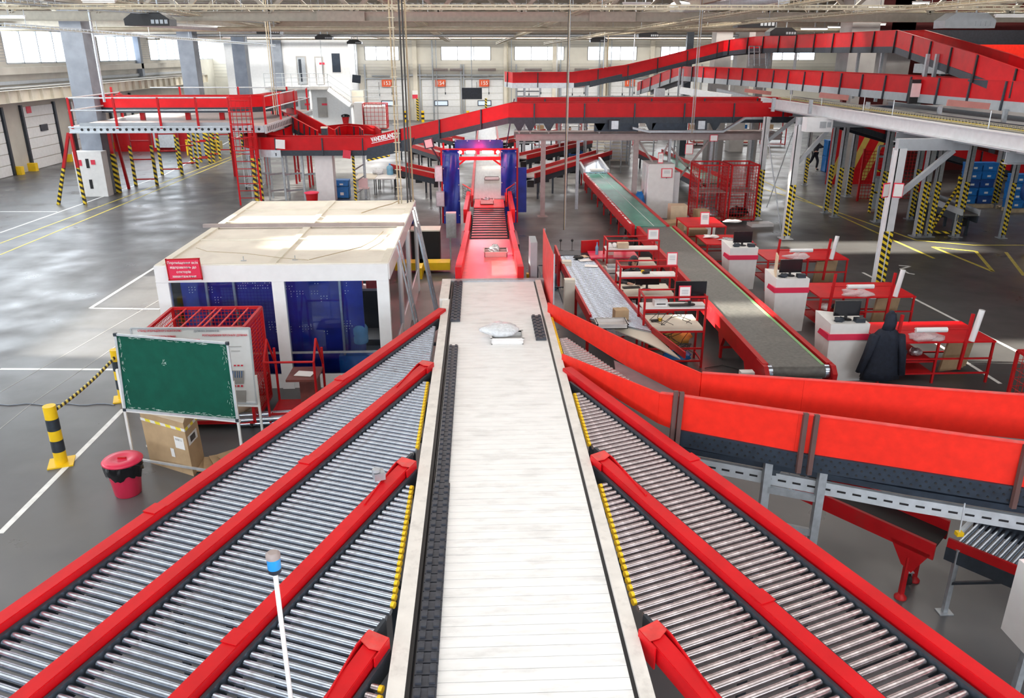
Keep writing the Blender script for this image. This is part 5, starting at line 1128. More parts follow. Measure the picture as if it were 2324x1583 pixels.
b = MB().cb((6.68, 17.2, 1.5), (.03, .35, .5), -.25).ob('cardboard_flap', 'cardboard_light'); tag(b, 'upright cardboard flap in the middle white cabinet', 'cardboard')
# coat on the cabinet
P = V((7.2, 13.75, 0)); ct = T('coat', 'dark hooded coat hanging from the side of the nearest white cabinet', 'coat', (7.55, 13.7, .1))
def loft(secs, m, name, parent, n=20):     # sections: (centre, rx, ry)
    vs = []; fs = []
    for k, (c, rx, ry) in enumerate(secs):
        for i in range(n):
            a = 2*PI*i/n; f = 1+.10*math.sin(5*a+k*.7)+.06*math.sin(9*a+k); vs.append((c[0]+rx*math.cos(a)*f, c[1]+ry*math.sin(a)*f, c[2]))
    for k in range(len(secs)-1):
        for i in range(n): fs.append((k*n+i, (k+1)*n+i, (k+1)*n+(i+1) % n, k*n+(i+1) % n))
    fs += [tuple(range(n)), tuple(range((len(secs)-1)*n, len(secs)*n))[::-1]]
    mb = MB(); mb.add(vs, fs, True); return mb.ob(name, m, parent)
cx_, cy_ = 7.6, 13.72
loft([((cx_, cy_, 1.15), .15, .10), ((cx_, cy_, 1.0), .27, .12), ((cx_, cy_, .7), .28, .13), ((cx_-.02, cy_, .35), .33, .15), ((cx_-.03, cy_, .16), .36, .16)], 'jacket', 'body', ct)
loft([((cx_+.05, cy_+.05, 1.50), .03, .04), ((cx_+.04, cy_+.04, 1.43), .09, .07), ((cx_+.03, cy_, 1.28), .11, .08), ((cx_, cy_, 1.12), .12, .08)], 'jacket', 'hood', ct)
loft([((cx_-.24, cy_-.03, 1.06), .09, .08), ((cx_-.33, cy_-.05, .7), .08, .07), ((cx_-.44, cy_-.05, .32), .07, .06)], 'jacket', 'sleeve', ct); loft([((cx_+.24, cy_-.03, 1.06), .09, .08), ((cx_+.32, cy_-.05, .7), .08, .07), ((cx_+.38, cy_-.05, .25), .07, .06)], 'jacket', 'sleeve', ct)
# mesh cage at right edge, bottom
cage('red mesh cage at the right picture edge beside the nearest packing table', 9.6, 10.9, 11.6, 12.9, 1.0, nx=8, castors=False, top=False)
# --- back packing desks, boxes, lockers, cages
def red_desk(label, x0, x1, y0, y1, h):
    t = T('red_desk', label, 'desk', ((x0+x1)/2, (y0+y1)/2, 0)); MB().box(x0, x1, y0, y1, h-.03, h).ob('top', 'red', t)
    for x in (x0+.03, x1-.03):
        for y in (y0+.03, y1-.03): MB().box(x-.02, x+.02, y-.02, y+.02, 0, h).ob('leg', 'red_steel', t)
    MB().beam((x0, y0, .3), (x1, y0, .3), .03).ob('stretcher', 'red_steel', t); MB().beam((x0, y1, .3), (x1, y1, .3), .03).ob('stretcher', 'red_steel', t); return t
A = G(1550, 508, 1.0); B = G(1668, 522, 1.0)
red_desk('red desk behind the farthest cabinet with a white bag on it', A.x+.1, B.x, 24.1, 25.6, .95); red_desk('lower red bench with papers in front of the red desk', 6.55, 8.0, 22.3, 23.6, .8)
P = V((8.0, 24.7, .95)); b = MB().blob(P+V((0, 0, .04)), (.3, .12, .05), 2).ob('plastic_bag', 'paper'); tag(b, 'small white bag on the red desk', 'bag'); placard('white placard with red frame standing on the red desk', (7.0, 24.3, .95), .3, .42)
for i, (x, y, m, lab) in enumerate(((6.9, 23.2, 'paper', 'white papers on the red bench'), (7.3, 22.8, 'bag_silver', 'clear bags on the red bench'), (7.7, 22.5, 'printed_red', 'pink wrapper on the red bench'))):
    b = MB().blob((x, y, .84), (.22, .15, .04), i, rough=.5).ob('loose_items', m); tag(b, lab, 'items')
boxes = [(1303+220, 497, .0, (.75, .6, .55), 'cardboard', 'large open cardboard box left of the red desks'), (1520, 470, .0, (.6, .5, .9), 'cardboard_light', 'cardboard box with red tape stacked at the white lockers'), (1552, 485, .0, (.45, .4, .7), 'cardboard', 'small cardboard box on the stack by the white lockers'), (1560, 503, .0, (.5, .4, .5), 'plastic_white', 'white carton beside the cardboard boxes'), (1545, 535, .0, (.6, .5, .5), 'cardboard', 'cardboard box under the red desk edge'), (1558, 560, 0, (.5, .4, .35), 'cardboard_light', 'pale box in front of the red bench')]
bp_ = [(6.55, 26.9), (7.1, 28.2), (8.0, 28.3), (7.9, 27.1), (7.25, 26.0), (6.5, 24.9)]
for (px, py, z, s_, m, lab), (x, y) in zip(boxes, bp_): b = MB().cb((x, y, s_[2]/2), s_, .1*px % .5).ob('cardboard_box', m); tag(b, lab, 'box')
P = G(1500, 480); lk = T('white_lockers', 'white metal lockers standing behind the green belt', 'lockers', (7.1, 31.5, 0))
xa, xb = DY(1470, 430, 30.3).x, DY(1528, 430, 30.3).x
MB().box(xa, xb, 30.3, 31.5, 0, 2.05).ob('body', 'white', lk)
for k in range(3): MB().box(xa-.02, xa, 30.35+k*.38, 30.68+k*.38, .1, 1.95).ob('door', 'white_gloss', lk)
MB().box(xb+.05, xb+.3, 30.6, 31.5, 0, 1.7).ob('side_unit', 'wall_white', lk)
placard('red framed notice stuck on the white lockers', (xb-.3, 30.27, 1.55), .42, .35); placard('red edged card standing on top of the white lockers', (xb-.5, 30.6, 2.05), .2, .4)
b = MB().blob((xa-.3, 30.4, .5), (.25, .3, .5), 4).ob('blue_sack', 'blue_plastic'); tag(b, 'blue sack left of the white lockers', 'sack')
for i, (a, b_) in enumerate(((1582, 1650), (1655, 1718))):
    x0, x1 = DY(a, 440, 29.2).x, DY(b_, 440, 29.2).x; cage('tall red mesh roll cage, %s of the pair behind the red desks' % ('left' if i == 0 else 'right'), x0, x1-.05, 29.1, 30.3, 2.15, nx=9, wire=.007, shelves=(1.15,), group='roll cages')
    b = MB().blob(((x0+x1)/2, 29.6, .35), (.35, .3, .18), 2+i, rough=.5).ob('parcel_bag', 'bag_silver' if i == 0 else 'black'); tag(b, '%s bags on the floor of the %s roll cage' % (('white', 'black')[i], ('left', 'right')[i]), 'bags')
P = G(1725, 512); b = MB().cb(P+V((0, 0, .06)), (.85, .45, .12), .1).ob('flat_box', 'plastic_white'); tag(b, 'flat open white box on the floor before the striped column', 'box')
b = MB().lathe(G(1305+0, 610, 0)+V((0, 0, 0)), [(.01, 0), (.01, .01)], 6)
# ================= WALLED RED CONVEYORS (generic) =================
def walled(name, label, path, w_=.9, wh=.46, fh=.2, mw='red', mf='dark_frame', br=1.5, mb_='belt_grey', near=1, bracket_m='dark_frame', group=None, seg=True, brk=(1, -1)):
    P0 = V(path[0]); r = T(name, label, 'conveyor', (P0.x, P0.y, P0.z), group)
    MB().sweep(path, -w_/2, w_/2, -.05, 0).ob('belt', mb_, r)
    for s_ in (-1, 1):
        MB().sweep(path, s_*w_/2-.015, s_*w_/2+.015, 0, wh).ob('side_wall', mw, r)
        MB().sweep(path, s_*w_/2-.03, s_*w_/2+.04, wh, wh+.015).ob('top_flange', mw, r)
        MB().sweep(path, s_*(w_/2-.02)-.03, s_*(w_/2-.02)+.05, -fh, 0).ob('under_frame', mf, r)
    L = plen(path); k = br*.5
    while br and k < L:
        p, d = cone_of(path, k); nn = V((d.y, -d.x, 0)).normalized()
        for s_ in brk:
            q = p+nn*s_*(w_/2+.045); MB().beam(q+V((0, 0, -fh))+nn*s_*.02, q+V((0, 0, wh))-nn*s_*.01, .05, .05, up=tuple(d)).ob('wall_bracket', bracket_m, r)
        k += br
    return r
def arc(cx_, cy_, r_, a0_, a1_, z, n=8): return [V((cx_+r_*math.cos(math.radians(a0_+(a1_-a0_)*i/n)), cy_+r_*math.sin(math.radians(a0_+(a1_-a0_)*i/n)), z)) for i in range(n+1)]
def leg_frame(name, label, x, y, z, w_=.8, m='galv', dirx=(0, 1), rungs=(.5, 1.2), group=None, t=.08, cat='support'):
    r = T(name, label, cat, (x, y, 0), group); d = V((*dirx, 0))
    for k in (-.5, .5): q = V((x, y, 0))+d*k*w_; MB().box(q.x-t/2, q.x+t/2, q.y-t/2, q.y+t/2, 0, z).ob('leg', m, r)
    for h in rungs:
        if h < z: MB().beam(V((x, y, h))-d*w_/2, V((x, y, h))+d*w_/2, .05, .07).ob('rung', m, r)
    return r
# --- middle conveyor with the maker's name
zl = 2.2; zh = 3.72; ym = 31.0; yl_ = 34.4
xA = DY(838, 335, yl_).x; xB = DY(1160, 262, ym+.3).x; xC = 11.6
mp = arc(-8.2, 36.15, 1.55, 150, 270, zl, 9)
mp = [V((-9.2, 38.6, zl+.1))]+mp+[V((xA, yl_+.1, zl)), V((xB, ym+.45, zh)), V((xC, ym+.45, zh)), DY(1890, 272, 33), DY(2161, 355, 35), DY(2420, 424, 36.8)]
mcv = walled('curb_belt_conveyor', 'long red walled conveyor curving in at left, climbing over the gate and crossing right', mp, .95, .5, .22, br=1.9)
# grey curved apron of the left bend
MB().sweep(mp[1:11], .5, .56, -.28, .02).ob('bend_apron', 'galv_light', mcv)
# lettering on the climbing wall

pa, pb_ = V((xA, yl_+.1, zl)), V((xB, ym+.45, zh)); dd = (pb_-pa); nn = V((dd.y, -dd.x, 0)).normalized()
def onM(px, py):
    A = pa+nn*.51; n_ = nn; d = ray(px, py); return CV+d*((A-CV).dot(n_)/d.dot(n_))
q0, q1 = onM(843, 318), onM(902, 305); dq = q1-q0
yaw = math.atan2(dq.y, dq.x); tilt = math.atan2(dq.z, math.hypot(dq.x, dq.y))
R = Matrix.Rotation(yaw, 3, 'Z') @ Matrix.Rotation(-tilt, 3, 'Y') @ Matrix.Rotation(PI/2, 3, 'X')
mid = (q0+q1)/2+nn*.015; o = text('lettering', 'VANDERLANDE', 'lettering', .25, mid, R.to_euler(), mcv, .01, bold=.008); o.scale = (dq.length/max(.01, o.dimensions.x), 1, 1)
m_ = MB(); u0, u1 = onM(844, 325), onM(902, 312); m_.beam(u0+nn*.012, u1+nn*.012, .02, .025); m_.ob('lettering_underline', 'lettering', mcv)
m_ = MB(); k0, k1 = onM(837, 352), onM(925, 333); m_.prism([onM(832, 362)+nn*.02, onM(930, 340)+nn*.02, onM(940, 312)+nn*.02, onM(834, 336)+nn*.02], -nn*.1); m_.ob('drive_cover', 'dark_frame', mcv)
MB().prism([onM(835, 366)+nn*.04, onM(885, 355)+nn*.04, onM(885, 351)+nn*.04, onM(835, 361)+nn*.04], -nn*.04).ob('warning_edge', 'hazard', mcv)
MB().cb(DY(787, 350, yl_-.5), (.32, .06, .32), .1, 0, .15).ob('red_control_plate', 'printed_red', mcv)
sg2 = T('paper_notice', 'small white notice on the red bend beside the ladder', 'notice', DY(636, 327, yl_-.6)); MB().cb(DY(636, 327, yl_-.6), (.38, .02, .36), 0, 0, .08).ob('sheet', 'paper', sg2)
# panel box hanging near the gate
P = DY(973, 325, ym-.8); r = T('control_screen', 'tilted control box hanging below the climbing conveyor left of the gate', 'control box', P); MB().cb(P, (.36, .15, .36), 0, 0, -.2).ob('housing', 'dark_frame', r); MB().cb(P+V((0, -.08, 0)), (.26, .02, .28), 0, 0, -.2).ob('cover', 'tray_pink', r); MB().beam(P+V((0, .1, 0)), P+V((.5, .4, -.9)), .05).ob('arm', 'dark_frame', r)
# platform below the middle conveyor
pf = T('platform_frame', 'brown grey steel platform frame under the middle conveyor', 'platform', (4, ym, 0)); zp = 3.12
xp0, xp1 = DY(1170, 300, ym-.1).x, 11.6
MB().ibeam((xp0, ym-.15, zp-.12), (xp1, ym-.15, zp-.12), .16, .24).ob('beam', 'grey_brown', pf); MB().ibeam((xp0, ym+1.3, zp-.12), (xp1, ym+1.3, zp-.12), .16, .24).ob('beam', 'grey_brown', pf)
MB().box(xp0, xp1, ym-.1, ym+1.3, zp-.03, zp).ob('deck', 'grey_brown', pf)
for px, m in ((1232, 'grey_brown'), (1440, 'grey_brown'), (1515, 'galv'), (1608, 'galv')):
    x = DY(px, 400, ym-.1).x; MB().box(x-.05 if m == 'galv' else x-.09, x+.05 if m == 'galv' else x+.09, ym-.2, ym-.08, 0, zp-.2).ob('post', m, pf); MB().box(x-.2, x+.2, ym-.35, ym+.05, 0, .015).ob('foot_plate', m, pf)
for px in (1175, 1310, 1700): x = DY(px, 400, ym+1.3).x; MB().box(x-.06, x+.06, ym+1.24, ym+1.36, 0, zp-.2).ob('post', 'galv', pf)
for a, b in (((1440, 305), (1515, 420)), ((1515, 330), (1440, 470)), ((1515, 325), (1608, 440)), ((1608, 320), (1520, 430))): MB().beam(DY(*a, ym), DY(*b, ym), .07).ob('brace', 'grey_brown', pf)
for k, px in enumerate((1178, 1203, 1245, 1360, 1475, 1620)): P = DY(px, 285, ym+.1); MB().box(P.x-.03, P.x+.03, ym-.0, ym+.08, zp, zh-.15).ob('stub_leg', 'grey_brown', pf); MB().prism([(P.x-.22, ym-.05, zh-.2), (P.x+.22, ym-.05, zh-.2), (P.x+.06, ym-.05, zh-.48), (P.x-.06, ym-.05, zh-.48)], (0, .03, 0)).ob('stub_gusset', 'dark_frame', pf)
for (a, b, c, d, m, lab) in ((1390, 1399, 0, 0, 'galv', 'grey switch box with dark frame under the middle conveyor, centre'), (1583, 1598, 0, 0, 'galv', 'grey switch box under the middle conveyor, right of centre')):
    P = DY((a+b)/2, 283, ym-.3); r = T('switch_box', lab, 'switch box', P); MB().cb(P, (.42, .2, .36)).ob('frame', 'dark_frame', r); MB().cb(P+V((0, -.1, .0)), (.26, .04, .3)).ob('door', 'galv_light', r)
MB().box(DY(1350, 280, ym-.1).x, DY(1450, 280, ym-.1).x, ym-.05, ym+.1, 3.2, 3.62).box(DY(1480, 280, ym).x, DY(1560, 280, ym).x, ym-.05, ym+.1, 3.2, 3.6).ob('belt_drive', 'dark_blue', pf)
wt_ = T('cable_tray', 'grey wire cable tray running below the middle conveyor', 'cable tray', (8, ym-.5, 3)); MB().sweep([DY(1435, 290, ym-.4), DY(1470, 298, ym-.4), DY(1640, 298, ym-.4), DY(1690, 268, ym-.4), DY(1750, 268, ym-.4)], -.1, .1, -.04, .04).ob('tray', 'galv', wt_)
# legs of the left bend
for i, (px, top, lab) in enumerate(((598, 1.95, 'outermost left'), (636, 1.95, 'second from the left'), (672, 1.95, 'third from the left'), (715, 1.95, 'below the grey drive box'))):
    P = G(px, 452); leg_frame('leg_frame', 'grey leg frame under the left bend of the red conveyor, %s' % lab, P.x, P.y, top, .9, rungs=(.4, 1.1), dirx=(.8, .6), group='leg frames of the left bend')
P = G(808, 455); lf = T('leg_frame', 'yellow striped leg frame under the foot of the climbing red conveyor', 'support', (P.x, P.y, 0)); MB().box(P.x-.05, P.x+.05, P.y-.05, P.y+.05, 0, 1.9).ob('leg', 'hazard', lf); MB().box(P.x+.32, P.x+.42, P.y+.5, P.y+.6, 0, 2.0).ob('leg', 'galv', lf)
for h in (.4, .9, 1.4): MB().beam((P.x, P.y, h-.1), (P.x+.37, P.y+.55, h+.1), .05).ob('rung', 'galv', lf)
# white column behind with red bin, blue crates and tables
P = G(735, 462); MBc = MB().box(P.x-.35, P.x+.4, P.y+.5, P.y+1.1, 0, 2.0); trim(MBc, 'white')
P = G(712, 466); r = T('rubbish_bin', 'small red lidded bin beside the white column behind the booth', 'bin', (P.x, P.y-.2, 0)); MB().lathe((P.x, P.y-.2, 0), [(.2, 0), (.26, .55)], 20).ob('body', 'red_steel', r); MB().lathe((P.x, P.y-.2, .55), [(.3, 0), (.3, .04), (.1, .08)], 20).ob('lid', 'red_sign', r)
def crate(p, label, s_=(.6, .4, .42), m='blue_plastic', rz=0, group=None):
    r = T('blue_crate', label, 'crate', p, group, rz); sx, sy, h = s_; m_ = MB(); t_ = .02
    m_.box(-sx/2, sx/2, -sy/2, sy/2, 0, t_)
    for s2 in (-1, 1): m_.cb((s2*(sx/2-t_/2), 0, h/2), (t_, sy, h)).cb((0, s2*(sy/2-t_/2), h/2), (sx, t_, h))
    m_.cb((0, 0, h-.05), (sx+.03, sy+.03, .05)); m_.ob('body', m, r, False)
    MB().box(-sx*.12, sx*.12, -sy/2-.02, -sy/2, h*.3, h*.55).ob('sticker', 'paper', r, False); MB().box(-sx/2-.02, sx/2+.02, -sy/2-.02, sy/2+.02, h, h+.03).ob('lid', m, r, False); return r
P = G(779, 448); crate((P.x, P.y, 0), 'lower blue crate with white penguin like sticker behind the booth', (.62, .45, .48)); crate((P.x, P.y, .51), 'upper blue crate stacked behind the booth', (.62, .45, .25))
for i, (px0, px1) in enumerate(((800, 847), (848, 893))):
    z = .74; A = G(px0+3, 405, z); B = G(px1+3, 405, z); y0 = A.y; y1 = y0+1.6; t = T('canteen_table', 'pale green topped table with black legs behind the booth, %s one' % ('left' if i == 0 else 'right'), 'table', ((A.x+B.x)/2, y0, 0), 'tables behind the booth')
    MB().box(A.x, B.x, y0, y1, z-.04, z).ob('top', 'cream' if i == 0 else 'white', t)
    for x in (A.x+.03, B.x-.03):
        for y in (y0+.04, y1-.04): MB().box(x-.02, x+.02, y-.02, y+.02, 0, z-.03).ob('leg', 'black', t)
P = G(884, 398, .74); r = T('water_bottle', 'big clear blue water bottle on the right canteen table', 'bottle', (P.x, P.y+.3, .74)); water_bottle(r, (P.x, P.y+.3, .74), .15, .48)
b = MB().blob((P.x-.55, P.y+.4, .85), (.25, .18, .13), 3, rough=.5).ob('plastic_bag', 'bag_clear'); tag(b, 'clear plastic bag beside the water bottle on the canteen table', 'bag')
for i, (px, py, lab) in enumerate(((828, 450, 'pinkish white chair in front of the left canteen table'), (880, 428, 'pale chair behind the right canteen table'))):
    P = G(px, py); r = T('canteen_chair', lab, 'chair', (P.x, P.y, 0)); 
    MB().cb((P.x, P.y, .45), (.42, .4, .03)).ob('seat', 'tray_pink' if i == 0 else 'white', r); MB().cb((P.x, P.y+(-.2 if i == 0 else .2), .7), (.4, .03, .42)).ob('backrest', 'tray_pink' if i == 0 else 'white', r)
    for a in (-.18, .18):
        for b2 in (-.17, .17): MB().tube((P.x+a, P.y+b2, .44), (P.x+a*1.15, P.y+b2*1.15, 0), .012, 6).ob('leg', 'galv', r)
# --- left platform
PY = 34.1; zpf = 3.2; xa, xb = DY(158, 288, PY).x, DY(600, 290, PY).x; PY2 = 44.0
pl = T('steel_platform', 'raised steel platform with perforated grey beams at left', 'platform', ((xa+xb)/2, PY, 0))
MB().box(xa, xb, PY, PY2, zpf-.08, zpf).ob('deck', 'grey_brown', pl)
zb0 = 2.93
MB().box(xa, xb, PY-.05, PY, zb0+.03, zpf-.03).box(xa, xb, PY-.12, PY+.05, zb0, zb0+.05).box(xa, xb, PY-.12, PY+.05, zpf-.06, zpf).ob('front_beam', 'galv_light', pl)
m_ = MB(); x = xa+.5
while x < xb-.2: m_.tube((x, PY-.062, (zb0+zpf)/2), (x, PY-.049, (zb0+zpf)/2), .055, 12); x += .255
m_.ob('beam_hole', 'black', pl)
MB().box(xb, xb+.06, PY, PY2, zb0-.05, zpf+.02).ob('side_beam', 'galv_light', pl)
m_ = MB(); y = PY+.3
while y < PY2-.2: m_.box(xb+.06, xb+.065, y, y+.12, zb0+.02, zpf-.06); y += .3
m_.ob('beam_hole', 'black', pl)
MB().box(xa+.4, xb-.6, PY+.02, PY+.04, zpf, zpf+.13).ob('kick_plate', 'grey_paint', pl)
for y, xs in ((PY, (163, 265, 365, 450)), ):
    for px in xs: x = DY(px, 270, y).x; MB().box(x-.04, x+.04, y-.1, y-.03, zpf-.1, zpf+1.12).ob('rail_post', 'red', pl)
for z in (zpf+1.1, zpf+.62): MB().tube((xa+.1, PY-.06, z), (DY(515, 230, PY).x, PY-.06, z), .03, 8).ob('handrail', 'galv_light', pl); MB().tube((xa+.1, PY-.06, z), (xa+.1, PY+5, z), .03, 8).ob('handrail', 'galv_light', pl)
MB().box(xa+.06, xa+.14, PY+4.9, PY+5, zpf, zpf+1.12).ob('rail_post', 'red', pl)
for x in (-19, -15.5, -12.5, -10): MB().box(x-.04, x+.04, PY2-.2, PY2-.1, zpf, zpf+1.15).ob('rail_post', 'red', pl)
for z in (zpf+1.12, zpf+.6): MB().tube((-17, PY2-.15, z), (xb, PY2-.15, z), .03, 8).ob('handrail', 'galv_light', pl)
for y in (PY+.3, PY+3, PY+6, PY+9): MB().box(xb-.04, xb+.04, y-.04, y+.04, zpf-.1, zpf+1.15).ob('rail_post', 'red', pl)
for z in (zpf+1.12, zpf+.62): MB().tube((xb, PY+.3, z), (xb, PY+9, z), .03, 8).ob('handrail', 'galv_light', pl)
q = G(271, 437); MB().box(q.x-.09, q.x+.09, q.y-.09, q.y+.09, 0, 1.75).ob('leg', 'hazard_far', pl); MB().box(q.x-.07, q.x+.07, q.y-.07, q.y+.07, 1.75, zb0).ob('leg', 'red_steel', pl); MB().beam(G(293, 428), V((q.x, q.y+.5, zb0)), .11).ob('brace_leg', 'red_steel', pl)
for px0, px1, ptx in ((130, 190, 160),):
    a, b = G(px0, 465 if ptx < 200 else 430), G(px1, 465 if ptx < 200 else 438); a.y = b.y = PY+.1 if ptx < 200 else a.y; top = DY(ptx, 300, a.y); 
    for q in (a, b):
        tq = V((top.x+(q.x-top.x)*.08, a.y, zb0)); m1 = q+(tq-q)*.52; MB().beam(q, m1, .11).ob('brace_leg', 'hazard_far', pl); MB().beam(m1, tq, .11).ob('brace_leg', 'red_steel', pl)
for px in (585, 596): q = G(px, 462); MB().box(q.x-.07, q.x+.07, q.y-.07, q.y+.07, 0, 1.9).ob('leg', 'hazard_far', pl); MB().box(q.x-.07, q.x+.07, q.y-.07, q.y+.07, 1.9, zb0).ob('leg', 'red', pl)
for px, py in ((535, 400), (610, 420)): q = G(px, py); MB().box(q.x-.07, q.x+.07, q.y-.07, q.y+.07, 0, zb0).ob('leg', 'red', pl)
# caged ladder
la, lb = G(546, 462), G(597, 458); ly = PY-.35; x0, x1 = DY(546, 460, ly).x, DY(594, 460, ly).x
lr = T('caged_ladder', 'red access ladder with safety cage climbing to the left platform', 'ladder', ((x0+x1)/2, ly, 0))
for x in (x0, x1): MB().box(x-.03, x+.03, ly-.03, ly+.03, 0, 4.4).ob('stile', 'red', lr)
z = .3
while z < 4.3: MB().tube((x0, ly, z), (x1, ly, z), .017, 8).ob('rung', 'red_steel', lr); z += .3
for z in (2.3, 2.8, 3.3, 3.8, 4.35): pts = [V(((x0+x1)/2-.5*math.cos(a*PI/8)*.9, ly-.62*math.sin(a*PI/8), z)) for a in range(9)]; MB().path(pts, .018, 6).ob('cage_hoop', 'red', lr)
for a in range(1, 8): x = (x0+x1)/2-.45*math.cos(a*PI/8); y = ly-.62*math.sin(a*PI/8); MB().tube((x, y, 2.3), (x, y, 4.35), .012, 6).ob('cage_bar', 'red', lr)
# conveyors on the platform
pc = [V((-9.3, 41.2, 3.75)), V((-9.6, 39.5, 3.75))]+arc(-10.9, 38.6, 1.3, 0, -90, 3.75, 6)+[V((-15.4, 37.3, 3.75))]+arc(-15.6, 38.6, 1.3, -90, -200, 3.75, 7)
pcv = walled('curb_belt_conveyor', 'red walled conveyor looping round on top of the left platform', pc, .8, .48, .22, br=2.0, brk=(1,)); MB().sweep(pc[1:9], .42, .47, -.25, .02).sweep(pc[10:], .42, .47, -.25, .02).ob('bend_apron', 'galv_light', pcv) if True else 0
for x in (-15, -13, -11.5): MB().box(x-.1, x+.1, 37.3, 37.45, zpf, 3.6).ob('support_leg', 'red', pcv)
# descending conveyor from the platform
dc = [V((-9.1, 41.5, 3.6)), DY(735, 318, 37.5)]; dc[1].z = 2.15
dc = [DY(634, 262, 41.0), DY(742, 322, 37.2)]
walled('descending_conveyor', 'red walled conveyor coming down from the left platform towards the bend', dc, .8, .5, .2, br=.55, brk=(1,))
for k in (.3, .6): q = dc[0]*(1-k)+dc[1]*k; leg_frame('leg_frame', 'red leg frame under the descending conveyor, %s' % ('upper one' if k < .5 else 'lower one'), q.x, q.y, q.z-.2, .7, 'red_steel', rungs=(.6, 1.5), group='legs of the descending conveyor')
ac = arc(-3.6, 38.5, 2.1, 200, 20, 2.25, 10)
ac = [DY(740, 312, 38.5), DY(752, 304, 40.5), DY(790, 301, 41.5), DY(835, 303, 40.5), DY(845, 312, 38.5)]
for p in ac: p.z = 2.2
walled('curb_belt_conveyor', 'far curved red walled conveyor behind the bend', ac, .8, .42, .2, br=1.2)
b = DY(660, 300, 38); r = T('motor_unit', 'dark motor box at the foot of the descending conveyor', 'motor', (b.x, b.y, b.z)); P = DY(737, 304, 36.4); MB().cb(P, (.25, .25, .5)).ob('housing', 'dark_frame', r); MB().cb(P+V((0, 0, .28)), (.27, .27, .06)).ob('cap', 'cream', r)
r.location = (0, 0, 0)
for c in r.children: c.location = V((b.x, b.y, b.z))
# striped portal frames under and beyond the platform
for i, (pxa, pya, pxb, pyb, h) in enumerate(((309, 422, 357, 421, 2.9), (369, 398, 414, 397, 2.8), (408, 384, 449, 382, 2.7), (437, 372, 477, 371, 2.6), (457, 368, 486, 368, 2.4), (470, 361, 500, 361, 2.3), (489, 352, 526, 351, 2.5), (552, 340, 568, 340, 2.3))):
    A, B = G(pxa, pya), G(pxb, pyb); r = T('portal_frame', 'red portal frame with striped legs under the left platform, number %s from the front' % ('one', 'two', 'three', 'four', 'five', 'six', 'seven', 'eight')[i], 'support', ((A.x+B.x)/2, A.y, 0), 'striped portal frames at left')
    for q in (A, B): MB().box(q.x-.06, q.x+.06, q.y-.06, q.y+.06, 0, 1.9).ob('leg', 'hazard_far', r); MB().box(q.x-.06, q.x+.06, q.y-.06, q.y+.06, 1.9, h+.2).ob('upper_leg', 'red_steel', r)
    for z in (.32, 1.25, 2.1): MB().beam(V((A.x, A.y, z)), V((B.x, B.y, z)), .06).ob('crossbar', 'red_steel', r)
# red machine row beneath platform
A = G(262, 344); B = G(470, 344); rmn = T('red_conveyor_base', 'long low dark red machine housing under the left platform', 'machine', ((A.x+B.x)/2, A.y, 0)); MB().box(A.x, B.x, A.y, A.y+1.2, 0, 1.6).ob('body', 'red_steel', rmn); MB().box(A.x, B.x, A.y-.05, A.y+1.25, 1.6, 1.7).ob('top_edge', 'red_worn', rmn)
A2 = DY(352, 335, A.y-.5); B2 = DY(395, 300, A.y-.5); wbx = T('machine_cabinet', 'grey machine cabinet with green and blue indicator lights under the platform', 'cabinet', (A2.x, A.y-.5, 0)); MB().box(A2.x, B2.x, A.y-.55, A.y-.1, .3, 1.95).ob('body', 'galv_light', wbx)
for k, mm in enumerate(('led_green', 'led_blue', 'led_blue')): MB().cb((A2.x+.75+.18*k, A.y-.57, 1.45), (.12, .03, .1)).ob('indicator', mm, wbx)
MB().box(A2.x+.1, A2.x+.2, A.y-.5, A.y-.4, 0, .3).box(B2.x-.2, B2.x-.1, A.y-.5, A.y-.4, 0, .3).ob('foot', 'black', wbx)
P = G(462, 352); ym_ = T('yellow_machine', 'low yellow and green tracked machine under the platform', 'machine', (P.x, P.y, 0)); MB().box(P.x-1, P.x+1, P.y, P.y+.8, .3, .8).ob('body', 'ochre', ym_); MB().box(P.x-1, P.x+1, P.y-.05, P.y, .85, .95).box(P.x-1, P.x-.9, P.y-.05, P.y, 0, .9).box(P.x+.9, P.x+1, P.y-.05, P.y, 0, .9).ob('guard', 'yellow', ym_)
# wheeled rack behind ladder
P = G(575, 430); r = T('wire_trolley', 'silver wire trolley standing behind the caged ladder', 'trolley', (P.x, P.y, 0)); m_ = MB(); m_.frame(P.x-.35, P.x+.35, P.y, P.y+.7, .15, 1.7, .03); m_.ob('frame', 'galv_light', r)
for z in (.5, .9, 1.3): MB().grid((P.x-.35, P.y, z), (.7, 0, 0), (0, .7, 0), 5, 5, .008).ob('wire_shelf', 'galv', r)
castor(r, (P.x-.3, P.y, 0), .07); castor(r, (P.x+.3, P.y, 0), .07)
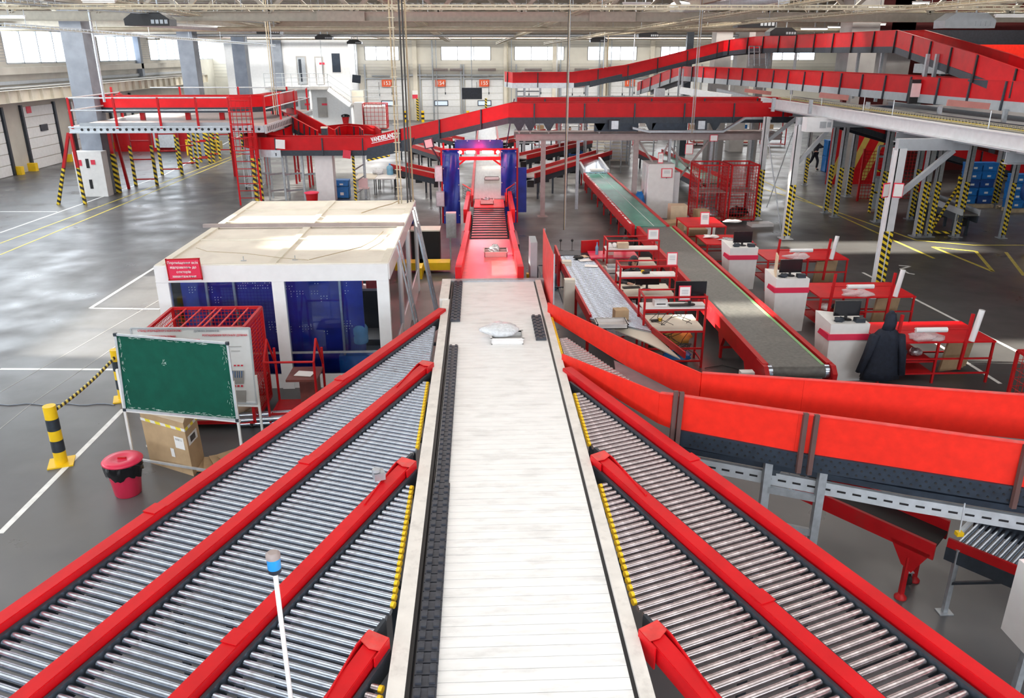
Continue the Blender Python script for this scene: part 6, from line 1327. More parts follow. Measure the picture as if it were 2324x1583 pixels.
# --- office block at the far left corner
OY = 73.0; ox0, ox1 = DY(612, 200, OY).x, DY(796, 200, OY).x
ob_ = T('office_block', 'white two storey office block with outside stair in the far left corner', 'building', ((ox0+ox1)/2, OY, 0))
MB().box(ox0-3.5, ox1, OY, YE, 0, 8.4).ob('body', 'wall_white', ob_)
zf = DY(700, 196, OY).z
def od(px, py, Y=OY-.02): return DY(px, py, Y)
for i, (a, b, c, d, m, nm) in enumerate(((674, 697, 130, 191, 'galv', 'door'), (716, 735, 131, 191, 'wall_white', 'door'), (642, 666, 224, 262, 'concrete', 'door'), (683, 706, 224, 266, 'concrete', 'door'), (722, 742, 224, 266, 'concrete', 'door'))):
    A = od(a, c); B = od(b, d); f = MB().box(A.x-.1, B.x+.1, OY-.06, OY, max(.01, B.z), A.z+.1).ob('door_frame', 'concrete', ob_); MB().box(A.x, B.x, OY-.09, OY-.05, max(.02, B.z), A.z).ob('door', m, f)
    if i == 0: MB().box(A.x+.1, (A.x+B.x)/2, OY-.1, OY-.08, B.z+.2, A.z-.15).ob('door_glass', 'dark_frame', f)
    if i in (1, 3, 4): MB().box(A.x+.3, A.x+.75, OY-.11, OY-.09, A.z-.55, A.z-.38).ob('door_plate', 'printed_red', f)
A = od(752, 121); B = od(774, 164); f = MB().box(A.x-.06, B.x+.06, OY-.04, OY, B.z-.06, A.z+.06).ob('window_frame', 'white', ob_); MB().box(A.x, B.x, OY-.06, OY-.03, B.z, A.z).ob('pane', 'dark_blue', f)
bx1_ = DY(745, 197, OY-1.5).x; MB().box(ox0, bx1_, OY-1.6, OY, zf-.2, zf).ob('balcony', 'concrete', ob_)
for k in range(8): x = ox0+(bx1_-ox0)*k/7; MB().tube((x, OY-1.55, zf), (x, OY-1.55, zf+1.1), .03, 6).ob('rail_post', 'grey_paint', ob_)
for z in (.4, .75, 1.1): MB().tube((ox0, OY-1.55, zf+z), (bx1_, OY-1.55, zf+z), .025, 6).ob('handrail', 'grey_paint', ob_)
xe2 = DY(797, 255, OY-1.5).x; n = 14
zm = DY(797, 232, OY-1.5).z
m_ = MB()
for k in range(n): x = bx1_+(xe2-bx1_)*k/n; z = zf+(zm-zf)*k/n; m_.box(x, x+(xe2-bx1_)/n+.05, OY-1.6, OY-.3, z-.25, z-.19)
m_.ob('stair_tread', 'concrete', ob_); MB().beam((bx1_, OY-1.62, zf-.15), (xe2, OY-1.62, zm-.25), .05, .35).ob('stair_stringer', 'wall_white', ob_)
for z in (.5, 1.1): MB().tube((bx1_, OY-1.62, zf+z), (xe2, OY-1.62, zm+z), .025, 6).ob('handrail', 'grey_paint', ob_)
MB().box(xe2, xe2+2.6, OY-1.6, OY-.2, zm-.25, zm-.1).ob('stair_landing', 'concrete', ob_); MB().box(xe2, xe2+.2, OY-1.5, OY-.4, 0, zm-.25).ob('landing_wall', 'wall_white', ob_)
for x in (xe2+.1, xe2+1.3, xe2+2.5): MB().tube((x, OY-1.6, zm-.1), (x, OY-1.6, zm+1.0), .025, 6).ob('rail_post', 'grey_paint', ob_)
for z in (.45, 1.0): MB().tube((xe2, OY-1.6, zm+z), (xe2+2.6, OY-1.6, zm+z), .025, 6).ob('handrail', 'grey_paint', ob_)
x = DY(706, 240, OY-1.5).x; MB().box(x-.08, x+.08, OY-1.5, OY-1.35, 0, zf-.2).ob('post', 'wall_white', ob_)
A = G(739, 284); B = G(776, 284); r = T('metal_lockers', 'tall pale metal lockers in front of the office block', 'lockers', ((A.x+B.x)/2, A.y, 0)); MB().box(A.x, B.x, A.y, A.y+.7, 0, 2.35).ob('body', 'galv_light', r)
m_ = MB()
for k in range(1, 4): x = A.x+(B.x-A.x)*k/4; m_.box(x-.015, x+.015, A.y-.01, A.y, .05, 2.3)
m_.ob('door_gap', 'dark_frame', r)
P = G(786, 284); r = T('rubbish_bin', 'small red bin with black bag beside the pale lockers', 'bin', (P.x, P.y, 0)); MB().lathe(P, [(.28, 0), (.38, .75)], 16).ob('body', 'red_steel', r); MB().lathe(P+V((0, 0, .72)), [(.42, 0), (.42, .16), (.2, .25)], 16).ob('bin_bag', 'black_gloss', r)
P = G(808, 284); r = T('fire_hose_cabinet', 'lit cream cabinet with red fire extinguisher by the stair foot', 'cabinet', (P.x, P.y, 0)); MB().box(P.x-.75, P.x+.75, P.y+.3, P.y+.9, 0, 2.9).ob('body', 'cream', r); MB().lathe(P+V((.1, 0, 0)), [(.2, 0), (.22, .1), (.22, 1.0), (.1, 1.2)], 14).ob('extinguisher', 'red', r); pts = [P+V((.1+.35*math.cos(t*.4), 0, 1.6+.35*math.sin(t*.4))) for t in range(16)]; MB().path(pts, .04, 6).ob('hose', 'red_steel', r)
A = G(826, 296); r = cage('red mesh cage full of white bundles by the far doors', A.x, A.x+1.9, A.y, A.y+1.4, 2.1, nx=6, wire=.015, castors=False); b = MB().box(A.x+.1, A.x+1.8, A.y+.1, A.y+1.3, .2, 1.9).ob('white_bundle', 'paper'); tag(b, 'white bundles filling the far red cage', 'bundle')
A = G(812, 296); b = MB().box(A.x-.2, A.x+.5, A.y, A.y+1.2, 0, 2.2).ob('white_bundle', 'paper'); tag(b, 'stacked white bundle left of the far red cage', 'bundle')
# hanging televisions
for (px0, px1, py0, py1, Y_, lab, ti) in ((799, 819, 170, 188, 66, 'tilted television hanging by the far stair', .12), (1048, 1094, 199, 225, 60, 'dark television hanging in front of the far dock doors', 0)):
    A, B = DY(px0, py0, Y_), DY(px1, py1, Y_); r = T('hanging_television', lab, 'television', ((A.x+B.x)/2, Y_, (A.z+B.z)/2)); MB().cb(((A.x+B.x)/2, Y_, (A.z+B.z)/2), (B.x-A.x, .1, A.z-B.z), 0, 0, ti).ob('screen', 'dark_frame' if ti == 0 else 'dark_blue', r); MB().tube(((A.x+B.x)/2, Y_, A.z), ((A.x+B.x)/2, Y_, ZC), .03, 6).ob('pole', 'galv', r)
# signs on the dock pillar, orange "153"
for (px, py, w2, h2, m, lab) in ((942, 210, 11, 8, 'paper', 'white notice high on the pillar left of door 154'), (942, 219, 11, 8, 'printed_red', 'reddish notice below the white one on the far pillar')):
    P = DY(px, py, YE-.35); o = MB().cb(P, (w2*.045, .03, h2*.045)).ob('wall_notice', m); tag(o, lab, 'notice')
for px in (948, 1103): P = DY(px, 250, YE-.4); r = T('striped_guard', 'yellow and black striped guard post by the far wall, %s' % ('left of door 154' if px < 1000 else 'under the hanging television'), 'guard', (P.x, P.y, 0)); MB().box(P.x-.1, P.x+.1, P.y-.1, P.y, 0, 2.0).ob('body', 'hazard_far', r)
# --- upper conveyors
UY = 46.0
u = lambda px, py, Y=UY: DY(px, py, Y)
U1 = [V((u(1168, 189).x, UY+1.5, u(1168, 189).z)), u(1180, 189), u(1300, 188), u(1420, 172), u(1650, 117)]
U1[1].z = U1[2].z; U1[0].z = U1[2].z
ux = u(1740, 113, 44).x; zu = u(1740, 113, 44).z
path = U1+[V((13.6, 42.5, 6.22)), V((14.6, 39, 6.22)), V((16.7, 30.5, 6.22)), V((17.6, 26.5, 5.5)), V((18.3, 22.5, 4.85))]
# positions of the right part read from picture
r1, r2, r3, r4 = DY(1730, 115, 43), DY(1900, 111, 36), DY(2062, 106, 30.5), DY(2245, 168, 24)
path = [*U1, V((r1.x, 43, 6.2)), V((r2.x, 36, 6.2)), V((r3.x, 30.5, 6.22)), r4, DY(2420, 235, 21)]
for k in (5, 6, 7): path[k].z = 6.22
u1 = walled('curb_belt_conveyor', 'highest red walled conveyor climbing right from the far stair and dipping at the right', path, 1.0, .55, .22, br=1.65, bracket_m='black', brk=(1,))
MB().sweep(path[0:3], .5, .55, -.25, .02).ob('bend_apron', 'galv_light', u1)
for k, px in enumerate((1190, 1270, 1330, 1430, 1540)): P = u(px, 250); z = 4.3; leg_frame('leg_frame', 'tall grey leg frame under the highest conveyor, %s from its left end' % ('first', 'second', 'third', 'fourth', 'fifth')[k], P.x, UY, z+(max(0, k-2))*.45, .8, rungs=(1, 2, 3, 3.6), group='tall leg frames')
for k, (x, y) in enumerate(((r1.x, 42), (13.9+.6, 38), (r2.x+.3, 34.5), (r3.x-.2, 32), (r3.x+.2, 29.5))): MB().box(x-.05, x+.05, y-.05, y+.05, 4.2, 6.0).ob('stub_leg', 'galv', u1)
st_ = T('steel_stair', 'dark steel stair tower under the left end of the highest conveyor', 'stair', (u(1175, 230).x, UY+1, 0)); A = u(1172, 235)
for k in range(12): MB().box(A.x+.0, A.x+1.3, UY+.6+k*.22, UY+.85+k*.22, 3.95-k*.28, 4.01-k*.28).ob('tread', 'grey_paint', st_)
MB().beam((A.x-.1, UY+.4, 3.6), (A.x-.7, UY+.4, .2), .06).ob('handrail', 'purple', st_); MB().box(A.x, A.x+.06, UY+.4, UY+.46, 0, 4.3).box(A.x+1.3, A.x+1.36, UY+.4, UY+.46, 0, 4.3).ob('post', 'galv', st_)
b = MB().cb(u(1257, 171, 47), (.9*3.2/2.9, .4, .25)).ob('blue_box', 'blue_plastic'); tag(b, 'small blue box on top of the highest conveyor wall', 'box')
MB()
P = u(1370, 180, 45.3); pp_ = MB().prism([u(1338, 198, 45.3), u(1340, 184, 45.3), u(1412, 168, 45.3), u(1412, 180, 45.3)], (0, .2, 0)).ob('drive_cover', 'dark_frame', u1)
# second red conveyor over the mezzanine
v0, v1, v2, v3 = DY(1462, 210, 46), DY(1535, 166, 44), DY(2010, 205, 26), DY(2324, 236, 20.0)
zz = 4.75
def atz(px, py, z): return G(px, py, z)
e0 = G(1538, 172, zz); e1 = G(1760, 187, zz); e2_ = G(2035, 209, zz); e3 = G(2330, 233, zz)
d_ = (e3-e1).normalized(); e4 = e3+d_*4
p2 = [V((e0.x-1.2, e0.y+6, zz-1.1)), e0, e1, e2_, e3, e4]
nn = V((d_.y, -d_.x, 0)); 
p2 = [p-V((nn.x, nn.y, 0))*.5 for p in p2] if nn.y > 0 else [p+V((-nn.x, -nn.y, 0))*.5 for p in p2]
u2 = walled('curb_belt_conveyor', 'big red walled conveyor running along the grey mezzanine towards the right edge', p2, 1.0, .52, .26, br=1.5, mf='grey_paint', bracket_m='dark_frame')
# mezzanine deck, edge beam, columns
mz = T('mezzanine', 'grey steel mezzanine carrying the red conveyors at the right', 'mezzanine', (15, 24, 0)); zmz = 4.2
b0 = G(1727, 231, zmz); b1 = G(2335, 327, zmz); db = (b1-b0).normalized(); b1 = b0+db*30
nb = V((db.y, -db.x, 0)); nb = -nb if nb.x < 0 else nb
MB().ibeam(b0, b1, .22, .34).ob('edge_beam', 'beam_pale', mz)
MB().prism([b0+nb*.15+V((0, 0, -.25)), b1+nb*.15+V((0, 0, -.25)), b1+nb*8.5+V((0, 0, -.25)), b0+nb*8.5+V((0, 0, -.25))][::-1], (0, 0, .1)).ob('deck', 'grey_paint', mz)
for off_ in (2.6, 5.2, 8.4): MB().ibeam(b0+nb*off_+V((0, 0, -.15)), b1+nb*off_+V((0, 0, -.15)), .2, .3).ob('beam', 'grey_paint', mz)
for k in range(6): p = b0+db*(1+k*4.6); MB().ibeam(p+V((0, 0, -.35)), p+nb*8.5+V((0, 0, -.35)), .2, .28).ob('cross_beam', 'grey_paint', mz)
def hcol(px, py, ztop, label, w_=.16, hs=1.6, m='galv', parent=None, dw=.04):
    P = G(px, py); r = parent or T('steel_column', label, 'column', (P.x, P.y, 0), 'striped steel columns at right')
    MB().ibeam_col(P, w_, ztop) if False else None
    m_ = MB(); t_ = .03; m_.box(P.x-w_/2, P.x+w_/2, P.y-w_/2, P.y-w_/2+t_, 0, ztop).box(P.x-w_/2, P.x+w_/2, P.y+w_/2-t_, P.y+w_/2, 0, ztop).box(P.x-t_/2-w_*.35, P.x+t_/2-w_*.35, P.y-w_/2, P.y+w_/2, 0, ztop); m_.ob('column', m, r)
    m_ = MB(); m_.box(P.x-w_/2-.004, P.x+w_*.02, P.y-w_/2-.006, P.y-w_/2, .12, hs); m_.box(P.x+w_*.16, P.x+w_/2+.004, P.y-w_/2-.006, P.y-w_/2, .12, hs); m_.ob('striped_tape', 'hazard', r); MB().cb((P.x, P.y, .012), (w_*1.9, w_*1.9, .024)).ob('base_plate', m, r)
    return r, P
r, P = hcol(1782, 541, zmz-.4, 'near grey column with striped foot standing right of the roll cages', .22, 1.85, 'beam_pale'); c1 = P
MB().box(c1.x-.1, c1.x+1.6, c1.y-.08, c1.y+.08, zmz-.45, zmz-.17).ob('bracket_head', 'grey_paint', r)
MB().beam(P+V((.05, 0, 2.5)), P+V((1.1, 0, zmz-.45)), .12).ob('knee_brace', 'grey_paint', r)
r, P = hcol(1987, 672, zmz-.4, 'nearest grey column with striped foot and two framed notices', .24, 1.75, 'beam_pale'); c2 = P
MB().beam(P+V((.05, 0, 2.55)), P+V((1.35, 0, zmz-.45)), .12).ob('knee_brace', 'grey_paint', r)
MB().box(P.x-.1, P.x+1.7, P.y-.08, P.y+.08, zmz-.45, zmz-.17).ob('bracket_head', 'grey_paint', r); 
for k, (px0, px1, a) in enumerate(((2004, 2017, .5), (2031, 2045, -.3))):
    A, B = DY(px0, 415, P.y-.2), DY(px1, 448, P.y-.2); q = T('framed_notice', 'red framed notice on the %s side of the nearest grey column' % ('left' if k == 0 else 'right'), 'notice', ((A.x+B.x)/2, P.y-.2, (A.z+B.z)/2)); cc = V(((A.x+B.x)/2, P.y-.2, (A.z+B.z)/2)); MB().cb(cc, (.24, .02, A.z-B.z), a).ob('frame', 'printed_red', q); MB().cb(cc+V((0, -.012, 0)), (.20, .02, A.z-B.z-.06), a).ob('sheet', 'paper', q)
r, P = hcol(1716, 498, zmz-.4, 'grey column with striped foot directly behind the right roll cage', .2, 1.9, 'beam_pale'); c0_ = P
MB().beam(P+V((.05, 0, 2.9)), P+V((1.1, 0, zmz-.45)), .12).ob('knee_brace', 'grey_paint', r)
for a, b in (((1742, 305), (1775, 540)), ((1800, 300), (1740, 470))):
    Y_ = (c1.y+c0_.y)/2 if a[0] > 1790 else c1.y+.3; o = MB().tube(DY(*a, Y_+1), DY(*b, Y_), .02, 6).ob('tie_rod', 'galv', mz)
cols = [(1872, 483, 3.8, .16, 'left of the striped ladder stand'), (1893, 492, 3.8, .16, 'of the pair right of the crossed rods'), (1922, 446, 3.8, .2, 'farther back by the dark screen'), (1990, 503, 3.8, .2, 'behind the nearest grey column'), (2064, 497, 3.8, .18, 'left one of the dense row at right'), (2080, 536, 3.8, .22, 'front left one of the dense row at right'), (2105, 536, 3.8, .18, 'second one of the dense row at right'), (2168, 537, 3.8, .18, 'third one of the dense row at right'), (2252, 466, 3.8, .26, 'thick one before the blue crates'), (2272, 540, 3.8, .15, 'near the right edge'), (1825, 420, 3.7, .15, 'far one beside the walking person'), (1945, 400, 3.7, .15, 'far one below the descending red wall')]
for px, py, z, w_, lab in cols: hcol(px, py, z, 'slim grey column with striped foot, %s' % lab, w_, 1.9 if py > 450 else 1.3)
A, B = G(2105, 532), G(2168, 534)
for q0, q1 in ((A+V((.1, 0, .15)), A+V((.9, 0, 2.0))), (B+V((-.1, 0, .4)), B+V((-.25, 0, 2.1)))): MB().beam(q0, q1, .07).ob('brace', 'hazard', mz)
MB().beam(A+V((0, 0, .1)), B+V((0, 0, .1)), .08).ob('floor_bar', 'hazard', mz)
# cable tray with yellow nuts on the mezzanine edge
ct_ = T('cable_tray', 'wire basket cable tray running along the mezzanine edge', 'cable tray', b0+V((0, 0, .5))); m_ = MB(); t0, t1 = b0+nb*.7+V((0, 0, .12)), b0+db*26+nb*.7+V((0, 0, .12))
for s_, z in ((0, 0), (.25, 0), (0, .09), (.25, .09)): m_.tube(t0+nb*s_+V((0, 0, z)), t1+nb*s_+V((0, 0, z)), .008, 4)
k = 0
while k < 26: q = t0+db*k; m_.tube(q, q+nb*.25, .006, 4).tube(q, q+V((0, 0, .09)), .006, 4).tube(q+nb*.25, q+nb*.25+V((0, 0, .09)), .006, 4); k += .14
m_.ob('basket', 'tray', ct_); MB().tube(t0+nb*.1+V((0, 0, .03)), t1+nb*.1+V((0, 0, .03)), .018, 6).ob('cable', 'ochre', ct_)
MB().tube(t0+nb*.6, t1+nb*.6, .09, 10).ob('return_tube', 'dark_blue', ct_)
for k in (2, 4.6, 7.5, 9.2, 13.5, 16): q = b0+db*k+nb*.35; r = T('hanger_rod', 'yellow capped hanger rod on the mezzanine edge', 'rod', q, 'yellow capped rods on the mezzanine'); MB().tube(q, q+V((0, 0, .55)), .012, 6).ob('rod', 'galv_light', r); MB().cb(q, (.08, .08, .05)).ob('cap', 'yellow', r)
# drive unit and sensor gate on the second conveyor
P = G(2085, 213, zz)-nb*.16+V((0, 0, .12)); r = T('motor_unit', 'dark motor plate with pink grey inverter box on the mezzanine conveyor', 'motor', P); MB().cb(P+V((.22, 0, -.05)), (.75, .12, .75)).ob('plate', 'black', r); MB().cb(P+V((-.02, -.1, 0)), (.26, .12, .42)).ob('inverter_box', 'tray_pink', r); 
for dx in (.2, .5): MB().box(P.x+dx, P.x+dx+.1, P.y-.05, P.y+.05, P.z+.2, P.z+1.1).ob('upright', 'galv', r)
MB().cb(P+V((-1.2, .2, -.7)), (1.1, .5, .45)).ob('drive_box', 'dark_blue', r)
for k, px in enumerate((1760, 1845, 1975, 2140, 2290)): q = G(px, 226+(px-1760)*.05, zz-.25); MB().box(q.x-.05, q.x+.05, q.y+.1, q.y+.2, zmz-.1, zz-.2).ob('support_leg', 'galv', u2)
for (a, b) in ((1690, 1750), (1860, 1925), (2150, 2245)): A = DY(a, 205+(a-1690)*.06, e1.y if a < 1800 else 26 if a < 2000 else 21.5); B = DY(b, 208+(b-1690)*.06, A.y); MB().beam(A, B, .06, .16).ob('cross_rail', 'rail_pink', u2)
# railing on the deck left of the highest conveyor, lower dark tray beams
r = T('steel_railing', 'grey railing on the deck under the highest conveyor', 'railing', u(1700, 140, 42)); 
for px in (1700, 1712, 1724, 1738, 1748): MB().tube(u(px, 150, 42), u(px, 105, 42), .03, 6).ob('rail_post', 'galv', r)
for py in (105, 118, 133, 146): MB().tube(u(1700, py, 42), u(1748, py, 42), .025, 6).ob('handrail', 'galv', r)
r = T('platform_beam', 'pale grey platform beams below the left end of the mezzanine conveyor', 'beam', u(1600, 205, 38)); MB().beam(u(1545, 205, 38), u(1660, 222, 36.5), .2, .28).ob('beam', 'beam_pale', r); MB().beam(u(1630, 205, 42), u(1715, 225, 38), .2, .2).ob('beam', 'galv', r)
MB().box(u(1545, 230, 39).x, u(1740, 230, 39).x, 39, 41, 3.0, 3.1).ob('deck', 'dark_frame', r)
for px in (1550, 1640, 1720): x = u(px, 230, 39).x; MB().box(x-.06, x+.06, 39.3, 39.42, 0, 3.9).ob('post', 'galv', r)
P = u(1496, 218, 42); r = T('switch_box', 'pale grey tall cabinet standing on the platform left of the climbing red wall', 'switch box', P); MB().cb(P, (.5, .3, .75)).ob('body', 'galv_light', r)
r = T('platform_beam', 'steel deck with grey railings behind the long red wall', 'platform', (8, 44, 0)); MB().box(4.2, 14, 42.5, 45, 2.75, 2.85).ob('deck', 'grey_paint', r)
for x in (4.5, 5.2, 6.2, 6.9, 7.5, 8.3, 9.2, 10.3): MB().tube((x, 42.6, 0), (x, 42.6, 3.95), .04, 6).ob('rail_post', 'galv', r)
for z in (3.4, 3.9): MB().tube((4.2, 42.6, z), (11, 42.6, z), .03, 6).ob('handrail', 'galv', r)
# second red wall behind the middle conveyor (right part)
bk = [V((1.6, 34.2, 3.75)), V((6.0, 34.2, 3.75)), V((12.5, 34.2, 3.75)), V((16, 34, 3.4))]
walled('curb_belt_conveyor', 'second red walled conveyor running close behind the middle one', bk, .8, .5, .2, br=2.2)
# dark red conveyor descending behind the mezzanine columns
ds = [DY(1890, 300, 33), DY(2324, 440, 23.5)]
ds = [G(1900, 322, 3.05), G(2120, 400, 2.1), G(2345, 462, 1.9)]

lowc = [G(2085, 440, .85), G(2203, 486, .85)]
simple_conv('low_conveyor', 'low grey conveyor with red stripe among the striped columns', [V((lowc[0].x, lowc[0].y, .85)), V((lowc[1].x, lowc[1].y, .85))], .5, 'belt_dark', 'grey_paint', group=None)
# blue crates on pallets at right
rnd = random.Random(21)
def stack(px, py, nx, nz, label, s_=(.6, .4, .3)):
    P = G(px, py); p = T('pallet', 'wooden pallet under the %s' % label, 'pallet', (P.x, P.y, 0)); m_ = MB()
    for k in range(5): m_.box(P.x-.45, P.x-.45+nx*.65, P.y-.4+k*.2, P.y-.28+k*.2, .11, .14)
    for k in range(3): m_.box(P.x-.45, P.x-.45+nx*.65, P.y-.4+k*.4, P.y-.3+k*.4, 0, .11)
    m_.ob('boards', 'pallet_wood', p)
    for i in range(nx):
        for k in range(nz): crate((P.x-.12+i*.64+rnd.uniform(-.03, .03), P.y+rnd.uniform(-.03, .03), .14+k*(s_[2]+.035)), 'blue crate in the %s' % label, s_, ('blue_plastic', 'blue_dark')[rnd.random() < .3], rnd.uniform(-.06, .06), 'blue crates in the %s' % label)
stack(2196, 468, 2, 5, 'stack left of the thick striped column'); stack(2300, 478, 2, 4, 'stack at the right edge'); stack(2265, 405, 2, 3, 'higher stack seen above the sloping red wall')
b = MB().blob(G(2305, 470)+V((.3, -.9, .9)), (.9, .4, .75), 3, 24, 14, .15).ob('wrapped_load', 'blue_dark'); tag(b, 'shiny film wrapped blue load at the right edge', 'load')
cs = T('striped_screen', 'dark screen with broad yellow stripes behind the far columns', 'screen', G(1925, 415))
P = G(1915, 418); m_ = MB(); m_.box(P.x-.9, P.x+1.6, P.y, P.y+.1, .2, 3.0).ob('panel', 'dark_frame', cs) if False else MB().box(P.x-.9, P.x+2.8, P.y, P.y+.1, 0, 3.1).ob('panel', 'red_steel', cs)
m_ = MB()
for k in range(4): m_.prism([(P.x-.9+k*.8, P.y-.02, .2), (P.x-.6+k*.8, P.y-.02, .2), (P.x+.4+k*.8, P.y-.02, 2.8), (P.x+.1+k*.8, P.y-.02, 2.8)], (0, .02, 0)) if k < 3 else 0
m_.ob('stripe', 'ochre', cs)
mf = T('mesh_fence', 'dark red mesh fence beside the striped screen', 'fence', G(1960, 440)); P = G(1945, 456); MB().grid((P.x, P.y, .1), (2.6, 0, 0), (0, 0, 2.0), 18, 14, .012).ob('mesh', 'red_steel', mf); MB().box(P.x-.04, P.x+.04, P.y-.04, P.y+.04, 0, 2.2).box(P.x+2.6, P.x+2.68, P.y-.04, P.y+.04, 0, 2.2).ob('post', 'red_steel', mf)
rs = T('ladder_stand', 'grey stand with striped legs right of the mesh fence', 'stand', G(1975, 480)); P = G(1972, 482); 
for dx in (0, .75): MB().box(P.x+dx-.04, P.x+dx+.04, P.y-.04, P.y+.04, 0, 1.2).ob('leg', 'hazard', rs); MB().box(P.x+dx-.04, P.x+dx+.04, P.y-.04, P.y+.04, 1.2, 2.6).ob('upper_leg', 'galv', rs)
for z, m in ((.8, 'hazard'), (1.4, 'galv'), (1.65, 'hazard'), (2.2, 'galv'), (2.6, 'galv')): MB().beam((P.x, P.y, z), (P.x+.75, P.y, z), .06, .08).ob('rung', m, rs)
MB().box(P.x+.1, P.x+.65, P.y, P.y+.15, .15, 1.35).ob('box', 'grey_paint', rs)
# far wire racks and red cages behind (under middle conveyor)
for i in range(10):
    px = 1215+i*58; Y_ = 56+i % 3*3; x = DY(px, 290, Y_).x; r = T('far_rack', 'far red tube rack with white shelves, %s from the left behind the gate' % ('first', 'second', 'third', 'fourth', 'fifth', 'sixth', 'seventh', 'eighth', 'ninth', 'tenth')[i], 'rack', (x, Y_, 0), 'far racks'); m_ = MB(); m_.frame(x, x+1.5, Y_, Y_+.8, 0, 1.9, .06); m_.ob('frame', 'red_steel', r)
    for z in (.5, 1.0, 1.5): MB().box(x, x+1.5, Y_, Y_+.8, z, z+.06).ob('shelf', 'white', r)
    for z in (.56, 1.06): MB().box(x+.15, x+.6, Y_+.1, Y_+.6, z, z+.28).ob('box', ('cardboard', 'white', 'blue_plastic')[i % 3], r)
# stacks of flat white boxes
rnd = random.Random(31)
for i, (px, py, n, lean_, lab) in enumerate(((1340, 352, 22, .25, 'leftmost tall stack'), (1362, 352, 18, .1, 'second stack'), (1384, 362, 16, .0, 'third stack, half hidden'), (1396, 365, 24, .6, 'leaning front stack'), (1418, 366, 13, .1, 'low right stack'), (1412, 350, 22, .2, 'rear right stack'))):
    P = G(px, py); r = T('stacked_boxes', 'pile of flat white cartons beyond the green belt, %s' % lab, 'stack of cartons', (P.x, P.y, 0), 'piles of flat cartons'); z = 0
    for k in range(n): o = MB().cb((P.x+lean_*(k/n)**2*1.0+rnd.uniform(-.03, .03), P.y+.3+rnd.uniform(-.03, .03), z+.05), (.62, .5, .095), rnd.uniform(-.1, .1)).ob('flat_carton', ('cream', 'wall_white')[k % 2], r); z += .1
for i, (px, py) in enumerate(((1298, 352), (1312, 350), (1300, 340))): P = G(px, py); crate((P.x, P.y, 0), 'blue crate left of the white carton piles, %s' % ('front left', 'front right', 'rear')[i], (.7, .5, .8), 'blue_dark', group='blue crates by the carton piles')
# second green belt behind the columns
g3 = [G(1475, 345, .8), G(1625, 415, .8)]
simple_conv('belt_conveyor', 'wide green belt with red edges behind the white lockers', g3, 1.3, 'belt_green', 'red_steel')
for i, (px, py) in enumerate(((1690, 330), (1600, 330))): P = G(px, py); r = T('red_cart', 'dark red cart standing far behind the roll cages, %s' % ('right one' if i == 0 else 'left one'), 'cart', (P.x, P.y, 0)); m_ = MB(); m_.frame(P.x-.8, P.x+.8, P.y, P.y+1, .2, 1.7, .06); m_.ob('frame', 'red_steel', r); MB().box(P.x-.8, P.x+.8, P.y, P.y+1, .18, .24).ob('deck', 'wood', r); castor(r, (P.x-.6, P.y, 0), .09); castor(r, (P.x+.6, P.y, 0), .09)
# far upper right machinery
r = T('upper_sorter', 'dark red sorter machinery high under the roof at the far right', 'machine', (22, 40, 0))
A, B = DY(2190, 118, 36), DY(2330, 90, 36); MB().box(A.x, A.x+12, 36, 38, B.z-.75, B.z-.2).ob('red_wall', 'red_orange', r); MB().box(A.x-1, A.x+12, 35.8, 38.2, A.z-.9, A.z-.5).ob('deck_edge', 'galv', r)
x = A.x-3; MB().box(x, x+16, 40, 41, 7.0, 8.6).ob('hood', 'maroon', r); MB().box(x, x+16, 39, 42, 6.2, 7.0).ob('duct', 'dark_frame', r)
for k in range(5): MB().box(A.x-.6+k*3, A.x-.4+k*3, 36.5, 36.7, 0, 6.3).ob('post', 'dark_frame', r)
MB().box(A.x-2, A.x+13, 43, 43.3, 0, 6).ob('back_panel', 'maroon', r)
# ================= ROOF SERVICES =================
def fanunit(px, py, Y, w_, label, m='black'):
    P = DY(px, py, Y); r = T('heater_unit', label, 'heater', P, 'roof heaters'); h = w_*.28
    vs = [(-w_/2, 0, -h/2), (w_/2, 0, -h/2), (w_/2*1.02, 0, 0), (w_*.3, 0, h/2), (-w_*.3, 0, h/2), (-w_/2*1.02, 0, 0)]
    MB().prism([P+V(v)+V((0, -.35, 0)) for v in vs], (0, .7, 0)).ob('housing', m, r)
    m_ = MB()
    for k in range(4): m_.box(P.x+w_*.1+k*w_*.1, P.x+w_*.17+k*w_*.1, P.y-.37, P.y-.35, P.z-h*.35, P.z-h*.05)
    m_.ob('vent', 'grey_paint', r); MB().tube(P+V((-w_*.2, 0, h/2)), V((P.x-w_*.2, P.y, ZC)), .03, 6).ob('hanger', 'galv', r); MB().tube(P+V((w_*.2, 0, h/2)), V((P.x+w_*.2, P.y, ZC)), .03, 6).ob('hanger', 'galv', r)
for px, py, Y, w_, lab in ((341, 44, 30, 1.5, 'large black heater unit hanging at upper left'), (612, 70, 42, 1.1, 'black heater unit by the cable bundle at upper left'), (736, 84, 52, 1.0, 'black heater unit above the office block, left'), (805, 95, 60, 1.0, 'small black heater unit above the office block, right'), (1358, 90, 56, 1.1, 'small black heater unit left of the highest conveyor climb'), (1470, 78, 46, 1.1, 'black heater unit above the climbing red wall'), (1712, 50, 36, 1.6, 'wide dark heater unit above the highest conveyor, left'), (1772, 72, 38, 1.2, 'black heater unit just above the highest conveyor'), (1858, 84, 44, 1.2, 'rear black heater unit above the highest conveyor'), (2190, 47, 28, 1.7, 'grey white heater unit at upper right')): fanunit(px, py, Y, w_, lab, 'grey_paint' if px > 2100 else 'black')
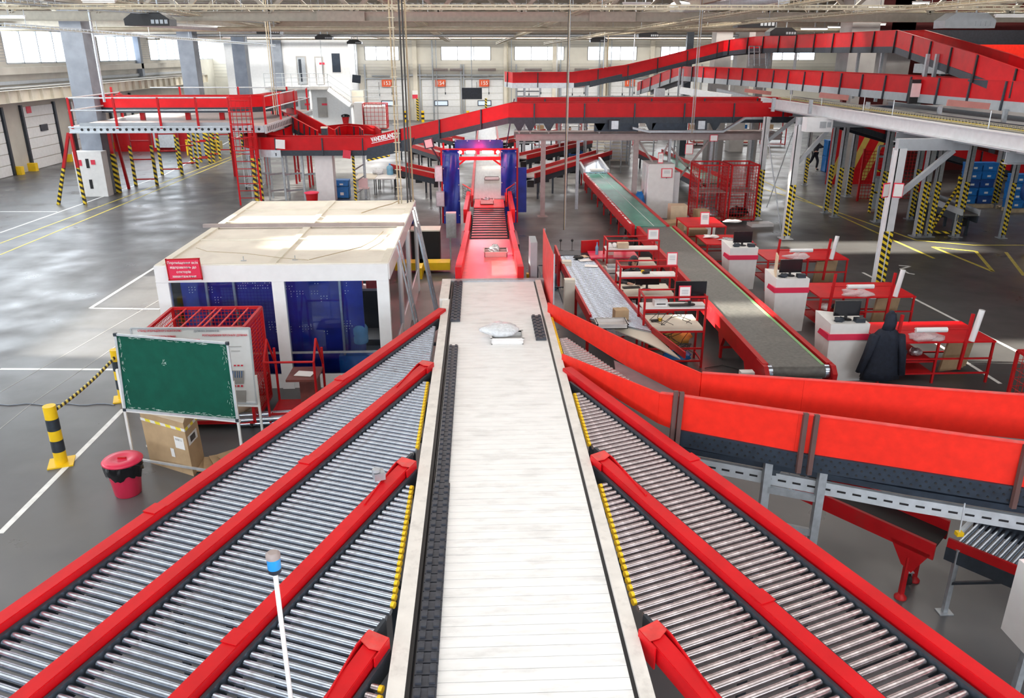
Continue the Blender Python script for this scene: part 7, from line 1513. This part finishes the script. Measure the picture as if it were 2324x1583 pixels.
def lamp(px, py, Y, L, label, rz=0, lit=True):
    P = DY(px, py, Y); r = T('tube_lamp', label, 'lamp', P, 'tube lamps'); MB().cb(P+V((0, 0, .05)), (L, .12, .05), rz).ob('housing', 'white', r); MB().cb(P, (L*.96, .07, .04), rz).ob('tube', 'tube_light' if lit else 'white', r); MB().tube(P+V((0, 0, .05)), V((P.x, P.y, ZC)), .012, 4).ob('hanger', 'galv', r)
for px, py, Y, L, lab, lit in ((1848, 66, 40, 1.3, 'lit tube lamp above the highest conveyor, left', True), (1902, 62, 40, 1.0, 'lit tube lamp above the highest conveyor, middle', True), (1990, 56, 38, .8, 'lit tube lamp above the highest conveyor, right', True), (1998, 18, 30, .9, 'lit tube lamp near the top edge right of centre', True), (2090, 8, 30, .6, 'small lit tube lamp at the top right', True), (2300, 38, 26, 1.2, 'pale unlit tube lamp at the right edge', False), (1445, 10, 30, 1.0, 'white bar fitting hanging above the climbing conveyor', False), (225, 5, 24, .9, 'white bar fitting at the top left', False), (20, 40, 28, 1.0, 'pale glowing tube lamp at the left edge', True), (1375, 62, 50, .9, 'white bar fitting above the far windows', False), (870, 43, 36, .6, 'small camera bar by the diagonal cable tray', False), (1740, 45, 33, .8, 'white bar fitting beside the wide heater', False)): lamp(px, py, Y, L, lab, 0, lit)
def ctray(a, b, w_, label, m='tray', step=.3, name='cable_tray', fill=True):
    a, b = V(a), V(b); r = T(name, label, 'cable tray', a, 'roof cable trays'); d = (b-a).normalized(); n_ = V((d.y, -d.x, 0)).normalized()*w_/2; m_ = MB()
    for s_ in (-1, 1): m_.beam(a+n_*s_, b+n_*s_, .02, .02).beam(a+n_*s_+V((0, 0, .1)), b+n_*s_+V((0, 0, .1)), .02, .02)
    k = 0; L = (b-a).length
    while k < L: q = a+d*k; m_.beam(q-n_, q+n_, .015); m_.beam(q-n_, q-n_+V((0, 0, .1)), .015); m_.beam(q+n_, q+n_+V((0, 0, .1)), .015); k += step
    m_.ob('rungs', m, r)
    if fill: 
        for s_ in (-.4, .1, .5): MB().tube(a+n_*s_+V((0, 0, .03)), b+n_*s_+V((0, 0, .03)), .025, 6).ob('cable', ('cable', 'cable_dark', 'tray')[int(s_ > -.3)+int(s_ > .3)], r)
    k = 1.5
    while k < L: q = a+d*k; MB().tube(q, V((q.x, q.y, ZC)), .012, 4).ob('hanger', 'galv', r); k += 5
    return r
ctray(DY(0, 20, 24), DY(2324, 22, 24), .4, 'long crosswise cable tray near the top of the picture'); 
ctray(DY(230, 0, 24), DY(640, 70, 50), .4, 'diagonal cable tray with thick cables at upper left'); ctray(DY(590, 45, 42), DY(900, 92, 64), .35, 'farther diagonal cable tray above the office block')
ctray(DY(870, 0, 30), DY(1018, 95, 62), .4, 'diagonal cable tray left of the middle running to the far wall'); ctray(DY(1385, 0, 26), DY(1130, 100, 66), .35, 'diagonal cable tray right of the middle running to the far wall')
ctray(DY(1880, 0, 22), DY(1240, 100, 62), .4, 'diagonal cable tray above the highest conveyor'); ctray(DY(2324, 0, 20), DY(1290, 88, 56), .4, 'long diagonal cable tray at upper right'); ctray(DY(1750, 40, 34), DY(2324, 30, 34), .4, 'crosswise cable tray at upper right')
ctray(DY(0, 60, 27), DY(620, 105, 60), .3, 'cable tray running along the left windows', 'galv_light'); ctray(DY(0, 5, 22), DY(700, 60, 50), .3, 'thin cable tray above the large heater', 'galv')
r = T('roof_duct', 'round silver duct at the top right of the middle', 'duct', DY(1600, 8, 30)); MB().tube(DY(1530, 18, 34), DY(1780, -6, 26), .22, 14).ob('tube', 'galv_light', r)
r = T('roof_duct', 'pale pipe running crosswise above the left windows', 'duct', DY(300, 55, 34)); MB().tube(DY(300, 52, 34), DY(640, 74, 48), .12, 10).ob('tube', 'galv_light', r)
for i, (px, py, w_, z0, z1, Y) in enumerate(((1640, 140, 34, 4, 7.6, 47), (1690, 130, 30, 4, 7.6, 52), (1735, 100, 40, 4, 7.8, 45), (1965, 70, 58, 4, 8.5, 37), (2050, 70, 50, 4, 8.5, 40))):
    P = DY(px, py, Y); s_ = w_/1796*Y*1.05; m_ = MB(); m_.box(P.x-s_/2, P.x+s_/2, Y, Y+s_, 4.6, z1).box(P.x-.2, P.x+.2, Y+.1, Y+.5, 0, 4.6) if px > 1700 else m_.box(P.x-s_/2, P.x+s_/2, Y, Y+s_, 0, z1); trim(m_, 'concrete')
trim(MB().box(DY(1560, 90, 50).x, DY(1575, 90, 50).x, 50, 50.3, 0, 8), 'dark_frame')
# cables and conduits hanging down through the hall
def hang(px, py0, Y, zb_, label, m='cable_dark', r_=.02, n=1, dx=.0, ztop=None):
    P = DY(px, py0, Y); r = T('hanging_conduit', label, 'conduit', (P.x, P.y, zb_), 'hanging conduits')
    for k in range(n): MB().tube((P.x+k*dx, P.y+k*.03, zb_), (P.x+k*dx, P.y+k*.03, ztop or ZC), r_, 6).ob('conduit', (m, 'cable', 'galv')[k % 3], r)
hang(1284, 300, 24, .9, 'dark conduit and chains hanging from the roof beside the roller bed', 'cable_dark', .012, 3, .03)
hang(1572, 250, 30, 3.2, 'pale conduit dropping to the middle conveyor platform', 'galv', .012, 3, .05)
hang(318-100, 120, 33, 4.2, 'grey pipe beside the second left window', 'galv_light', .05, 1)
hang(612, 150, 36, 3.5, 'thin pale conduits above the left platform corner', 'tray', .02, 3, .08)
hang(735, 200, 58, 4.6, 'chain hanging before the office block', 'galv', .02, 1); hang(1437, 150, 48, 4, 'pale conduit dropping behind the climbing conveyor', 'galv_light', .03, 1); hang(1368, 200, 46, 3.7, 'conduit by the far door 156', 'galv', .025, 2, .2)
for i, (px, a, b) in enumerate(((980, 100, 240), (1152, 100, 262), (1265, 100, 262), (1362, 100, 200), (1380, 100, 200))): Y_ = YE-.4; A = DY(px, a, Y_); r = T('wall_conduit', 'vertical pipe on the far wall, %s from the left' % ('first', 'second', 'third', 'fourth', 'fifth')[i], 'pipe', (A.x, Y_, 0), 'far wall pipes'); MB().tube((A.x, Y_, 0), (A.x, Y_, 8.5), .07, 8).ob('pipe', ('galv', 'tray', 'wall_white')[i % 3], r); MB().tube((A.x+.35, Y_, 0), (A.x+.35, Y_, 8.5), .04, 8).ob('pipe', 'galv', r)
for i, px in enumerate((942, 1148, 1258, 1372, 1478)): A = DY(px, 150, YE); trim(MB().box(A.x-.2, A.x+.2, YE-.35, YE, 0, ZC), 'cream')
trim(MB().box(DY(915, 164, YE).x, DY(1500, 164, YE).x, YE-.3, YE-.2, 4.0, 4.12), 'galv')
for i, (px, w_) in enumerate(((1000, 30), (1035, 26), (1105, 38), (1210, 36), (1320, 30))): P = DY(px, 158, YE-.5); r = T('door_heater', 'pale tube heater above the far dock doors, %s from the left' % ('first', 'second', 'third', 'fourth', 'fifth')[i], 'heater', P, 'far tube heaters'); MB().tube(P-V((w_*.022, 0, 0)), P+V((w_*.022, 0, 0)), .12, 10).ob('tube', 'grey_brown', r); MB().box(P.x-.05, P.x+.05, P.y, YE, P.z-.03, P.z+.03).ob('bracket', 'galv', r)
# ================= PEOPLE =================
def skinmesh(name, nodes, edges, m, parent, sub=2):     # nodes: [(pos, radius)]
    me = bpy.data.meshes.new(name); me.from_pydata([tuple(n[0]) for n in nodes], edges, []); o = bpy.data.objects.new(name+'_tmp', me); C.objects.link(o)
    sk = o.modifiers.new('s', 'SKIN'); ss = o.modifiers.new('u', 'SUBSURF'); ss.levels = sub; ss.render_levels = sub
    if not me.skin_vertices: 
        bpy.context.view_layer.objects.active = o
    for i, n in enumerate(nodes): me.skin_vertices[0].data[i].radius = (n[1], n[1]) if not isinstance(n[1], tuple) else n[1]
    me.skin_vertices[0].data[0].use_root = True
    dg = bpy.context.evaluated_depsgraph_get(); m2 = bpy.data.meshes.new_from_object(o.evaluated_get(dg)); bpy.data.objects.remove(o)
    for p in m2.polygons: p.use_smooth = True
    o = bpy.data.objects.new(name, m2); C.objects.link(o); m2.materials.clear(); m2.materials.append(MT[m]); o.parent = parent; return o
def hand_nodes(base, fwd, up, nodes, edges, wi, curl=.35, s_=1.0):   # palm then five fingers
    fwd = V(fwd).normalized(); up = V(up).normalized(); side = fwd.cross(up).normalized(); b = V(base)
    nodes.append((b+fwd*.045*s_, .024*s_)); pi_ = len(nodes)-1; edges.append((wi, pi_)); nodes.append((b+fwd*.075*s_, .022*s_)); p2_ = len(nodes)-1; edges.append((pi_, p2_))
    for k, L in enumerate((.072, .082, .076, .060)):
        o_ = (k-1.5)*.021*s_; a = b+fwd*.088*s_+side*o_; m_ = a+fwd*L*.5*s_-up*L*curl*.2*s_; e = a+fwd*L*.9*s_-up*L*curl*s_
        for q, rr in ((a, .0105), (m_, .0092), (e, .0075)): nodes.append((q, rr*s_))
        n_ = len(nodes); edges += [(p2_, n_-3), (n_-3, n_-2), (n_-2, n_-1)]
    a = b+fwd*.035*s_-side*.032*s_; e = b+fwd*.075*s_-side*.058*s_-up*.01*s_; nodes += [(a, .012*s_), (e, .009*s_)]; n_ = len(nodes); edges += [(pi_, n_-2), (n_-2, n_-1)]
def headmesh(c, rz, pitch, root, skin='skin', hood=None, hairm='hair', s_=1.0):
    mb = MB(); n, m = 28, 20; vs = []; fs = []
    for j in range(m+1):
        t = PI*j/m
        for i in range(n):
            p = 2*PI*i/n; x = math.sin(t)*math.cos(p); y = math.sin(t)*math.sin(p); z = math.cos(t)
            X = .075*x; Y = .095*y; Z = .118*z
            if z < 0: X *= 1-.28*z*z; Y *= 1-.12*z*z
            front = max(0, -y)
            if front > .6 and abs(x) < .3:
                Y -= .020*math.exp(-((z+.05)**2)/.03)*math.exp(-(x**2)/.012)       # nose
                Y -= .006*math.exp(-((z+.42)**2)/.01)*math.exp(-(x**2)/.03)        # lips
            if front > .5: Y += .010*math.exp(-((z-.12)**2)/.012)*(math.exp(-((x-.32)**2)/.02)+math.exp(-((x+.32)**2)/.02))
            if abs(x) > .9 and abs(y) < .35 and abs(z) < .25: X *= 1.14               # ears
            vs.append((X*s_, Y*s_, Z*s_))
    for j in range(m):
        for i in range(n): fs.append((j*n+i, (j+1)*n+i, (j+1)*n+(i+1) % n, j*n+(i+1) % n))
    M = Matrix.Rotation(rz, 3, 'Z') @ Matrix.Rotation(pitch, 3, 'X'); c = V(c); tr_ = lambda v: c+M @ V(v)
    mb.add([tr_(v) for v in vs], fs, True); h = mb.ob('head', skin, root)
    e = MB()
    for sx in (-1, 1): e.blob(tr_((sx*.027*s_, -.083*s_, .014*s_)), (.010*s_, .007*s_, .006*s_), 1, 8, 6, 0)
    e.beam(tr_((-.04*s_, -.09*s_, .034*s_)), tr_((-.014*s_, -.096*s_, .034*s_)), .006, .006).beam(tr_((.014*s_, -.096*s_, .034*s_)), tr_((.04*s_, -.09*s_, .034*s_)), .006, .006); e.ob('eyes', 'hair', root)
    q = MB(); q.beam(tr_((-.018*s_, -.083*s_, -.052*s_)), tr_((.018*s_, -.083*s_, -.052*s_)), .008, .006); q.ob('mouth', 'lip', root)
    hv = []; hf = []; k = 1.09
    for j in range(12):
        t = PI*.62*j/11
        for i in range(n):
            p = 2*PI*i/n; x = math.sin(t)*math.cos(p); y = math.sin(t)*math.sin(p); z = math.cos(t); g = k
            if y < -.25 and z < .45: g = .9
            hv.append(tr_((.075*x*g*s_, (.097*y*g+.004)*s_, .122*z*g*s_)))
    for j in range(11):
        for i in range(n): hf.append((j*n+i, (j+1)*n+i, (j+1)*n+(i+1) % n, j*n+(i+1) % n))
    MB().add(hv, hf, True).ob('hair', hairm, root)
    if hood:
        hv = []; hf = []
        for j in range(14):
            t = PI*.95*j/13
            for i in range(n):
                p = 2*PI*i/n; x = math.sin(t)*math.cos(p); y = math.sin(t)*math.sin(p); z = math.cos(t); g = 1.38
                Yh = .1*y*g+.02
                if y < -.1 and z < .62: Yh = max(Yh, -.062); 
                hv.append(tr_((.078*x*g*(1.12 if z < -.2 else 1)*s_, Yh*s_, (.125*z*g-.005)*s_)))
        fr = lambda v: True
        for j in range(13):
            for i in range(n):
                p = 2*PI*(i+.5)/n; t = PI*.95*(j+.5)/13
                if math.sin(t)*math.sin(p) < -.38 and -.7 < math.cos(t) < .62: continue
                hf.append((j*n+i, (j+1)*n+i, (j+1)*n+(i+1) % n, j*n+(i+1) % n))
        o = MB().add(hv, hf, True).ob('hood', hood, root); sd = o.modifiers.new('t', 'SOLIDIFY'); sd.thickness = .008
    return h
def person(label, base, rz, pose, top, legs, hood=None, hairm='hair', head_pitch=0, head_rz=0, s_=1.0, hands=True):
    # pose: dict of joints in local space (x right, y back, z up), facing -y
    r = T('person', label, 'person', base); M = Matrix.Rotation(rz, 3, 'Z'); J = {k: M @ (V(v)*s_) for k, v in pose.items()}
    nodes = [(J['pelvis'], .12*s_), (J['waist'], .115*s_), (J['chest'], .115*s_), (J['neck'], .05*s_), (J['skull'], .05*s_)]; edges = [(0, 1), (1, 2), (2, 3), (3, 4)]
    for sd in 'lr':
        a = len(nodes); nodes += [(J['sh'+sd], .045*s_), (J['el'+sd], .045*s_), (J['wr'+sd], .028*s_)]; edges += [(2, a), (a, a+1), (a+1, a+2)]
        f = (J['wr'+sd]-J['el'+sd]); 
        if hands: hand_nodes(J['wr'+sd], f, (0, 0, 1) if abs(f.normalized().z) < .8 else M @ V((0, -1, 0)), nodes, edges, a+2, .35, s_)
        b = len(nodes); nodes += [(J['hp'+sd], .088*s_), (J['kn'+sd], .06*s_), (J['an'+sd], .04*s_), (J['to'+sd], .035*s_)]; edges += [(0, b), (b, b+1), (b+1, b+2), (b+2, b+3)]
    skinmesh('body', nodes, edges, 'skin', r)
    k = 1.16; nt = [(J['pelvis'], .14*s_), (J['waist'], .135*s_), (J['chest'], .165*s_), ((J['chest']+J['neck'])/2, .13*s_), (J['neck'], .075*s_)]; et = [(0, 1), (1, 2), (2, 3), (3, 4)]
    for sd in 'lr': a = len(nt); w2 = J['el'+sd]+(J['wr'+sd]-J['el'+sd])*.95; nt += [(J['sh'+sd], .08*s_), (J['el'+sd], .06*s_), (w2, .042*s_)]; et += [(2, a), (a, a+1), (a+1, a+2)]
    skinmesh('jacket', nt, et, top, r)
    nt = [(J['pelvis'], .135*s_)]; et = []
    for sd in 'lr': b = len(nt); nt += [(J['hp'+sd], .1*s_), (J['kn'+sd], .075*s_), (J['an'+sd]+(J['kn'+sd]-J['an'+sd])*.08, .058*s_)]; et += [(0, b), (b, b+1), (b+1, b+2)]
    skinmesh('trousers', nt, et, legs, r)
    for sd in 'lr': nt = [(J['an'+sd], .05*s_), ((J['an'+sd]+J['to'+sd])/2+V((0, 0, -.01)), .048*s_), (J['to'+sd], .042*s_)]; skinmesh('shoe', nt, [(0, 1), (1, 2)], 'black', r)
    headmesh(V(base)+J['skull']+V((0, 0, .05*s_)), rz+head_rz, head_pitch, r, hood=hood, hairm=hairm, s_=s_); return r
SIT = dict(pelvis=(0, 0, .50), waist=(0, -.02, .72), chest=(0, -.10, .98), neck=(0, -.17, 1.16), skull=(0, -.22, 1.26), shl=(-.17, -.11, 1.05), shr=(.17, -.11, 1.05), ell=(-.27, -.24, .82), elr=(.27, -.26, .82), wrl=(-.15, -.50, .87), wrr=(.10, -.52, .87), hpl=(-.1, -.04, .48), hpr=(.1, -.04, .48), knl=(-.12, -.46, .50), knr=(.12, -.46, .50), anl=(-.12, -.46, .09), anr=(.12, -.46, .09), tol=(-.12, -.60, .05), tor=(.12, -.60, .05))
WALK = dict(pelvis=(0, 0, .92), waist=(0, -.03, 1.1), chest=(0, -.07, 1.33), neck=(0, -.09, 1.5), skull=(0, -.12, 1.6), shl=(-.18, -.06, 1.41), shr=(.18, -.06, 1.41), ell=(-.2, -.28, 1.25), elr=(.2, -.2, 1.18), wrl=(-.15, -.52, 1.30), wrr=(.16, -.44, 1.2), hpl=(-.09, 0, .88), hpr=(.09, 0, .88), knl=(-.1, -.16, .5), knr=(.1, .12, .5), anl=(-.1, -.12, .09), anr=(.1, .42, .14), tol=(-.1, -.27, .04), tor=(.1, .34, .04))
hx = (s2[0]+.52)
def chair(label, x, y):
    r = T('office_chair', label, 'chair', (x, y, 0)); MB().cb((x, y, .40), (.46, .44, .07)).ob('seat', 'dark_frame', r); MB().cb((x, y+.24, .72), (.42, .05, .4)).ob('backrest', 'dark_frame', r); MB().tube((x, y, .07), (x, y, .38), .03, 10).ob('column', 'black', r)
    m_ = MB()
    for k in range(5): m_.beam((x, y, .08), (x+.26*math.cos(k*1.257), y+.26*math.sin(k*1.257), .04), .04)
    m_.ob('base', 'black', r)
person('seated person in a dark hooded sweater with a hand on the mouse', (hx, 18.55, 0), 0, SIT, 'hoodie', 'trousers', hood='hoodie', head_pitch=.35, head_rz=.35); chair('dark office chair under the hooded person', hx, 18.58)
person('seated dark haired person bent behind the farthest workstation', (s3[0]+.62, 20.9, 0), 0, SIT, 'grey_brown', 'trousers', head_pitch=.75); chair('dark office chair under the bent person', s3[0]+.62, 20.93)
o = MB().blob((hx+.13, 17.97, .86), (.035, .055, .02), 1, 10, 8, 0).ob('computer_mouse', 'black'); tag(o, 'black mouse under the hooded person hand', 'mouse')
P = G(1845, 386); person('walking person in dark clothes reaching to a tall blue crate', P, PI/2, WALK, 'hoodie', 'trousers', hood='hoodie'); 
P = G(1878, 388); crate((P.x, P.y-.2, 0), 'tall blue crate stack with white letters pushed by the walking person, lower one', (.7, .6, .8), 'blue_plastic'); crate((P.x, P.y-.2, .83), 'tall blue crate pushed by the walking person, upper one', (.7, .6, .8), 'blue_plastic')
for i, (px, lab) in enumerate(((1293, 'far person with dark hair seen under the middle conveyor, left one'), (1333, 'far person in pale jacket seen under the middle conveyor, right one'))):
    Y_ = 50.; x = DY(px, 290, Y_).x; person(lab, (x, Y_, 0), 0 if i == 0 else -.8, WALK, 'trousers' if i == 0 else 'white', 'trousers', s_=1.0)
person('person in dark top seated inside the booth behind the glass', (-3.55, 17.2, 0), PI, {k: v for k, v in SIT.items()}, 'hoodie', 'trousers'); chair('dark chair inside the booth', -3.55, 17.15)
# small extras near middle
for i, (px, py, lab) in enumerate(((1620, 313, 'red framed notice hanging at the platform post behind the roll cages'), (1564, 338, 'white notice with red frame on the grey post'))):
    P = DY(px, py, ym-.3); q = T('framed_notice', lab, 'notice', P); MB().cb(P, (.3, .02, .38 if i else .25)).ob('frame', 'printed_red', q); MB().cb(P+V((0, -.012, 0)), (.26, .02, .34 if i else .2)).ob('sheet', 'paper', q)
P = DY(1855, 282, c1.y-.35); r = T('inverter_box', 'white electrical unit hanging below the mezzanine', 'electrical box', P); MB().cb(P, (.85, .4, .45)).ob('body', 'wall_white', r); MB().cb(P+V((.1, -.21, 0)), (.2, .02, .2)).cb(P+V((.3, -.21, 0)), (.12, .02, .16)).ob('vent', 'grey_paint', r)
P = G(2318, 572); r = T('yellow_barrier', 'small yellow post cut by the right picture edge', 'barrier', (P.x+.2, P.y, 0)); MB().tube((P.x+.25, P.y, 0), (P.x+.25, P.y, .5), .12, 14).ob('post', 'yellow', r); MB().tube((P.x+.25, P.y, .5), (P.x+.25, P.y, .58), .22, 16).ob('cap', 'yellow', r)
